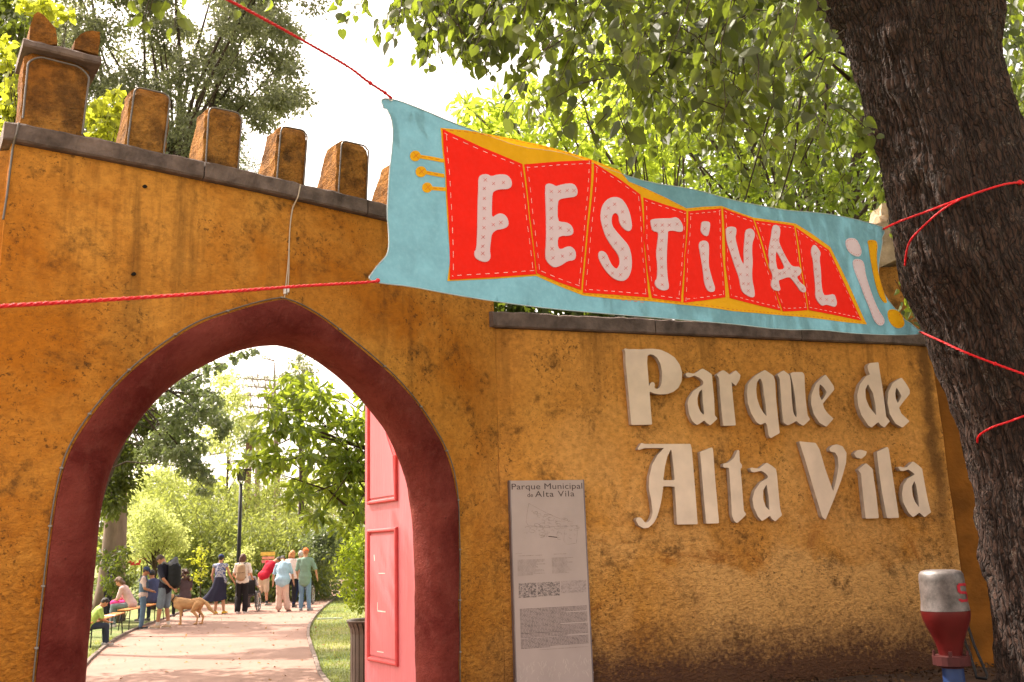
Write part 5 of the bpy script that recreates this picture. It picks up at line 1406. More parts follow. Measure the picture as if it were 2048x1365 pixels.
# 3 seated man navy
def seated(lean_f=.2, seat=.50, rest=True):
    J = std(); dz = seat+.085-.95
    for k in J: J[k] = J[k]+V((0, 0, dz))
    lean(J, lean_f)
    for s, n in ((-1, 'l'), (1, 'r')):
        J['p'+n] = V((s*.09, .03, J['pel'].z-.02)); J['k'+n] = V((s*.13, .44, J['pel'].z-.02)); J['a'+n] = V((s*.13, .46, .085)); J['t'+n] = V((s*.15, .62, .03))
        if rest: J['e'+n] = J['s'+n]+V((s*.05, .08, -.27)); J['w'+n] = V((s*.12, .34, J['pel'].z+.14)); J['h'+n] = V((s*.08, .43, J['pel'].z+.12))
    return J
bx_, by_ = (b2[0]+b2[2])/2, (b2[1]+b2[3])/2
def on_b2(s): return V((b2[0]+(b2[2]-b2[0])*s, b2[1]+(b2[3]-b2[1])*s, 0))
fb = face(-.95, -.25)
person('man in navy sweatshirt sitting on the farther bench with his back turned', on_b2(.80), face(-.8, .6), 1.74, seated(.25), 'tan', ('short', (.012, .010, .010)), ('dusty_navy', (.055, .065, .14)), 1, ('dark_jeans', (.04, .05, .08)), 1, shoe=(.1, .1, .1), fat=1.08)
person('woman in pale pink top and grey jeans leaning forward on the farther bench', on_b2(.28)+V((-.12, .1, 0)), face(-.97, -.1), 1.66, seated(.5), 'light', ('bob', (.14, .07, .04)), ('pale_pink', (.62, .44, .42)), .6, ('grey_jeans', (.20, .245, .27)), 1, shoe=(.6, .54, .5), fem=True)
o = thing('pink_bag', 'bright pink bag resting on the lap of the woman in grey jeans', 'bag', on_b2(.28)+V((-.42, .02, .58)))
bm = bmesh.new(); cap(bm, (-.12, -.05, .02), (.14, .02, .0), .07, .09, (0, 1, 0), 1.2); obj('bag_body', remesh(bm, .014, 2, cloth_m('hot_pink', (.75, .07, .28))), parent=o)
bm = bmesh.new(); tube(bm, [(-.1, 0, .07), (-.05, .0, .15), (.05, 0, .15), (.1, 0, .07)], .009, 6); obj('handle', bm, cloth_m('hot_pink', (.75, .07, .28)), o)
person('woman with long curly brown hair seated beyond the man with the rucksack', on_b2(1.0)+V((.35, .9, 0)), face(-.7, .7), 1.68, seated(.15), 'light', ('curly', (.07, .032, .02)), ('black_floral', (.09, .06, .07)), .5, ('black_trousers', (.02, .02, .025)), 1, shoe=(.1, .08, .08), fem=True)
# kids bending over bench 1
def on_b1(s, off=0): 
    dx, dy = b1[2]-b1[0], b1[3]-b1[1]; l = math.hypot(dx, dy); return V((b1[0]+dx*s-dy/l*off, b1[1]+dy*s+dx/l*off, 0))
def bend(f=.8, hz=.50, S=1.0):
    J = std(); lean(J, f); J['hd'] += V((0, .0, .0))
    for s, n in ((-1, 'l'), (1, 'r')):
        J['e'+n] = J['s'+n]+V((s*.04, .06, -.25)); J['w'+n] = V((s*.16, J['s'+n].y+.14, hz/S+.05)); J['h'+n] = V((s*.14, J['s'+n].y+.22, hz/S+.03))
        J['k'+n] = V((s*.10, .06, .49))
    return J
J = seated(.55, .46); 
for s, n in ((-1, 'l'), (1, 'r')): J['e'+n] = J['s'+n]+V((s*.05, .06, -.24)); J['w'+n] = V((s*.15, .46, .62)); J['h'+n] = V((s*.12, .54, .60))
person('child in lime green tee leaning over the near bench by the left jamb', on_b1(.08, -.02), face(.72, .55), 1.30, J, 'tan', ('short', (.02, .013, .011)), ('lime_green', (.36, .52, .13)), .6, ('dark_jeans', (.04, .05, .08)), 1, shoe=(.5, .47, .46), fem=True)
J = bend(.75, .50, 1.28/1.75)
person('child in dark patterned top bending over paper on the near bench', on_b1(.28, .38), face(.75, -.55), 1.26, J, 'tan', ('bob', (.035, .018, .014)), ('dark_pattern', (.07, .035, .045)), .9, ('dark_jeans', (.04, .05, .08)), 1, shoe=(.4, .35, .33), fem=True)
o = thing('paper_sheets', 'loose pale sheets of paper lying on the near folding bench', 'paper', on_b1(.62)+V((0, 0, .482)), .6)
for k in range(3):
    bm = bmesh.new(); box(bm, (-.15, -.10, .002*k+.001), (.15, .10, .002*k+.0025), Matrix.Rotation(.35*k-.3, 4, 'Z')); obj('sheet', bm, M('white_paper', (.7, .68, .72), .8), o)
J = std(); lean(J, .2)
person('woman with long dark hair in black standing half hidden by the left jamb', G(184, 1252)+V((-.15, 1.2, 0)), face(.6, .5), 1.68, J, 'tan', ('long', (.02, .009, .008)), ('black_top', (.02, .016, .018)), 1, ('black_trousers', (.02, .02, .025)), 1, shoe=(.05, .05, .05), fem=True)
# 9 woman navy skirt
m_pat, nt_, bs__, out__ = base_mat('blue_patterned_blouse'); P_ = coords(nt_)
nt_.links.new(mixc(nt_, ramp(nt_, noise_n(nt_, P_, 14, 4, .6, 1.2), .49, .53), (.44, .45, .55), (.05, .08, .26)), bs__.inputs['Base Color']); bs__.inputs['Roughness'].default_value = .85
J = std()
J['el'] = V((-.27, .02, 1.13)); J['wl'] = V((-.24, .12, .92)); J['hl'] = V((-.22, .16, .84)); J['er'] = V((.29, .02, 1.14)); J['wr'] = V((.38, .12, .94)); J['hr'] = V((.40, .17, .87))
J['al'] = V((-.10, -.06, .085)); J['tl'] = V((-.12, .11, .03)); J['ar'] = V((.12, .05, .085)); J['tr'] = V((.15, .21, .03))
person('woman in blue patterned sleeveless top, wind blown navy skirt and yellow shoes', G(438, 1229), face(.08, 1), 1.70, J, 'light', ('short', (.02, .014, .012)), ('x', (1, 1, 1)), 0, None, shoe=(.75, .45, .04), hat=('beanie', (.03, .04, .12)), fem=True, topvar=m_pat,
       skirt=('navy_skirt', (.028, .028, .055), [(0, 0, .155, .12, 1.09), (0, 0, .19, .14, .98), (-.03, 0, .22, .17, .80), (-.10, 0, .28, .20, .62), (-.17, 0, .36, .22, .46), (-.20, 0, .40, .23, .41)]))
# 10 woman pushing wheelchair
def tanpack(root, J, hp_, HM):
    bm = bmesh.new(); cap(bm, (0, -.17, 1.06), (0, -.16, 1.36), .115, .10, (1, 0, 0), 1.3, 14); me = remesh(bm, .015, 3, cloth_m('tan_canvas', (.40, .27, .18)))
    obj('backpack', me, parent=root)
    bm = bmesh.new(); tube(bm, [(-.13, -.23, 1.20), (0, -.285, 1.19), (.13, -.23, 1.20)], .007, 6); obj('backpack_zip', bm, cloth_m('zip_brown', (.09, .05, .035)), root)
    for s in (-1, 1):
        bm = bmesh.new(); tube(bm, [(s*.08, -.10, 1.46), (s*.10, .02, 1.50), (s*.11, .12, 1.36), (s*.14, .02, 1.12), (s*.12, -.10, 1.04)], .016, 6); obj('shoulder_strap', bm, cloth_m('strap_dark', (.05, .04, .05)), root, shade=True)
J = std()
for s, n in ((-1, 'l'), (1, 'r')): J['e'+n] = V((s*.27, -.02, 1.14)); J['w'+n] = V((s*.24, .20, 1.0)); J['h'+n] = V((s*.23, .28, .97))
J['al'] = V((-.09, -.10, .085)); J['tl'] = V((-.10, .06, .03))
wpos = G(483, 1227)
person('woman with tan backpack and wide black trousers pushing the nearer wheelchair', wpos, face(.03, 1), 1.70, J, 'light', ('bob', (.11, .045, .03)), ('white_tee', (.74, .66, .62)), .55, ('black_wide', (.02, .017, .02)), 1, .035, shoe=(.7, .62, .62), fem=True, extra=tanpack)
def wheelchair(loc, rz, label):
    t = thing('wheelchair', label, 'wheelchair', loc, rz, 'wheelchairs pushed along the path')
    m_gry = M('grey_tyre', (.05, .045, .045), .7)
    for s in (-1, 1):
        w_ = thing('wheel', '', '', (0, 0, 0)); del w_['label']; del w_['category']; w_.parent = t; w_.location = (s*.31, 0, .31)
        def ring(R, r): 
            bm = bmesh.new(); tube(bm, [(0, R*math.cos(a), R*math.sin(a)) for a in [2*math.pi*k/28 for k in range(29)]], r, 6, False); return bm
        obj('tyre', ring(.295, .017), m_gry, w_, shade=True); obj('push_rim', ring(.25, .008), M('chrome', (.6, .58, .55), .25, metal=.9), w_, shade=True)
        bm = bmesh.new()
        for k in range(12): a = k*math.pi/6; tube(bm, [(0, 0, 0), (0, .29*math.cos(a), .29*math.sin(a))], .003, 4)
        obj('spokes', bm, M('chrome', (.6, .58, .55), .25, metal=.9), w_)
        bm = bmesh.new(); tube(bm, [(s*.22, .42+.085*math.cos(a), .09+.085*math.sin(a)) for a in [2*math.pi*k/16 for k in range(17)]], .014, 6, False); obj('castor', bm, m_gry, t)
        bm = bmesh.new(); tube(bm, [(s*.23, -.26, .97), (s*.23, -.14, .93), (s*.23, -.12, .5), (s*.23, .30, .48), (s*.22, .45, .15)], .013, 6); tube(bm, [(s*.23, -.12, .28), (s*.23, .4, .28)], .011, 6); tube(bm, [(s*.25, -.12, .72), (s*.25, .22, .72), (s*.24, .26, .5)], .013, 6)
        obj('side_frame', bm, m_black, t, shade=True)
        bm = bmesh.new(); tube(bm, [(s*.23, -.30, .975), (s*.23, -.20, .95)], .019, 8); obj('push_handle', bm, M('rubber_grip', (.02, .02, .02), .8), t)
        bm = bmesh.new(); box(bm, (s*.12-.07, .5, .10), (s*.12+.07, .66, .115)); obj('footrest', bm, m_black, t)
    bm = bmesh.new(); box(bm, (-.22, -.12, .47), (.22, .30, .50), bev=.01); obj('seat', bm, M('black_vinyl', (.02, .02, .024), .5), t)
    bm = bmesh.new(); box(bm, (-.22, -.15, .52), (.22, -.125, .92), bev=.008); obj('backrest', bm, M('black_vinyl', (.02, .02, .024), .5), t)
    return t
wc = wpos+V((.01, .62, 0)); wheelchair(wc, .0, 'nearer wheelchair with dark wheels either side of the woman in black trousers')
J = seated(-.02, .50)
J['er'] = J['sr']+V((.10, .03, -.26)); J['wr'] = V((.27, .22, .76)); J['hr'] = V((.27, .30, .76))
for n in 'lr': J['a'+n] += V((0, .1, .06)); J['t'+n] += V((0, .08, .10))
person('person seated in the nearer wheelchair, mostly hidden by the woman pushing it', wc, 0, 1.62, J, 'pale', ('short', (.3, .27, .25)), ('grey_cardigan', (.34, .30, .31)), .6, ('grey_slacks', (.15, .14, .15)), 1, shoe=(.05, .05, .05))
# 12 man in red
J = std(); lean(J, .55, .42); J['hd'] = J['hd']+V((.05, .05, -.03))
J['el'] = J['sl']+V((-.06, .02, -.26)); J['wl'] = J['el']+V((.02, .14, -.2)); J['hl'] = J['wl']+V((.01, .04, -.08))
J['er'] = J['sr']+V((.06, .1, -.24)); J['wr'] = J['er']+V((.05, .2, -.12)); J['hr'] = J['wr']+V((.02, .08, -.03))
J['al'] = V((-.16, -.16, .12)); J['tl'] = V((-.14, -.0, .03)); J['kl'] = V((-.10, .02, .50)); J['ar'] = V((.10, .06, .085)); J['tr'] = V((.17, .21, .03))
person('man in dark red tee and khaki shorts stooping to the right', G(526, 1212), face(.25, 1), 1.78, J, 'light', ('short', (.08, .06, .05)), ('dark_red', (.42, .014, .035)), .6, ('khaki', (.52, .40, .30)), .55, shoe=(.26, .24, .21), hat=('cap', (.03, .035, .09)), fat=1.12, socks=((.05, .05, .06), .15), hem=.03)
# 13 woman in light blue
J = std(); lean(J, .28, -.04); J['hd'] += V((-.03, .06, -.04))
J['el'] = V((-.30, .12, 1.10)); J['wl'] = V((-.33, .20, .86)); J['hl'] = V((-.34, .23, .78)); J['er'] = V((.27, .14, 1.10)); J['wr'] = V((.30, .2, .87)); J['hr'] = V((.31, .23, .80))
J['ar'] = V((.16, .04, .085)); J['tr'] = V((.22, .18, .03))
person('stout woman in light blue tee, loose peach trousers and sandals with navy cap', G(564, 1224), face(-.05, 1), 1.68, J, 'light', ('short', (.05, .03, .025)), ('light_blue', (.36, .52, .66)), .62, ('peach', (.64, .44, .37)), .95, .05, shoe=(.16, .07, .06), hat=('cap', (.03, .035, .085)), fat=1.22, fem=True, sandals=True, hem=.08)
# 14 woman white top red hair
J = std(); lean(J, .12)
J['el'] = V((-.26, .05, 1.12)); J['er'] = V((.27, .0, 1.12)); J['wr'] = V((.30, .10, .88)); J['hr'] = V((.30, .14, .80))
person('woman with short ginger hair in a white tee behind the woman in light blue', G(581, 1216), face(.1, 1), 1.76, J, 'light', ('bob', (.50, .20, .07)), ('white_pink', (.74, .60, .58)), .55, ('black_trousers', (.02, .02, .025)), 1, shoe=(.04, .035, .04), fat=1.1, fem=True)
# 15 man green
J = std(); lean(J, .05)
J['er'] = V((.30, .04, 1.14)); J['wr'] = V((.33, .10, .93)); J['hr'] = V((.34, .13, .86)); J['el'] = V((-.25, .03, 1.12)); J['wl'] = V((-.24, .18, .92)); J['hl'] = V((-.22, .24, .88)); J['tr'] = V((.20, .10, .03)); J['ar'] = V((.14, -.04, .085))
person('man in long grey green tee, jeans and orange cap walking at the right', G(609, 1222), face(0, 1), 1.80, J, 'light', ('short', (.45, .17, .08)), ('sage_green', (.205, .31, .25)), .66, ('blue_jeans', (.17, .27, .39)), 1, .008, shoe=(.20, .20, .22), hat=('beanie', (.75, .17, .05)), fat=1.02, hem=.16)
# 16 grey haired person and second chair
J = std(); lean(J, .1); J['al'] = V((-.12, -.18, .12)); J['tl'] = V((-.14, -.04, .04))
person('grey haired person in pale shirt and navy trousers just beyond the man in green', G(598, 1215), face(.15, 1), 1.74, J, 'pale', ('short', (.45, .40, .38)), ('pale_check', (.55, .46, .48)), 1, ('navy_trousers', (.02, .03, .085)), 1, shoe=(.02, .02, .03))
wheelchair(G(584, 1212)+V((.25, .55, 0)), 0, 'farther wheelchair glimpsed between the woman in light blue and the man in green')
# 18 distant person far right
p = G(672, 1168); J = std()
person('distant person in a dark top at the right behind the planter shrub', p, face(-1, .3), 1.72, J, 'tan', ('short', (.03, .02, .02)), ('dark_grey', (.04, .035, .05)), .5, ('black_trousers', (.02, .02, .025)), 1, shoe=(.05, .05, .05))

# ============================================================ dog
def dog():
    g0 = G(352, 1250); g1 = G(400, 1250); c = (g0+g1)/2
    # local +y = nose; dog faces left (towards -x)
    t = thing('golden_dog', 'sandy golden dog on a lead standing on the path with its head beyond the man', 'dog', c, face(-1, .12)); 
    L = .80
    bm = bmesh.new(); X = (1, 0, 0)
    cap(bm, (0, .24, .53), (0, -.02, .50), .145, .125, X, .82, 16); cap(bm, (0, -.02, .50), (0, -.28, .54), .118, .120, X, .82, 16)
    cap(bm, (0, .28, .49), (0, .20, .43), .115, .09, X, .8, 14)
    cap(bm, (0, .30, .57), (0, .43, .66), .095, .070, X, .9, 12)
    ellip(bm, (0, .47, .69), (.066, .085, .070)); cap(bm, (0, .52, .665), (0, .625, .635), .042, .028, X, 1.0, 10)
    for s in (-1, 1):
        cap(bm, (s*.055, .46, .74), (s*.082, .445, .655), .022, .028, (0, 1, 0), 1.3, 8)
        y = .24 if s > 0 else .15
        cap(bm, (s*.08, .24, .48), (s*.085, y+.0, .33), .062, .040, n=10); cap(bm, (s*.085, y, .33), (s*.085, y+.01, .17), .038, .026, n=10); cap(bm, (s*.085, y+.01, .17), (s*.085, y+.0, .035), .026, .024, n=8); cap(bm, (s*.085, y, .025), (s*.085, y+.05, .022), .026, .022, n=8)
        yo = 0 if s > 0 else .07
        cap(bm, (s*.07, -.28, .50), (s*.085, -.22+yo, .34), .092, .055, n=12); cap(bm, (s*.085, -.22+yo, .34), (s*.085, -.36+yo, .19), .046, .028, n=10); cap(bm, (s*.085, -.36+yo, .19), (s*.085, -.33+yo, .035), .026, .024, n=8); cap(bm, (s*.085, -.33+yo, .024), (s*.085, -.27+yo, .022), .026, .022, n=8)
    for a, b, r1, r2 in (((0, -.36, .58), (0, -.46, .52), .036, .042), ((0, -.46, .52), (0, -.56, .38), .045, .052), ((0, -.56, .38), (0, -.70, .26), .050, .020)): cap(bm, a, b, r1, r2, n=10)
    me = remesh(bm, .012, 3, M('golden_fur', (.56, .32, .15), .8, .22, 7, .8, 90, stretch=(1, .4, 1)))
    for v in me.vertices: v.co += V((noise.noise(v.co*30), noise.noise(v.co*30+V((5, 0, 0))), noise.noise(v.co*30+V((0, 5, 0)))))*.006
    obj('body', me, parent=t)
    bm = bmesh.new(); ellip(bm, (0, .65, .645), (.018, .014, .014)); obj('nose', bm, m_black, t, shade=True)
    for s in (-1, 1):
        bm = bmesh.new(); ellip(bm, (s*.042, .525, .705), (.010, .010, .010)); obj('eye', bm, m_black, t, shade=True)
    bm = bmesh.new(); cpt = V((0, .385, .635)); ax = V((0, .82, .57)).normalized(); a_, b_ = frame_of(ax)
    tube(bm, [cpt+(a_*math.cos(k*math.pi/8)+b_*math.sin(k*math.pi/8))*.092 for k in range(17)], .013, 6, False); obj('collar', bm, m_black, t, shade=True)
    return c
dc = dog()
ld = thing('dog_lead', 'dark lead running from the hands behind the man down to the dog collar', 'lead', (0, 0, 0))
fr = face(-1, .12); cl = V((dc.x-math.cos(0)*.385, dc.y+.05, .70))
h_ = p1+V((.26*math.sin(1.0)*1.0, -.10, .93))
bm = bmesh.new(); tube(bm, [h_, (h_+cl)/2+V((.02, 0, -.04)), cl], .009, 6); obj('strap', bm, m_black, ld, shade=True)

# ============================================================ bicycle behind the left tree, signs, bunting
def bicycle(loc, rz):
    t = thing('bicycle', 'bicycle parked behind the pale tree trunk left of the path, one wheel showing', 'bicycle', loc, rz)
    def ring(c, R, r, n=28): bm = bmesh.new(); tube(bm, [(c[0]+R*math.cos(a), 0, c[2]+R*math.sin(a)) for a in [2*math.pi*k/n for k in range(n+1)]], r, 6, False); return bm
    for x in (-.52, .52):
        w_ = bpy.data.objects.new('wheel', None); C.objects.link(w_); w_.parent = t
        obj('tyre', ring((x, 0, .34), .33, .018), M('grey_tyre', (.05, .045, .045), .7), w_, shade=True)
        bm = bmesh.new()
        for k in range(14): a = k*math.pi/7; tube(bm, [(x, 0, .34), (x+.32*math.cos(a), 0, .34+.32*math.sin(a))], .002, 3)
        obj('spokes', bm, M('chrome', (.6, .58, .55), .25, metal=.9), w_)
    bm = bmesh.new()
    for a, b in (((-.52, .34), (-.15, .30)), ((-.52, .34), (-.20, .80)), ((-.15, .30), (-.22, .88)), ((-.15, .30), (.34, .76)), ((-.21, .82), (.33, .84)), ((.33, .90), (.52, .34))): tube(bm, [(a[0], 0, a[1]), (b[0], 0, b[1])], .016, 6)
    obj('frame', bm, M('dark_red_enamel', (.2, .02, .02), .3), t)
    bm = bmesh.new(); tube(bm, [(.30, -.26, .98), (.33, -.05, .97), (.33, .05, .97), (.30, .26, .98)], .013, 6); tube(bm, [(.33, 0, .9), (.33, 0, .97)], .014, 6); obj('handlebar', bm, m_black, t)
    bm = bmesh.new(); cap(bm, (-.32, 0, .91), (-.10, 0, .92), .05, .022, (0, 1, 0), 1.3); obj('saddle', bm, m_black, t, shade=True)
bq = at_z(243, 1178); bicycle((bq.x-.30, bq.y, 0), 0.0)
sgp = at_y(536, 1120, 33)
sgn = thing('direction_sign', 'yellow and pink stacked board sign beyond the man in red', 'sign', (sgp.x, 33, 0))
def sbox(u0, v0, u1, v1, nm, mt):
    a = at_y(u0, v1, 33); b = at_y(u1, v0, 33); bm = bmesh.new(); box(bm, (a.x-sgp.x, 0, a.z), (b.x-sgp.x, .03, b.z), bev=.004); return obj(nm, bm, mt, sgn)
sbox(521, 1104, 550, 1112, 'board', M('yellow_board', (.75, .50, .10), .6)); sbox(524, 1113, 549, 1119, 'board', M('salmon_board', (.72, .30, .22), .6)); sbox(523, 1120, 549, 1127, 'board', M('pink_board', (.72, .24, .24), .6))
sbox(526, 1127, 528, 1215, 'post', m_black); sbox(545, 1127, 547, 1215, 'post', m_black)
bn_ = at_y(250, 1100, 34)
bunt = thing('bunting', 'pink and blue cloth pennants hung near the pale trunk at the far left', 'bunting', (bn_.x, 34, 0))
def pen(L, mt, nm='pennant'):
    Q = [(at_y(u, v, 34).x-bn_.x, at_y(u, v, 34).z) for u, v in L]; bm = slab([Q], None, lambda a, b, d: V((a, d, b)), 0, .01, back=True); obj(nm, bm, mt, bunt)
pen([(240, 1093), (251, 1093), (251, 1112), (246, 1115)], cloth_m('pen_pink', (.75, .2, .35))); pen([(257, 1093), (266, 1093), (264, 1107), (259, 1102)], cloth_m('pen_blue', (.25, .35, .7))); pen([(239, 1091), (274, 1091), (274, 1093), (239, 1093)], m_black, 'cord')
tq = at_y(250, 1118, 35); tb = thing('stall_table', 'low red covered table under the pink and blue pennants', 'table', (tq.x, 35, 0))
bm = bmesh.new(); box(bm, (-.45, -.3, tq.z-.04), (.75, .3, tq.z), bev=.01); obj('table_top', bm, cloth_m('table_red', (.35, .03, .03)), tb)
bm = bmesh.new(); box(bm, (-.44, -.31, tq.z-.24), (.74, -.295, tq.z-.045)); obj('table_cloth', bm, cloth_m('table_red', (.35, .03, .03)), tb)
for x in (-.42, .72):
    for y in (-.26, .26): bm = bmesh.new(); tube(bm, [(x, y, 0), (x, y, tq.z-.04)], .02, 6); obj('leg', bm, m_black, tb)
q = at_z(658, 1240); st_ = thing('pale_stick', 'pale green bar lying on the lawn right of the path', 'stick', (q.x, q.y, .03), .05)
bm = bmesh.new(); box(bm, (-.30, -.03, -.02), (.34, .03, .02), bev=.006); obj('bar', bm, M('pale_green_bar', (.42, .48, .36), .6), st_)
# ============================================================ foliage
rs = np.random.RandomState(7)
def T_(v, f): return np.array(v, float), f
HEART = T_([(0, 0, 0), (-.17, -.09, .04), (-.40, .06, .10), (-.47, .34, .13), (-.33, .66, .09), (-.10, .92, .0), (0, 1.06, -.05), (.10, .92, .0), (.33, .66, .09), (.47, .34, .13), (.40, .06, .10), (.17, -.09, .04), (0, .45, -.02)],
           [(0, 1, 2, 3, 12), (12, 3, 4, 5, 6), (0, 12, 9, 10, 11), (12, 6, 7, 8, 9)])
ELL = T_([(0, 0, 0), (-.13, .2, .05), (-.19, .5, .05), (-.11, .82, .0), (0, 1, -.08), (.11, .82, .0), (.19, .5, .05), (.13, .2, .05)], [(0, 1, 2, 3, 4), (4, 5, 6, 7, 0)])
RHO = T_([(0, 0, 0), (-.26, .45, .06), (0, 1, 0), (.26, .45, .06)], [(0, 1, 2), (0, 2, 3)])
LAN = T_([(0, 0, 0), (-.08, .4, .03), (0, 1, -.1), (.08, .4, .03)], [(0, 1, 2), (0, 2, 3)])
PLU = T_([(0, 0, 0), (-.35, .25, .0), (-.12, .35, .05), (-.42, .65, -.05), (-.08, .65, .05), (0, 1.05, -.05), (.10, .62, .04), (.40, .55, -.05), (.12, .3, .05), (.33, .15, 0)], [(0, 1, 2), (2, 3, 4), (4, 5, 6), (6, 7, 8), (8, 9, 0), (0, 2, 4, 6, 8)])
def leaf_arrays(pos, tip, nrm, size, tpl):
    tv, tf = tpl; n = len(pos); k = len(tv)
    tip = tip/np.linalg.norm(tip, axis=1)[:, None]
    nrm = nrm-tip*np.sum(nrm*tip, 1)[:, None]; nrm /= np.linalg.norm(nrm, axis=1)[:, None]+1e-9
    s = np.cross(tip, nrm)
    P = pos[:, None, :]+size[:, None, None]*(tv[None, :, 0, None]*s[:, None]+tv[None, :, 1, None]*tip[:, None]+tv[None, :, 2, None]*nrm[:, None])
    return P.reshape(-1, 3)
def leaf_mesh(name, pos, tip, nrm, size, tpl, mat):
    tv, tf = tpl; k = len(tv); n = len(pos); P = leaf_arrays(pos, tip, nrm, size, tpl)
    me = bpy.data.meshes.new(name); me.vertices.add(len(P)); me.vertices.foreach_set('co', P.astype('f').ravel())
    idx = np.concatenate([np.array(f) for f in tf]); ln_ = np.array([len(f) for f in tf]); L = len(idx)
    loops = (idx[None, :]+(np.arange(n)*k)[:, None]).ravel(); st = (np.concatenate([[0], np.cumsum(ln_)[:-1]])[None, :]+(np.arange(n)*L)[:, None]).ravel()
    me.loops.add(len(loops)); me.loops.foreach_set('vertex_index', loops.astype('i'))
    me.polygons.add(len(st)); me.polygons.foreach_set('loop_start', st.astype('i')); me.polygons.foreach_set('loop_total', np.tile(ln_, n).astype('i'))
    me.update(calc_edges=True); me.materials.append(mat); return me
def rnd(n): v = rs.normal(size=(n, 3)); return v/np.linalg.norm(v, axis=1)[:, None]
def split_leaves(name, parent, pos, tip, nrm, size, tpl, mat, singles=0, nm='leaf'):
    """the largest leaves in view as single parts, the rest as one crown"""
    if singles:
        sc_ = []
        for p, s in zip(pos, size):
            d = V(p)-EYE; z = d.dot(cf)
            if z < .5: sc_.append(0); continue
            u, v = 1024+FP*d.dot(cr)/z, 682.5-FP*d.dot(cu)/z
            sc_.append(s/z if -20 < u < 2068 and -20 < v < 1385 else 0)
        o_ = np.argsort(-np.array(sc_)); one = o_[:singles]; rest = o_[singles:]
        tv, tf = tpl; me = bpy.data.meshes.new('leaf'); me.from_pydata([tuple(q) for q in tv], [], tf); me.materials.append(mat)
        for i in one:
            if sc_[i] <= 0: rest = np.append(rest, i); continue
            t = V(tip[i]).normalized(); n = V(nrm[i]); n = (n-t*n.dot(t)).normalized(); s = t.cross(n)
            o = bpy.data.objects.new(nm, me); C.objects.link(o); o.parent = parent
            mm = Matrix((s, t, n)).transposed().to_4x4()@Matrix.Diagonal((size[i],)*3+(1,)); mm.translation = V(pos[i])-parent.location; o.matrix_local = mm
    else: rest = np.arange(len(pos))
    me = leaf_mesh(name, pos[rest]-np.array(parent.location), tip[rest], nrm[rest], size[rest], tpl, mat)
    o = obj(name, me, parent=parent); o['kind'] = 'stuff'; return o
lm = {}
lm['lime'] = leaf_mat('lime_leaf', (.022, .032, .010), (.070, .082, .026), (.24, .31, .03), .5, .32, .3)
lm['lime2'] = leaf_mat('lime_leaf_pale', (.040, .055, .014), (.110, .125, .045), (.36, .46, .04), .45, .42, .35)
lm['mid'] = leaf_mat('mid_green_leaf', (.035, .060, .012), (.09, .12, .025), (.42, .55, .045), .4, .46, .4)
lm['bright'] = leaf_mat('bright_backlit_leaf', (.07, .11, .015), (.14, .19, .03), (.66, .80, .07), .4, .55, .4)
lm['yellow'] = leaf_mat('yellow_green_leaf', (.14, .18, .02), (.24, .26, .04), (.66, .70, .05), .5, .5, .3)
lm['magn'] = leaf_mat('glossy_magnolia_leaf', (.035, .065, .015), (.09, .135, .03), (.50, .62, .05), .28, .44, .6)
lm['grey'] = leaf_mat('grey_olive_leaf', (.085, .095, .058), (.17, .175, .11), (.36, .40, .16), .5, .35, .4)
lm['dark'] = leaf_mat('dark_bluegreen_leaf', (.055, .078, .042), (.14, .165, .10), (.36, .46, .13), .45, .28, .5)
lm['bamboo'] = leaf_mat('bamboo_leaf', (.07, .10, .020), (.16, .19, .045), (.46, .52, .10), .5, .42, .3)
lm['pale'] = leaf_mat('pale_spring_leaf', (.18, .22, .06), (.34, .38, .14), (.66, .72, .22), .5, .5, .3)
lm['palm'] = leaf_mat('palm_leaf', (.08, .11, .05), (.15, .18, .09), (.3, .4, .12), .5, .3, .4)
lm['rust'] = leaf_mat('fallen_leaf', (.16, .07, .025), (.40, .24, .08), (.3, .16, .05), .7, .2, .2)
m_branch = M('dark_twig_bark', (.055, .038, .028), .9, .4, 12, .6, 40)
m_trunkp = M('pale_grey_trunk_bark', (.21, .155, .12), .95, .35, 5, 1, 18, stretch=(1, 1, .3))
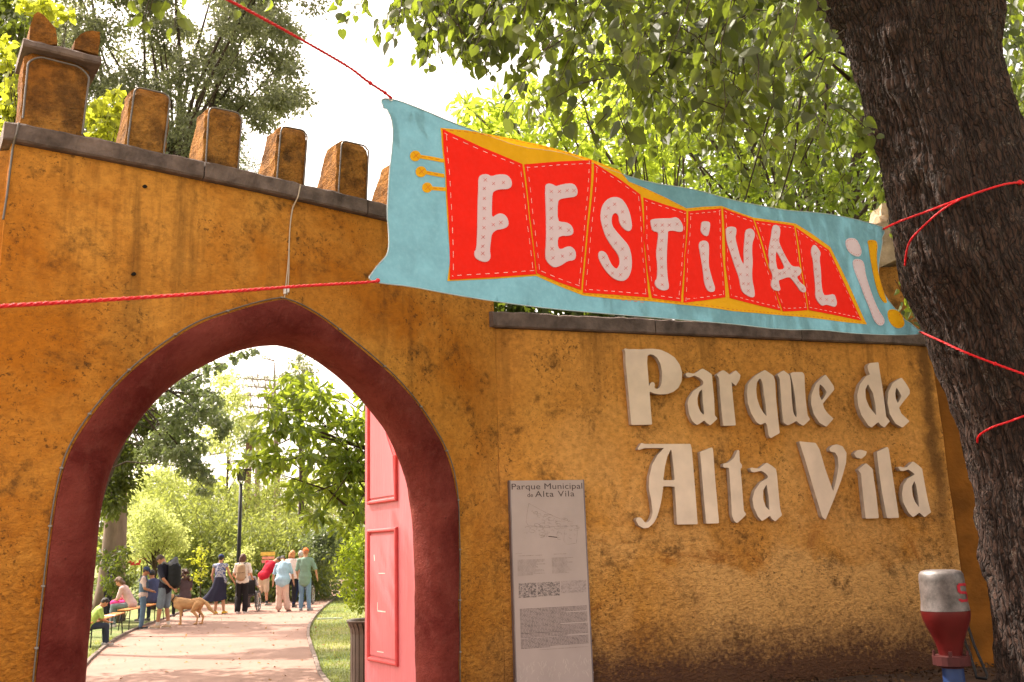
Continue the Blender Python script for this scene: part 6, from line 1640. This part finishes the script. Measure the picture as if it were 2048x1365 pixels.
def tree(name, label, cat, base, trunk_h, trunk_r, clumps, per, leaf, size, tpl, droop=.4, K=4.0, group=None, singles=0, jit=1.0, trunk_mat=None, branches=True, lean_=(0, 0), up=.2, flat=1.0):
    """clumps: list of (centre, radius) in world metres"""
    t = thing(name, label, cat, base, 0, group); b = V(base)
    if trunk_h > 0:
        bm = bmesh.new(); n = 9; pts = []; rr_ = []
        for i in range(n):
            s = i/(n-1); pts.append((lean_[0]*s*s+.10*trunk_r*math.sin(s*5)*2, lean_[1]*s*s, trunk_h*s)); rr_.append(trunk_r*(1.25-.25*min(1, s*6))*(1-.55*s))
        tube(bm, pts, rr_, 12); top = V(pts[-1]); obj('trunk', bm, trunk_mat or m_branch, t, shade=True)
        if branches:
            for c, r in clumps[::max(1, len(clumps)//26)]:
                bm = bmesh.new(); e = V(c)-b; s = V(pts[random.randint(4, n-1)]); mid = (s+e)/2+V((random.uniform(-.2, .2), 0, .12*(e-s).length))
                w_ = trunk_r*random.uniform(.16, .32); tube(bm, [s, s*.6+mid*.4, mid, mid*.4+e*.6, e], [w_, w_*.8, w_*.55, w_*.35, w_*.15], 6); obj('branch', bm, trunk_mat or m_branch, t, shade=True)
    P = []; Tp_ = []; N = []
    for c, r in clumps:
        k = max(6, int(K*per*r**1.6)); d = rnd(k); rad = r*np.abs(rs.normal(.72, .28, k)); rad = np.clip(rad, 0, 1.35*r)
        p = np.array(c)+d*rad[:, None]*np.array([1, 1, .75*flat]); P.append(p)
        q = d*.7+rnd(k)*.9; q[:, 2] -= droop*1.5; Tp_.append(q); nn = rnd(k); nn[:, 2] += up; N.append(nn)
    P = np.concatenate(P); Tp_ = np.concatenate(Tp_); N = np.concatenate(N); S = size*rs.uniform(.65, 1.25, len(P))
    split_leaves('crown', t, P, Tp_, N, S, tpl, leaf, singles); return t
def blob(cpt, rad, n, r, lo=.35):
    o = []
    for _ in range(n):
        d = rnd(1)[0]; k = rs.uniform(lo, 1)**.5
        o.append((tuple(cpt[i]+d[i]*rad[i]*k for i in range(3)), r*rs.uniform(.6, 1.3)))
    return o
def PX(u, v, Y): p = at_y(u, v, Y); return (p.x, p.y, p.z)
def pxblob(pts, Y, dY=1.0, r=.6, n=1, j=.3):
    o = []
    for u, v, pr in pts:
        for _ in range(n):
            y = Y+rs.uniform(-dY, dY); p = at_y(u+rs.normal()*pr*j, v+rs.normal()*pr*j, y); o.append(((p.x, p.y, p.z), pr/FP*y*rs.uniform(.7, 1.1)*r))
    return o
random.seed(41)
# ---- the lime: hanging sprays seen against the light
def sprays(specs, size=(.06, .10)):
    P = []; Tq = []; N = []; S = []; tw = []
    for (p0, dirv, L) in specs:
        p = V(p0); d = V(dirv).normalized(); pts = [p.copy()]; nseg = max(4, int(L/.05))
        for i in range(nseg):
            d = (d+V((random.gauss(0, .12), random.gauss(0, .12), -.10+random.gauss(0, .06)))).normalized(); p = p+d*.05; pts.append(p.copy())
            if random.random() < .92:
                s, b = frame_of(d); a = random.uniform(0, 6.28); side = (s*math.cos(a)+b*math.sin(a))
                o = p+side*random.uniform(.01, .05); t = side*.6+d*.3+V((0, 0, -.75))
                P.append(o); Tq.append(t); N.append(V((random.gauss(0, 1), random.gauss(-.3, 1), random.gauss(0, .35)))); S.append(random.uniform(*size)*(.7+.3*min(1, (nseg-i)/4)))
        tw.append(pts)
    return np.array(P), np.array(Tq), np.array(N), np.array(S), tw
low = lambda u: float(np.interp(u, [640, 700, 760, 800, 860, 960, 1000, 1100, 1200, 1300, 1400, 1500, 1600, 1700, 1780], [100, 100, 60, 120, 160, 120, 60, 200, 330, 330, 370, 400, 420, 435, 420]))
specs = []
for _ in range(720):
    u = random.uniform(990, 1790); Y = random.choice([random.uniform(4.6, 6.2), random.uniform(5.5, 9.5), random.uniform(7, 10.5)]); L = random.uniform(.35, .9)
    vmax = low(u)-L*.75*FP/Y*.9
    v = random.uniform(-330, max(-150, vmax))
    if u < 1250 and v > 40 and random.random() < .35: continue
    specs.append((at_y(u, v, Y), (random.uniform(-.8, .4), random.uniform(-.5, .5), random.uniform(-.6, .1)), L))
for _ in range(190):      # thin fringe left of the main mass
    u = random.uniform(800, 1010); Y = random.uniform(5.5, 7.5); L = random.uniform(.3, .55); v = random.uniform(-180, 45) if u > 850 else random.uniform(-160, 0)
    if u < 860 and random.random() < .5: continue
    specs.append((at_y(u, v, Y), (random.uniform(-.5, .5), 0, -.6), L))
for (u, v, Y, L, dx) in ((730, -60, 6, .30, -.3), (745, -10, 6, .25, -.9), (700, -70, 6.3, .42, .0), (690, -20, 6.1, .3, -.3), (720, 20, 6.2, .2, -1), (640, -120, 6, .3, -.2), (800, 20, 6.4, .25, -.3), (830, 40, 6.6, .3, .3), (850, 60, 6.6, .3, 0),
                          (470, -60, 4.5, .28, .1), (520, -80, 4.5, .25, .2), (440, -90, 4.6, .3, 0), (560, -110, 4.7, .3, .3), (330, -70, 4.2, .32, -.2), (300, -90, 4.2, .30, -.4), (260, -90, 4.3, .25, -.3), (345, -50, 4.2, .34, .15), (310, -40, 4.3, .30, .0), (230, -110, 4.4, .22, -.5), (330, -120, 4.1, .4, .3)):
    specs.append((at_y(u, v, Y), (dx, 0, -.5), L))
for (u, v, Y, L, dx) in ((1790, 560, 8.6, .25, .4), (1815, 575, 8.6, .3, .1), (1850, 590, 8.7, .2, .2), (1775, 440, 9.5, .3, 0), (1760, 380, 9.5, .4, .2)):
    specs.append((at_y(u, v, Y), (dx, 0, -.5), L))
for _ in range(150):      # right of the trunk
    u = random.uniform(1990, 2140); Y = random.uniform(8, 12); v = random.uniform(-150, 420); specs.append((at_y(u, v, Y), (random.uniform(-.5, .5), 0, -.5), random.uniform(.4, .9)))
TL = list(zip(prof_l, prof_r))
def clear_of(sp):
    p, d, L = sp; d = V(d).normalized()
    for k in range(6):
        q = p+d*(L*k/5)*(1-k*.04)+V((0, 0, -L*.75*(k/5)**1.3)); u, v = proj(q)
        for du in (-45, 45):
            if inpoly(u+du, v+25, [outl]) or inpoly(u, v+du, [outl]):
                a = (q-bo).dot(bn)
                if a > -.15: return False
        if u > float(np.interp(v, lv[2:], lu[2:]))-10 and u < float(np.interp(v, rv, ru))+10 and q.y < YT+.7: return False
    return True
specs = [s for s in specs if clear_of(s)]
P, Tq, N, S, tw = sprays(specs, (.065, .118))
bm = bmesh.new()
for pts in tw: tube(bm, pts[::3]+[pts[-1]], [.0045-.003*i/len(pts[::3]) for i in range(len(pts[::3])+1)], 4, False)
o = obj('twigs', bm, m_branch, lime); o['kind'] = 'stuff'
HEART2 = T_([(0, 0, 0), (-.15, -.09, .10), (-.34, .05, .24), (-.38, .32, .30), (-.26, .62, .20), (-.08, .86, -.06), (.03, .98, -.22), (.10, .86, -.06), (.27, .60, .22), (.37, .30, .32), (.33, .04, .25), (.15, -.09, .10), (0, .45, .02)],
           [(0, 1, 2, 12), (12, 2, 3, 4), (12, 4, 5, 6), (0, 12, 10, 11), (12, 8, 9, 10), (12, 6, 7, 8)])
S = S*rs.choice([.62, .85, 1.0, 1.0, 1.18], len(S)); sel = rs.uniform(size=len(S)) < .5
split_leaves('leaves', lime, P[sel], Tq[sel], N[sel], S[sel], HEART, lm['lime'], 150)
split_leaves('leaves', lime, P[~sel], Tq[~sel], N[~sel], S[~sel], HEART2, lm['lime2'], 150)
# limbs reaching out of the trunk toward the left, above the frame and down into the sprays
def limb(pts, r0, r1, parent=lime, n=8):
    k = len(pts); obj('branch', tube(bmesh.new(), [V(p) for p in pts], [r0+(r1-r0)*i/(k-1) for i in range(k)], n), m_bark if r0 > .05 else m_branch, parent, shade=True)
limb([PX(1760, -250, 7.2), PX(1560, -420, 7.0), PX(1300, -470, 6.6), PX(1000, -420, 6.2), PX(700, -330, 5.8)], .16, .04)
for pl in ([(1700, 20), (1640, 90), (1560, 160), (1530, 260), (1490, 400)], [(1480, -40), (1455, 40), (1425, 100), (1410, 190)], [(1720, 130), (1690, 110), (1640, 90)], [(1630, 110), (1600, 200), (1590, 300), (1560, 400)],
           [(1340, -60), (1335, 30), (1318, 120), (1312, 150)], [(1150, -80), (1152, 0), (1148, 70)], [(1530, 0), (1490, 30), (1440, 60), (1350, 90)], [(1700, 160), (1660, 125), (1620, 110)], [(1655, 140), (1650, 230), (1600, 330)]):
    Y = random.uniform(6.8, 8.2); limb([PX(u, v, Y) for u, v in pl], .018, .006, n=6)
# the rest of its crown, overhead and out of the picture: shades banner, trunk and forecourt
cl = []
for _ in range(26):
    x = random.uniform(.5, 8.5); y = random.uniform(1.0, 10.5); zlow = 1.65+max(2.5, y)*.70+.7
    cl.append(((x, y, random.uniform(zlow, zlow+2.6)), .9))
Pq = []; 
for c, r in cl: Pq.append(np.array(c)+rnd(80)*rs.uniform(.2, 1, 80)[:, None]*r)
Pq = np.concatenate(Pq); Tt = rnd(len(Pq)); Tt[:, 2] -= 1
split_leaves('crown', lime, Pq, Tt, rnd(len(Pq)), rs.uniform(.12, .17, len(Pq)), HEART, lm['lime'])

# ---- trees behind the wall on the right
cl = pxblob([(930, 210, 25), (960, 250, 40), (1010, 215, 35), (1040, 275, 45), (1090, 320, 50), (1120, 240, 45), (1060, 180, 30), (1150, 180, 40), (1180, 300, 60), (1240, 250, 60), (1260, 180, 55), (1290, 330, 60), (1330, 280, 50), (1380, 240, 50), (1000, 300, 40), (1200, 120, 55)], 12.5, 1.2, 1.0, 3)
tree('laurel_tree', 'bright yellow green broad leaved tree right behind the wall above the left of the banner', 'tree', (2.2, 13, 0), 4.5, .14, cl, 95, lm['bright'], .155, ELL, .1, K=6, singles=300, up=.6)
cl = pxblob([(u+random.uniform(-25, 25), v+random.uniform(-20, 20), 60) for u in range(1230, 1860, 62) for v in range(20, 470, 55)], 16, 1.5, 1.05, 1)
tree('broadleaf_tree', 'dense mid green tree filling the gap behind the banner and left of the trunk', 'tree', (5.6, 16.5, 0), 5.5, .22, cl, 80, lm['mid'], .18, ELL, .3, singles=0, up=.3)
cl = pxblob([(u+random.uniform(-40, 40), v+random.uniform(-40, 40), 80) for u in range(1050, 2150, 95) for v in range(-180, 560, 90) if not (u < 1200 and v < 260)], 23, 2, 1.0, 1)
tree('woodland_tree', 'dark shaded tree far behind the wall closing the view beside the trunk', 'tree', (8.5, 24, 0), 8, .3, cl, 52, lm['dark'], .30, ELL, .3, up=.2)
# ---- trees on the left
pts = []
for _ in range(330):
    u = random.uniform(70, 610); v = random.uniform(-160, 400)
    edge = float(np.interp(v, [-160, 0, 100, 180, 240, 300, 420], [680, 600, 590, 610, 540, 440, 420]))
    if u > edge: continue
    if (u > 470 and v > 250): continue
    pts.append((u, v, random.uniform(22, 44)))
cl = pxblob(pts, 26, 2.4, 1.1, 1)
tree('evergreen_oak', 'tall grey olive evergreen with dark forked limbs behind the first three battlements', 'tree', (at_y(140, 1100, 26).x, 26, 0), 11.5, .34, cl, 210, lm['grey'], .135, RHO, .35, K=5.0, up=.3, lean_=(2.6, 0))
cl = pxblob([(490, 300, 26), (505, 330, 24), (480, 345, 26), (520, 350, 18), (470, 310, 20), (445, 350, 26)], 22, .8, 1.1, 2)
tree('cypress_tree', 'small dark conifer top showing between the third and fourth battlements', 'tree', (at_y(150, 1100, 22).x, 22, 0), 9, .12, cl, 190, lm['dark'], .13, LAN, .2, branches=False, lean_=(3.9, 0))
cl = pxblob([(10, 60, 40), (20, 130, 40), (5, 200, 45), (30, 250, 30), (10, 310, 40), (50, 100, 25), (-40, 100, 60), (-60, 250, 70), (-20, 10, 60), (55, 50, 30), (30, 20, 40)], 10.5, .7, 1.0, 3)
tree('ivy_tree', 'dark ivied tree at the far left edge beside the stepped block', 'tree', (at_y(-60, 300, 10.5).x, 10.5, 0), 6, .16, cl, 150, lm['lime'], .08, HEART, .4)
cl = pxblob([(10, 95, 20), (18, 120, 22), (28, 150, 18), (15, 180, 22), (8, 220, 26), (10, 270, 24), (24, 235, 18), (100, 15, 26), (60, 8, 24), (130, 30, 16), (205, 215, 24), (235, 190, 18), (215, 245, 26), (195, 270, 22), (230, 265, 20), (200, 235, 24), (240, 225, 14)], 9.3, .3, 1.0, 3)
tree('young_lime_tree', 'glowing yellow green leaves of a young tree right behind the stepped block', 'tree', (at_y(40, 1100, 9.3).x, 9.3, 0), 4.6, .05, cl, 190, lm['yellow'], .085, HEART, .4, singles=120)
cl = []
for _ in range(70): cl.append(((random.uniform(-10.5, -6.0), random.uniform(11.0, 16.5), random.uniform(5.4, 8.0)), .75))
tree('plane_tree', 'spreading tree left of the gate whose shade dapples the path', 'tree', (-9.5, 13.5, 0), 6, .3, cl, 60, lm['lime'], .18, HEART, .3, K=1.6)

# ---- park beyond the arch
ptr = PX(218, 1190, 27)
cl = pxblob([(225, 980, 30), (215, 1010, 30), (240, 940, 40), (205, 960, 30), (262, 900, 34), (290, 850, 30), (230, 900, 30), (310, 830, 24), (215, 860, 40), (250, 820, 40)], 24, 1, 1.1, 3)
tree('lime_by_path', 'old tree with thick pale grey trunk at the left edge of the lawn', 'tree', (ptr[0], 27, 0), 7.5, .38, cl, 210, lm['lime'], .15, RHO, .5, trunk_mat=m_trunkp)
pts = [(330, 790, 22), (360, 770, 22), (395, 760, 24), (430, 790, 18), (470, 720, 8), (490, 708, 8), (510, 702, 6), (380, 800, 26), (350, 830, 26), (330, 860, 24), (365, 865, 26), (400, 840, 24), (435, 840, 18), (455, 855, 12), (390, 890, 24), (355, 900, 26), (330, 900, 24), (375, 925, 22), (400, 940, 18), (420, 960, 12), (300, 900, 22), (405, 985, 10), (440, 735, 10), (410, 735, 14), (310, 870, 18), (420, 810, 20), (445, 870, 10)]
cl = pxblob(pts, 18, .8, 1.15, 2, .35)
tree('silver_oak', 'dark blue green drooping tree hanging into the left of the arch view', 'tree', (at_y(130, 1000, 18).x, 18, 0), 6, .14, cl, 270, lm['dark'], .115, PLU, .7)
cl = pxblob([(250, 1100, 14), (235, 1130, 16), (225, 1160, 20), (250, 1165, 14), (215, 1120, 18), (240, 1185, 12)], 25, .4, 1.1, 3)
tree('trunk_ivy', 'leafy shoots and shrub growing round the foot of the pale trunk', 'shrub', (at_y(232, 1190, 25).x, 25, 0), 0, 0, cl, 260, lm['lime'], .10, RHO, .3)
cl = pxblob([(310, 1040, 34), (290, 1070, 36), (330, 1070, 34), (355, 1090, 22), (270, 1100, 28), (310, 1100, 34), (345, 1060, 24), (280, 1030, 24), (300, 1010, 16)], 32, .7, 1.0, 4)
tree('pale_shrub_tree', 'small bright cream green tree glowing in the sun over the rucksack man', 'tree', (at_y(310, 1150, 32).x, 32, 0), 1.8, .07, cl, 130, lm['pale'], .12, RHO, .3)
gb = 'bamboo clumps along the far side of the lawn'
def bamboo(label, px, Y, topv, wid, n=46, mat='bamboo'):
    b = at_y(px, 1150, Y); t = thing('bamboo_clump', label, 'bamboo', (b.x, Y, 0), 0, gb)
    wm = wid/FP*Y; ht = at_y(px, topv, Y).z; bm = bmesh.new(); P = []; Tq = []; N = []; S = []
    for i in range(n):
        x = random.uniform(-wm, wm); y = random.uniform(-1.5, 1.5); H = ht*random.uniform(.55, 1)*(1-.3*(abs(x)/wm)**2); lx = random.uniform(-.9, .9)+x*.35; ly = random.uniform(-1.2, .2)
        pts = [V((x+lx*s**2.2, y+ly*s**2.2, H*s-.12*H*s**4)) for s in [k/7 for k in range(8)]]
        tube(bm, pts, [.035-.028*k/7 for k in range(8)], 5)
        for k in range(int(250)):
            s = random.uniform(.12, 1.0); j = min(6, int(s*7)); p = pts[j]+(pts[j+1]-pts[j])*(s*7-j); r = .12+.75*math.sin(math.pi*min(1, s*.9+.1))*random.random()
            a = random.uniform(0, 6.28); q = p+V((math.cos(a)*r, math.sin(a)*r, random.uniform(-.35, .2)-.35*r)); P.append(q+V(t.location)); Tq.append((math.cos(a)*.6, math.sin(a)*.6, -.45+random.gauss(0, .4))); N.append((random.gauss(0, 1), random.gauss(0, 1), random.gauss(.2, .7))); S.append(random.uniform(.15, .32))
    o = obj('canes', bm, M('bamboo_cane', (.22, .22, .06), .5, .3, 6), t); o['kind'] = 'stuff'
    split_leaves('leaves', t, np.array(P), np.array(Tq), np.array(N), np.array(S), LAN2, lm[mat])
LAN2 = T_([(0, 0, 0), (-.11, .4, .03), (0, 1, -.12), (.11, .4, .03)], [(0, 1, 2), (0, 2, 3)])
bamboo('dark bamboo clump directly behind the lamp post', 480, 38, 960, 75, 46)
bamboo('bamboo clump left of the lamp post behind the yellow sapling', 410, 37, 930, 60, 44)
bamboo('broad arching bamboo clump behind the man in red', 570, 36, 985, 75, 46)
bamboo('tall sunlit bamboo clump at the back on the left', 400, 47, 860, 110, 46, 'yellow' if False else 'bamboo')
bamboo('tall sunlit bamboo clump at the back on the right', 540, 46, 880, 110, 46)
cl = pxblob([(640, 1080, 30), (650, 1110, 30), (620, 1120, 22), (660, 1060, 24), (690, 1080, 30), (700, 1110, 30)], 34, .8, 1.0, 5)
tree('clipped_yew', 'dark ivy covered mass at the right end of the bamboo', 'hedge', (at_y(650, 1150, 34).x, 34, 0), 0, 0, cl, 190, lm['dark'], .12, RHO, .2)
cl = pxblob([(470, 800, 24), (450, 760, 24), (440, 800, 20), (480, 850, 24), (520, 880, 30), (430, 880, 34), (300, 960, 34), (280, 990, 30), (340, 960, 30), (320, 1000, 20), (500, 840, 16)], 52, 2, 1.0, 5)
tree('acacia_tree', 'far pale yellow green trees hazy behind the bamboo', 'tree', (at_y(450, 1100, 54).x, 54, 0), 10, .10, cl, 42, lm['pale'], .26, RHO, .2)
# flat layered pine and bare tree far behind
t = thing('bare_tree', 'thin leafless tree with fine upright twigs against the white sky', 'tree', (at_y(515, 1100, 58).x, 58, 0)); b0 = V(t.location)
bm = bmesh.new(); base_p = V(PX(515, 880, 58))-b0; tube(bm, [(0, 0, 0), base_p], [.25, .12], 6)
def sub_tw(p, d, L, r, k):
    if k == 0: return
    q = p+d*L; tube(bm, [p, (p+q)/2+V((random.uniform(-.05, .05)*L, 0, 0)), q], [r, r*.8, r*.6], 4, False)
    for _ in range(random.choice([2, 3])):
        dd = (d+V((random.uniform(-.55, .55), random.uniform(-.4, .4), random.uniform(-.1, .35)))).normalized(); sub_tw(q, dd, L*random.uniform(.62, .85), r*.62, k-1)
for dx in (-.35, .0, .35): sub_tw(base_p, V((dx, 0, 1)).normalized(), 1.5, .06, 5)
obj('branch', bm, m_trunkp, t)
t = thing('flat_pine', 'far thin pine with flat open layers against the white sky', 'tree', (at_y(560, 1100, 60).x, 60, 0)); b0 = V(t.location)
tp = V(PX(548, 712, 60))-b0
obj('trunk', tube(bmesh.new(), [(0, 0, 0), tp*.6, tp], [.28, .16, .03], 6), m_trunkp, t)
P = []; 
for v, w0 in ((716, 8), (756, 95), (772, 70), (790, 80), (812, 60)):
    c = V(PX(530, v, 60)); 
    obj('branch', tube(bmesh.new(), [V(PX(548, v+6, 60))-b0, V(PX(530-w0*.6, v, 60))-b0], [.06, .02], 4), m_trunkp, t)
    for _ in range(int(w0*8)): P.append(c+V((random.uniform(-1, 1)*w0/FP*60*.9, random.uniform(-.6, .6), random.gauss(0, .08))))
P = np.array([tuple(p) for p in P]); split_leaves('needles', t, P, rnd(len(P)), rnd(len(P)), rs.uniform(.14, .3, len(P)), LAN, lm['grey'])
cl = pxblob([(595, 730, 22), (615, 750, 20), (580, 760, 16), (630, 770, 16), (600, 710, 10)], 40, 1, 1.0, 4)
tree('feathery_tree', 'small faint grey brown treetop high behind the right part of the arch view', 'tree', (at_y(600, 1100, 40).x, 40, 0), 9, .16, cl, 70, lm['grey'], .14, RHO, .2)
# palm
pq = PX(498, 885, 50); t = thing('palm_tree', 'small palm top rising over the bamboo left of the broad leaved tree', 'palm', (pq[0], 50, 0))
obj('trunk', tube(bmesh.new(), [(0, 0, 0), (0, 0, pq[2])], [.22, .17], 8), M('palm_bark', (.16, .09, .06), .95, .4, 8, 1, 20), t)
for k in range(22):
    a = k*2.4; e = random.uniform(.1, 1.3); L = 1.5; pts = []
    for s in [i/6 for i in range(7)]:
        hx = math.cos(e)*L*s; hz = math.sin(e)*L*s-.5*s*s*L*math.cos(e); pts.append(V((math.cos(a)*hx, math.sin(a)*hx, pq[2]+hz)))
    bm = bmesh.new()
    for i in range(6):
        for s in (-1, 1):
            sd = V((-math.sin(a), math.cos(a), 0))*s
            for q in range(3):
                p = pts[i]+(pts[i+1]-pts[i])*q/3; w_ = .28*math.sin(math.pi*(i+.5+q/3)/6.6)+.04; tdir = (pts[i+1]-pts[i]).normalized()
                A = p; B = p+tdir*.03; Ce = p+sd*w_+tdir*w_*.9+V((0, 0, -.05)); bm.faces.new([bm.verts.new(x) for x in (A, B, Ce)])
    tube(bm, pts, .012, 4, False); obj('frond', bm, lm['palm'], t)
# broad leaved tree (magnolia like) at the right of the arch view
pts = [(575, 760, 26), (600, 745, 20), (555, 790, 24), (620, 790, 34), (590, 820, 36), (650, 810, 34), (690, 830, 34), (540, 830, 26), (560, 860, 34), (620, 860, 40), (680, 880, 40), (520, 870, 16), (500, 920, 16), (470, 935, 10), (530, 920, 26), (570, 920, 34), (630, 920, 40), (700, 930, 44), (540, 945, 18), (600, 970, 34), (660, 985, 40), (720, 1000, 40), (580, 1005, 14), (640, 1030, 26), (700, 1050, 26), (730, 860, 40), (750, 950, 50), (760, 800, 40)]
cl = pxblob(pts, 14.6, .8, .95, 2, .3)
tree('magnolia_tree', 'big glossy leaved tree with long drooping leaves between lamp post and pink gate leaf', 'tree', (at_y(770, 1150, 15).x, 15, 0), 3.6, .10, cl, 205, lm['magn'], .17, ELL, .35, K=3.4, singles=300, up=.5)
# saplings and planter shrub
cl = pxblob([(400, 1105, 12), (395, 1120, 11), (405, 1130, 10), (392, 1150, 7), (408, 1150, 7), (398, 1098, 8), (400, 1165, 5), (388, 1155, 6)], 27, .15, 1.0, 3)
tree('sapling', 'thin yellow leaved sapling on the lawn right of the rucksack man', 'sapling', (at_y(400, 1195, 27).x, 27, 0), 1.9, .018, cl, 420, lm['yellow'], .085, RHO, .2, K=1.2, branches=False, group='young saplings on the lawn')
cl = pxblob([(497, 1095, 10), (488, 1110, 10), (502, 1110, 9), (467, 1108, 7), (460, 1120, 8), (470, 1130, 8), (497, 1125, 8), (457, 1140, 6)], 31, .15, 1.0, 3)
tree('sapling', 'pale leaved sapling behind the woman with the tan backpack', 'sapling', (at_y(478, 1190, 31).x, 31, 0), 1.9, .018, cl, 420, lm['pale'], .09, RHO, .2, K=1.2, branches=False, group='young saplings on the lawn')
cl = pxblob([(700, 1090, 18), (720, 1080, 22), (690, 1110, 18), (715, 1120, 24), (690, 1140, 16), (735, 1100, 24), (710, 1160, 20), (695, 1175, 12), (730, 1150, 22), (712, 1195, 14), (745, 1130, 26), (730, 1190, 16), (700, 1205, 12), (722, 1215, 12), (740, 1215, 16), (690, 1190, 10)], 12.6, .12, 1.0, 3)
t = tree('potted_shrub', 'light leafy shrub with several thin stems growing in the brown planter', 'shrub', (pc_.x, 12.6, zt2-.04), 0, 0, cl, 620, lm['bright'], .066, ELL, .1, K=2.2, up=.5)
for k in range(5):
    a = k*1.3; obj('stem', tube(bmesh.new(), [(.10*math.cos(a), .08*math.sin(a), 0), (.12*math.cos(a), .1*math.sin(a), .5), (.16*math.cos(a), .1*math.sin(a), 1.05)], [.011, .009, .004], 6), m_branch, t)
# far woodland closing the horizon
P = []
for _ in range(9000):
    x = random.uniform(-45, 45); y = random.uniform(62, 70); h = 6.5+2*noise.noise(V((x*.15, 0, 0)))+1.5*noise.noise(V((x*.6, 3, 0))); P.append((x, y, random.random()**.8*h))
P = np.array(P); me = leaf_mesh('distant_woodland', P, rnd(len(P)), rnd(len(P)), rs.uniform(.6, 1.3, len(P)), RHO, lm['bamboo']); o = obj('distant_woodland', me, kind='stuff')
# undergrowth below the bamboo
P = []
for _ in range(5000): P.append((random.uniform(-16, 1), random.uniform(34, 37), random.random()**1.5*1.1))
P = np.array(P); obj('undergrowth', leaf_mesh('undergrowth', P, rnd(len(P)), rnd(len(P)), rs.uniform(.1, .25, len(P)), RHO, lm['dark']), kind='stuff')
# grass blades
loop_xy = [tuple(p) for p in loop]
n = 60000; X = rs.uniform(-9, 2.5, n); Yy = 9+(rs.uniform(0, 1, n)**1.4)*26
keep = np.array([not inpoly(X[i], Yy[i], [loop_xy]) and X[i] < Yy[i]*.03 and X[i] > -Yy[i]*.52 for i in range(n)])
X = X[keep]; Yy = Yy[keep]; n = len(X); P = np.stack([X, Yy, np.full(n, -.02)], 1); Tq = rs.normal(size=(n, 3))*.45; Tq[:, 2] = 1
obj('grass', leaf_mesh('grass', P, Tq, rnd(n), rs.uniform(.04, .085, n), T_([(-.09, 0, 0), (.09, 0, 0), (.0, 1, .15)], [(0, 1, 2)]), leaf_mat('grass_blade', (.11, .15, .03), (.26, .27, .08), (.4, .45, .08), .6, .4, .2)), kind='stuff')
# fallen leaves
n = 900; X = rs.uniform(-8, 1.5, n); Yy = rs.uniform(8, 27, n); P = np.stack([X, Yy, np.full(n, .02)], 1); Tq = rs.normal(size=(n, 3)); Tq[:, 2] *= .15; Nn = rs.normal(size=(n, 3))*.3; Nn[:, 2] = 1
obj('fallen_leaves', leaf_mesh('fallen_leaves', P, Tq, Nn, rs.uniform(.04, .09, n), RHO, lm['rust']), kind='stuff')
P = []
for _ in range(1100):
    x = random.uniform(.6, 4.6); off = abs(random.gauss(0, .45)); y = Wy(min(x, 4.1))-.03-off; P.append((x, y, bed_z(x, y)+.02+.03*noise.noise(V((x*1.7, y*1.7, 0)))+random.random()*.04))
P = np.array(P); n = len(P); Tq = rs.normal(size=(n, 3)); Tq[:, 2] *= .4; Nn = rs.normal(size=(n, 3))*.6; Nn[:, 2] = 1
obj('leaf_litter', leaf_mesh('leaf_litter', P, Tq, Nn, rs.uniform(.025, .055, n), RHO, leaf_mat('rotted_leaf', (.035, .018, .010), (.12, .065, .030), (.05, .02, .01), .8, .1, .2)), kind='stuff')

# ivy and low greenery showing over the low coping
P = []
for _ in range(4600):
    x = random.choice([random.uniform(-.6, 5.0), random.uniform(-.6, 1.4)]); P.append((x, Wy(min(x, 4))+.42+abs(random.gauss(0, .25)), 3.15+random.random()**1.3*.85))
P = np.array(P); n = len(P); Tq = rnd(n); Tq[:, 2] -= .6
iv = thing('ivy', 'leafy ivy growing behind the low grey coping under the banner', 'ivy', (1.0, 8.6, 0))
split_leaves('leaves', iv, P, Tq, rnd(n), rs.uniform(.06, .10, n), HEART, lm['lime'], 80)
obj('stem', tube(bmesh.new(), [(0, .05, 0), (.05, .05, 2), (.3, .1, 3.2)], [.04, .03, .01], 6), m_branch, iv)
tot = 0
for o in C.objects:
    if o.type == 'MESH': tot += len(o.data.polygons)
print('POLYS', tot, len(C.objects))
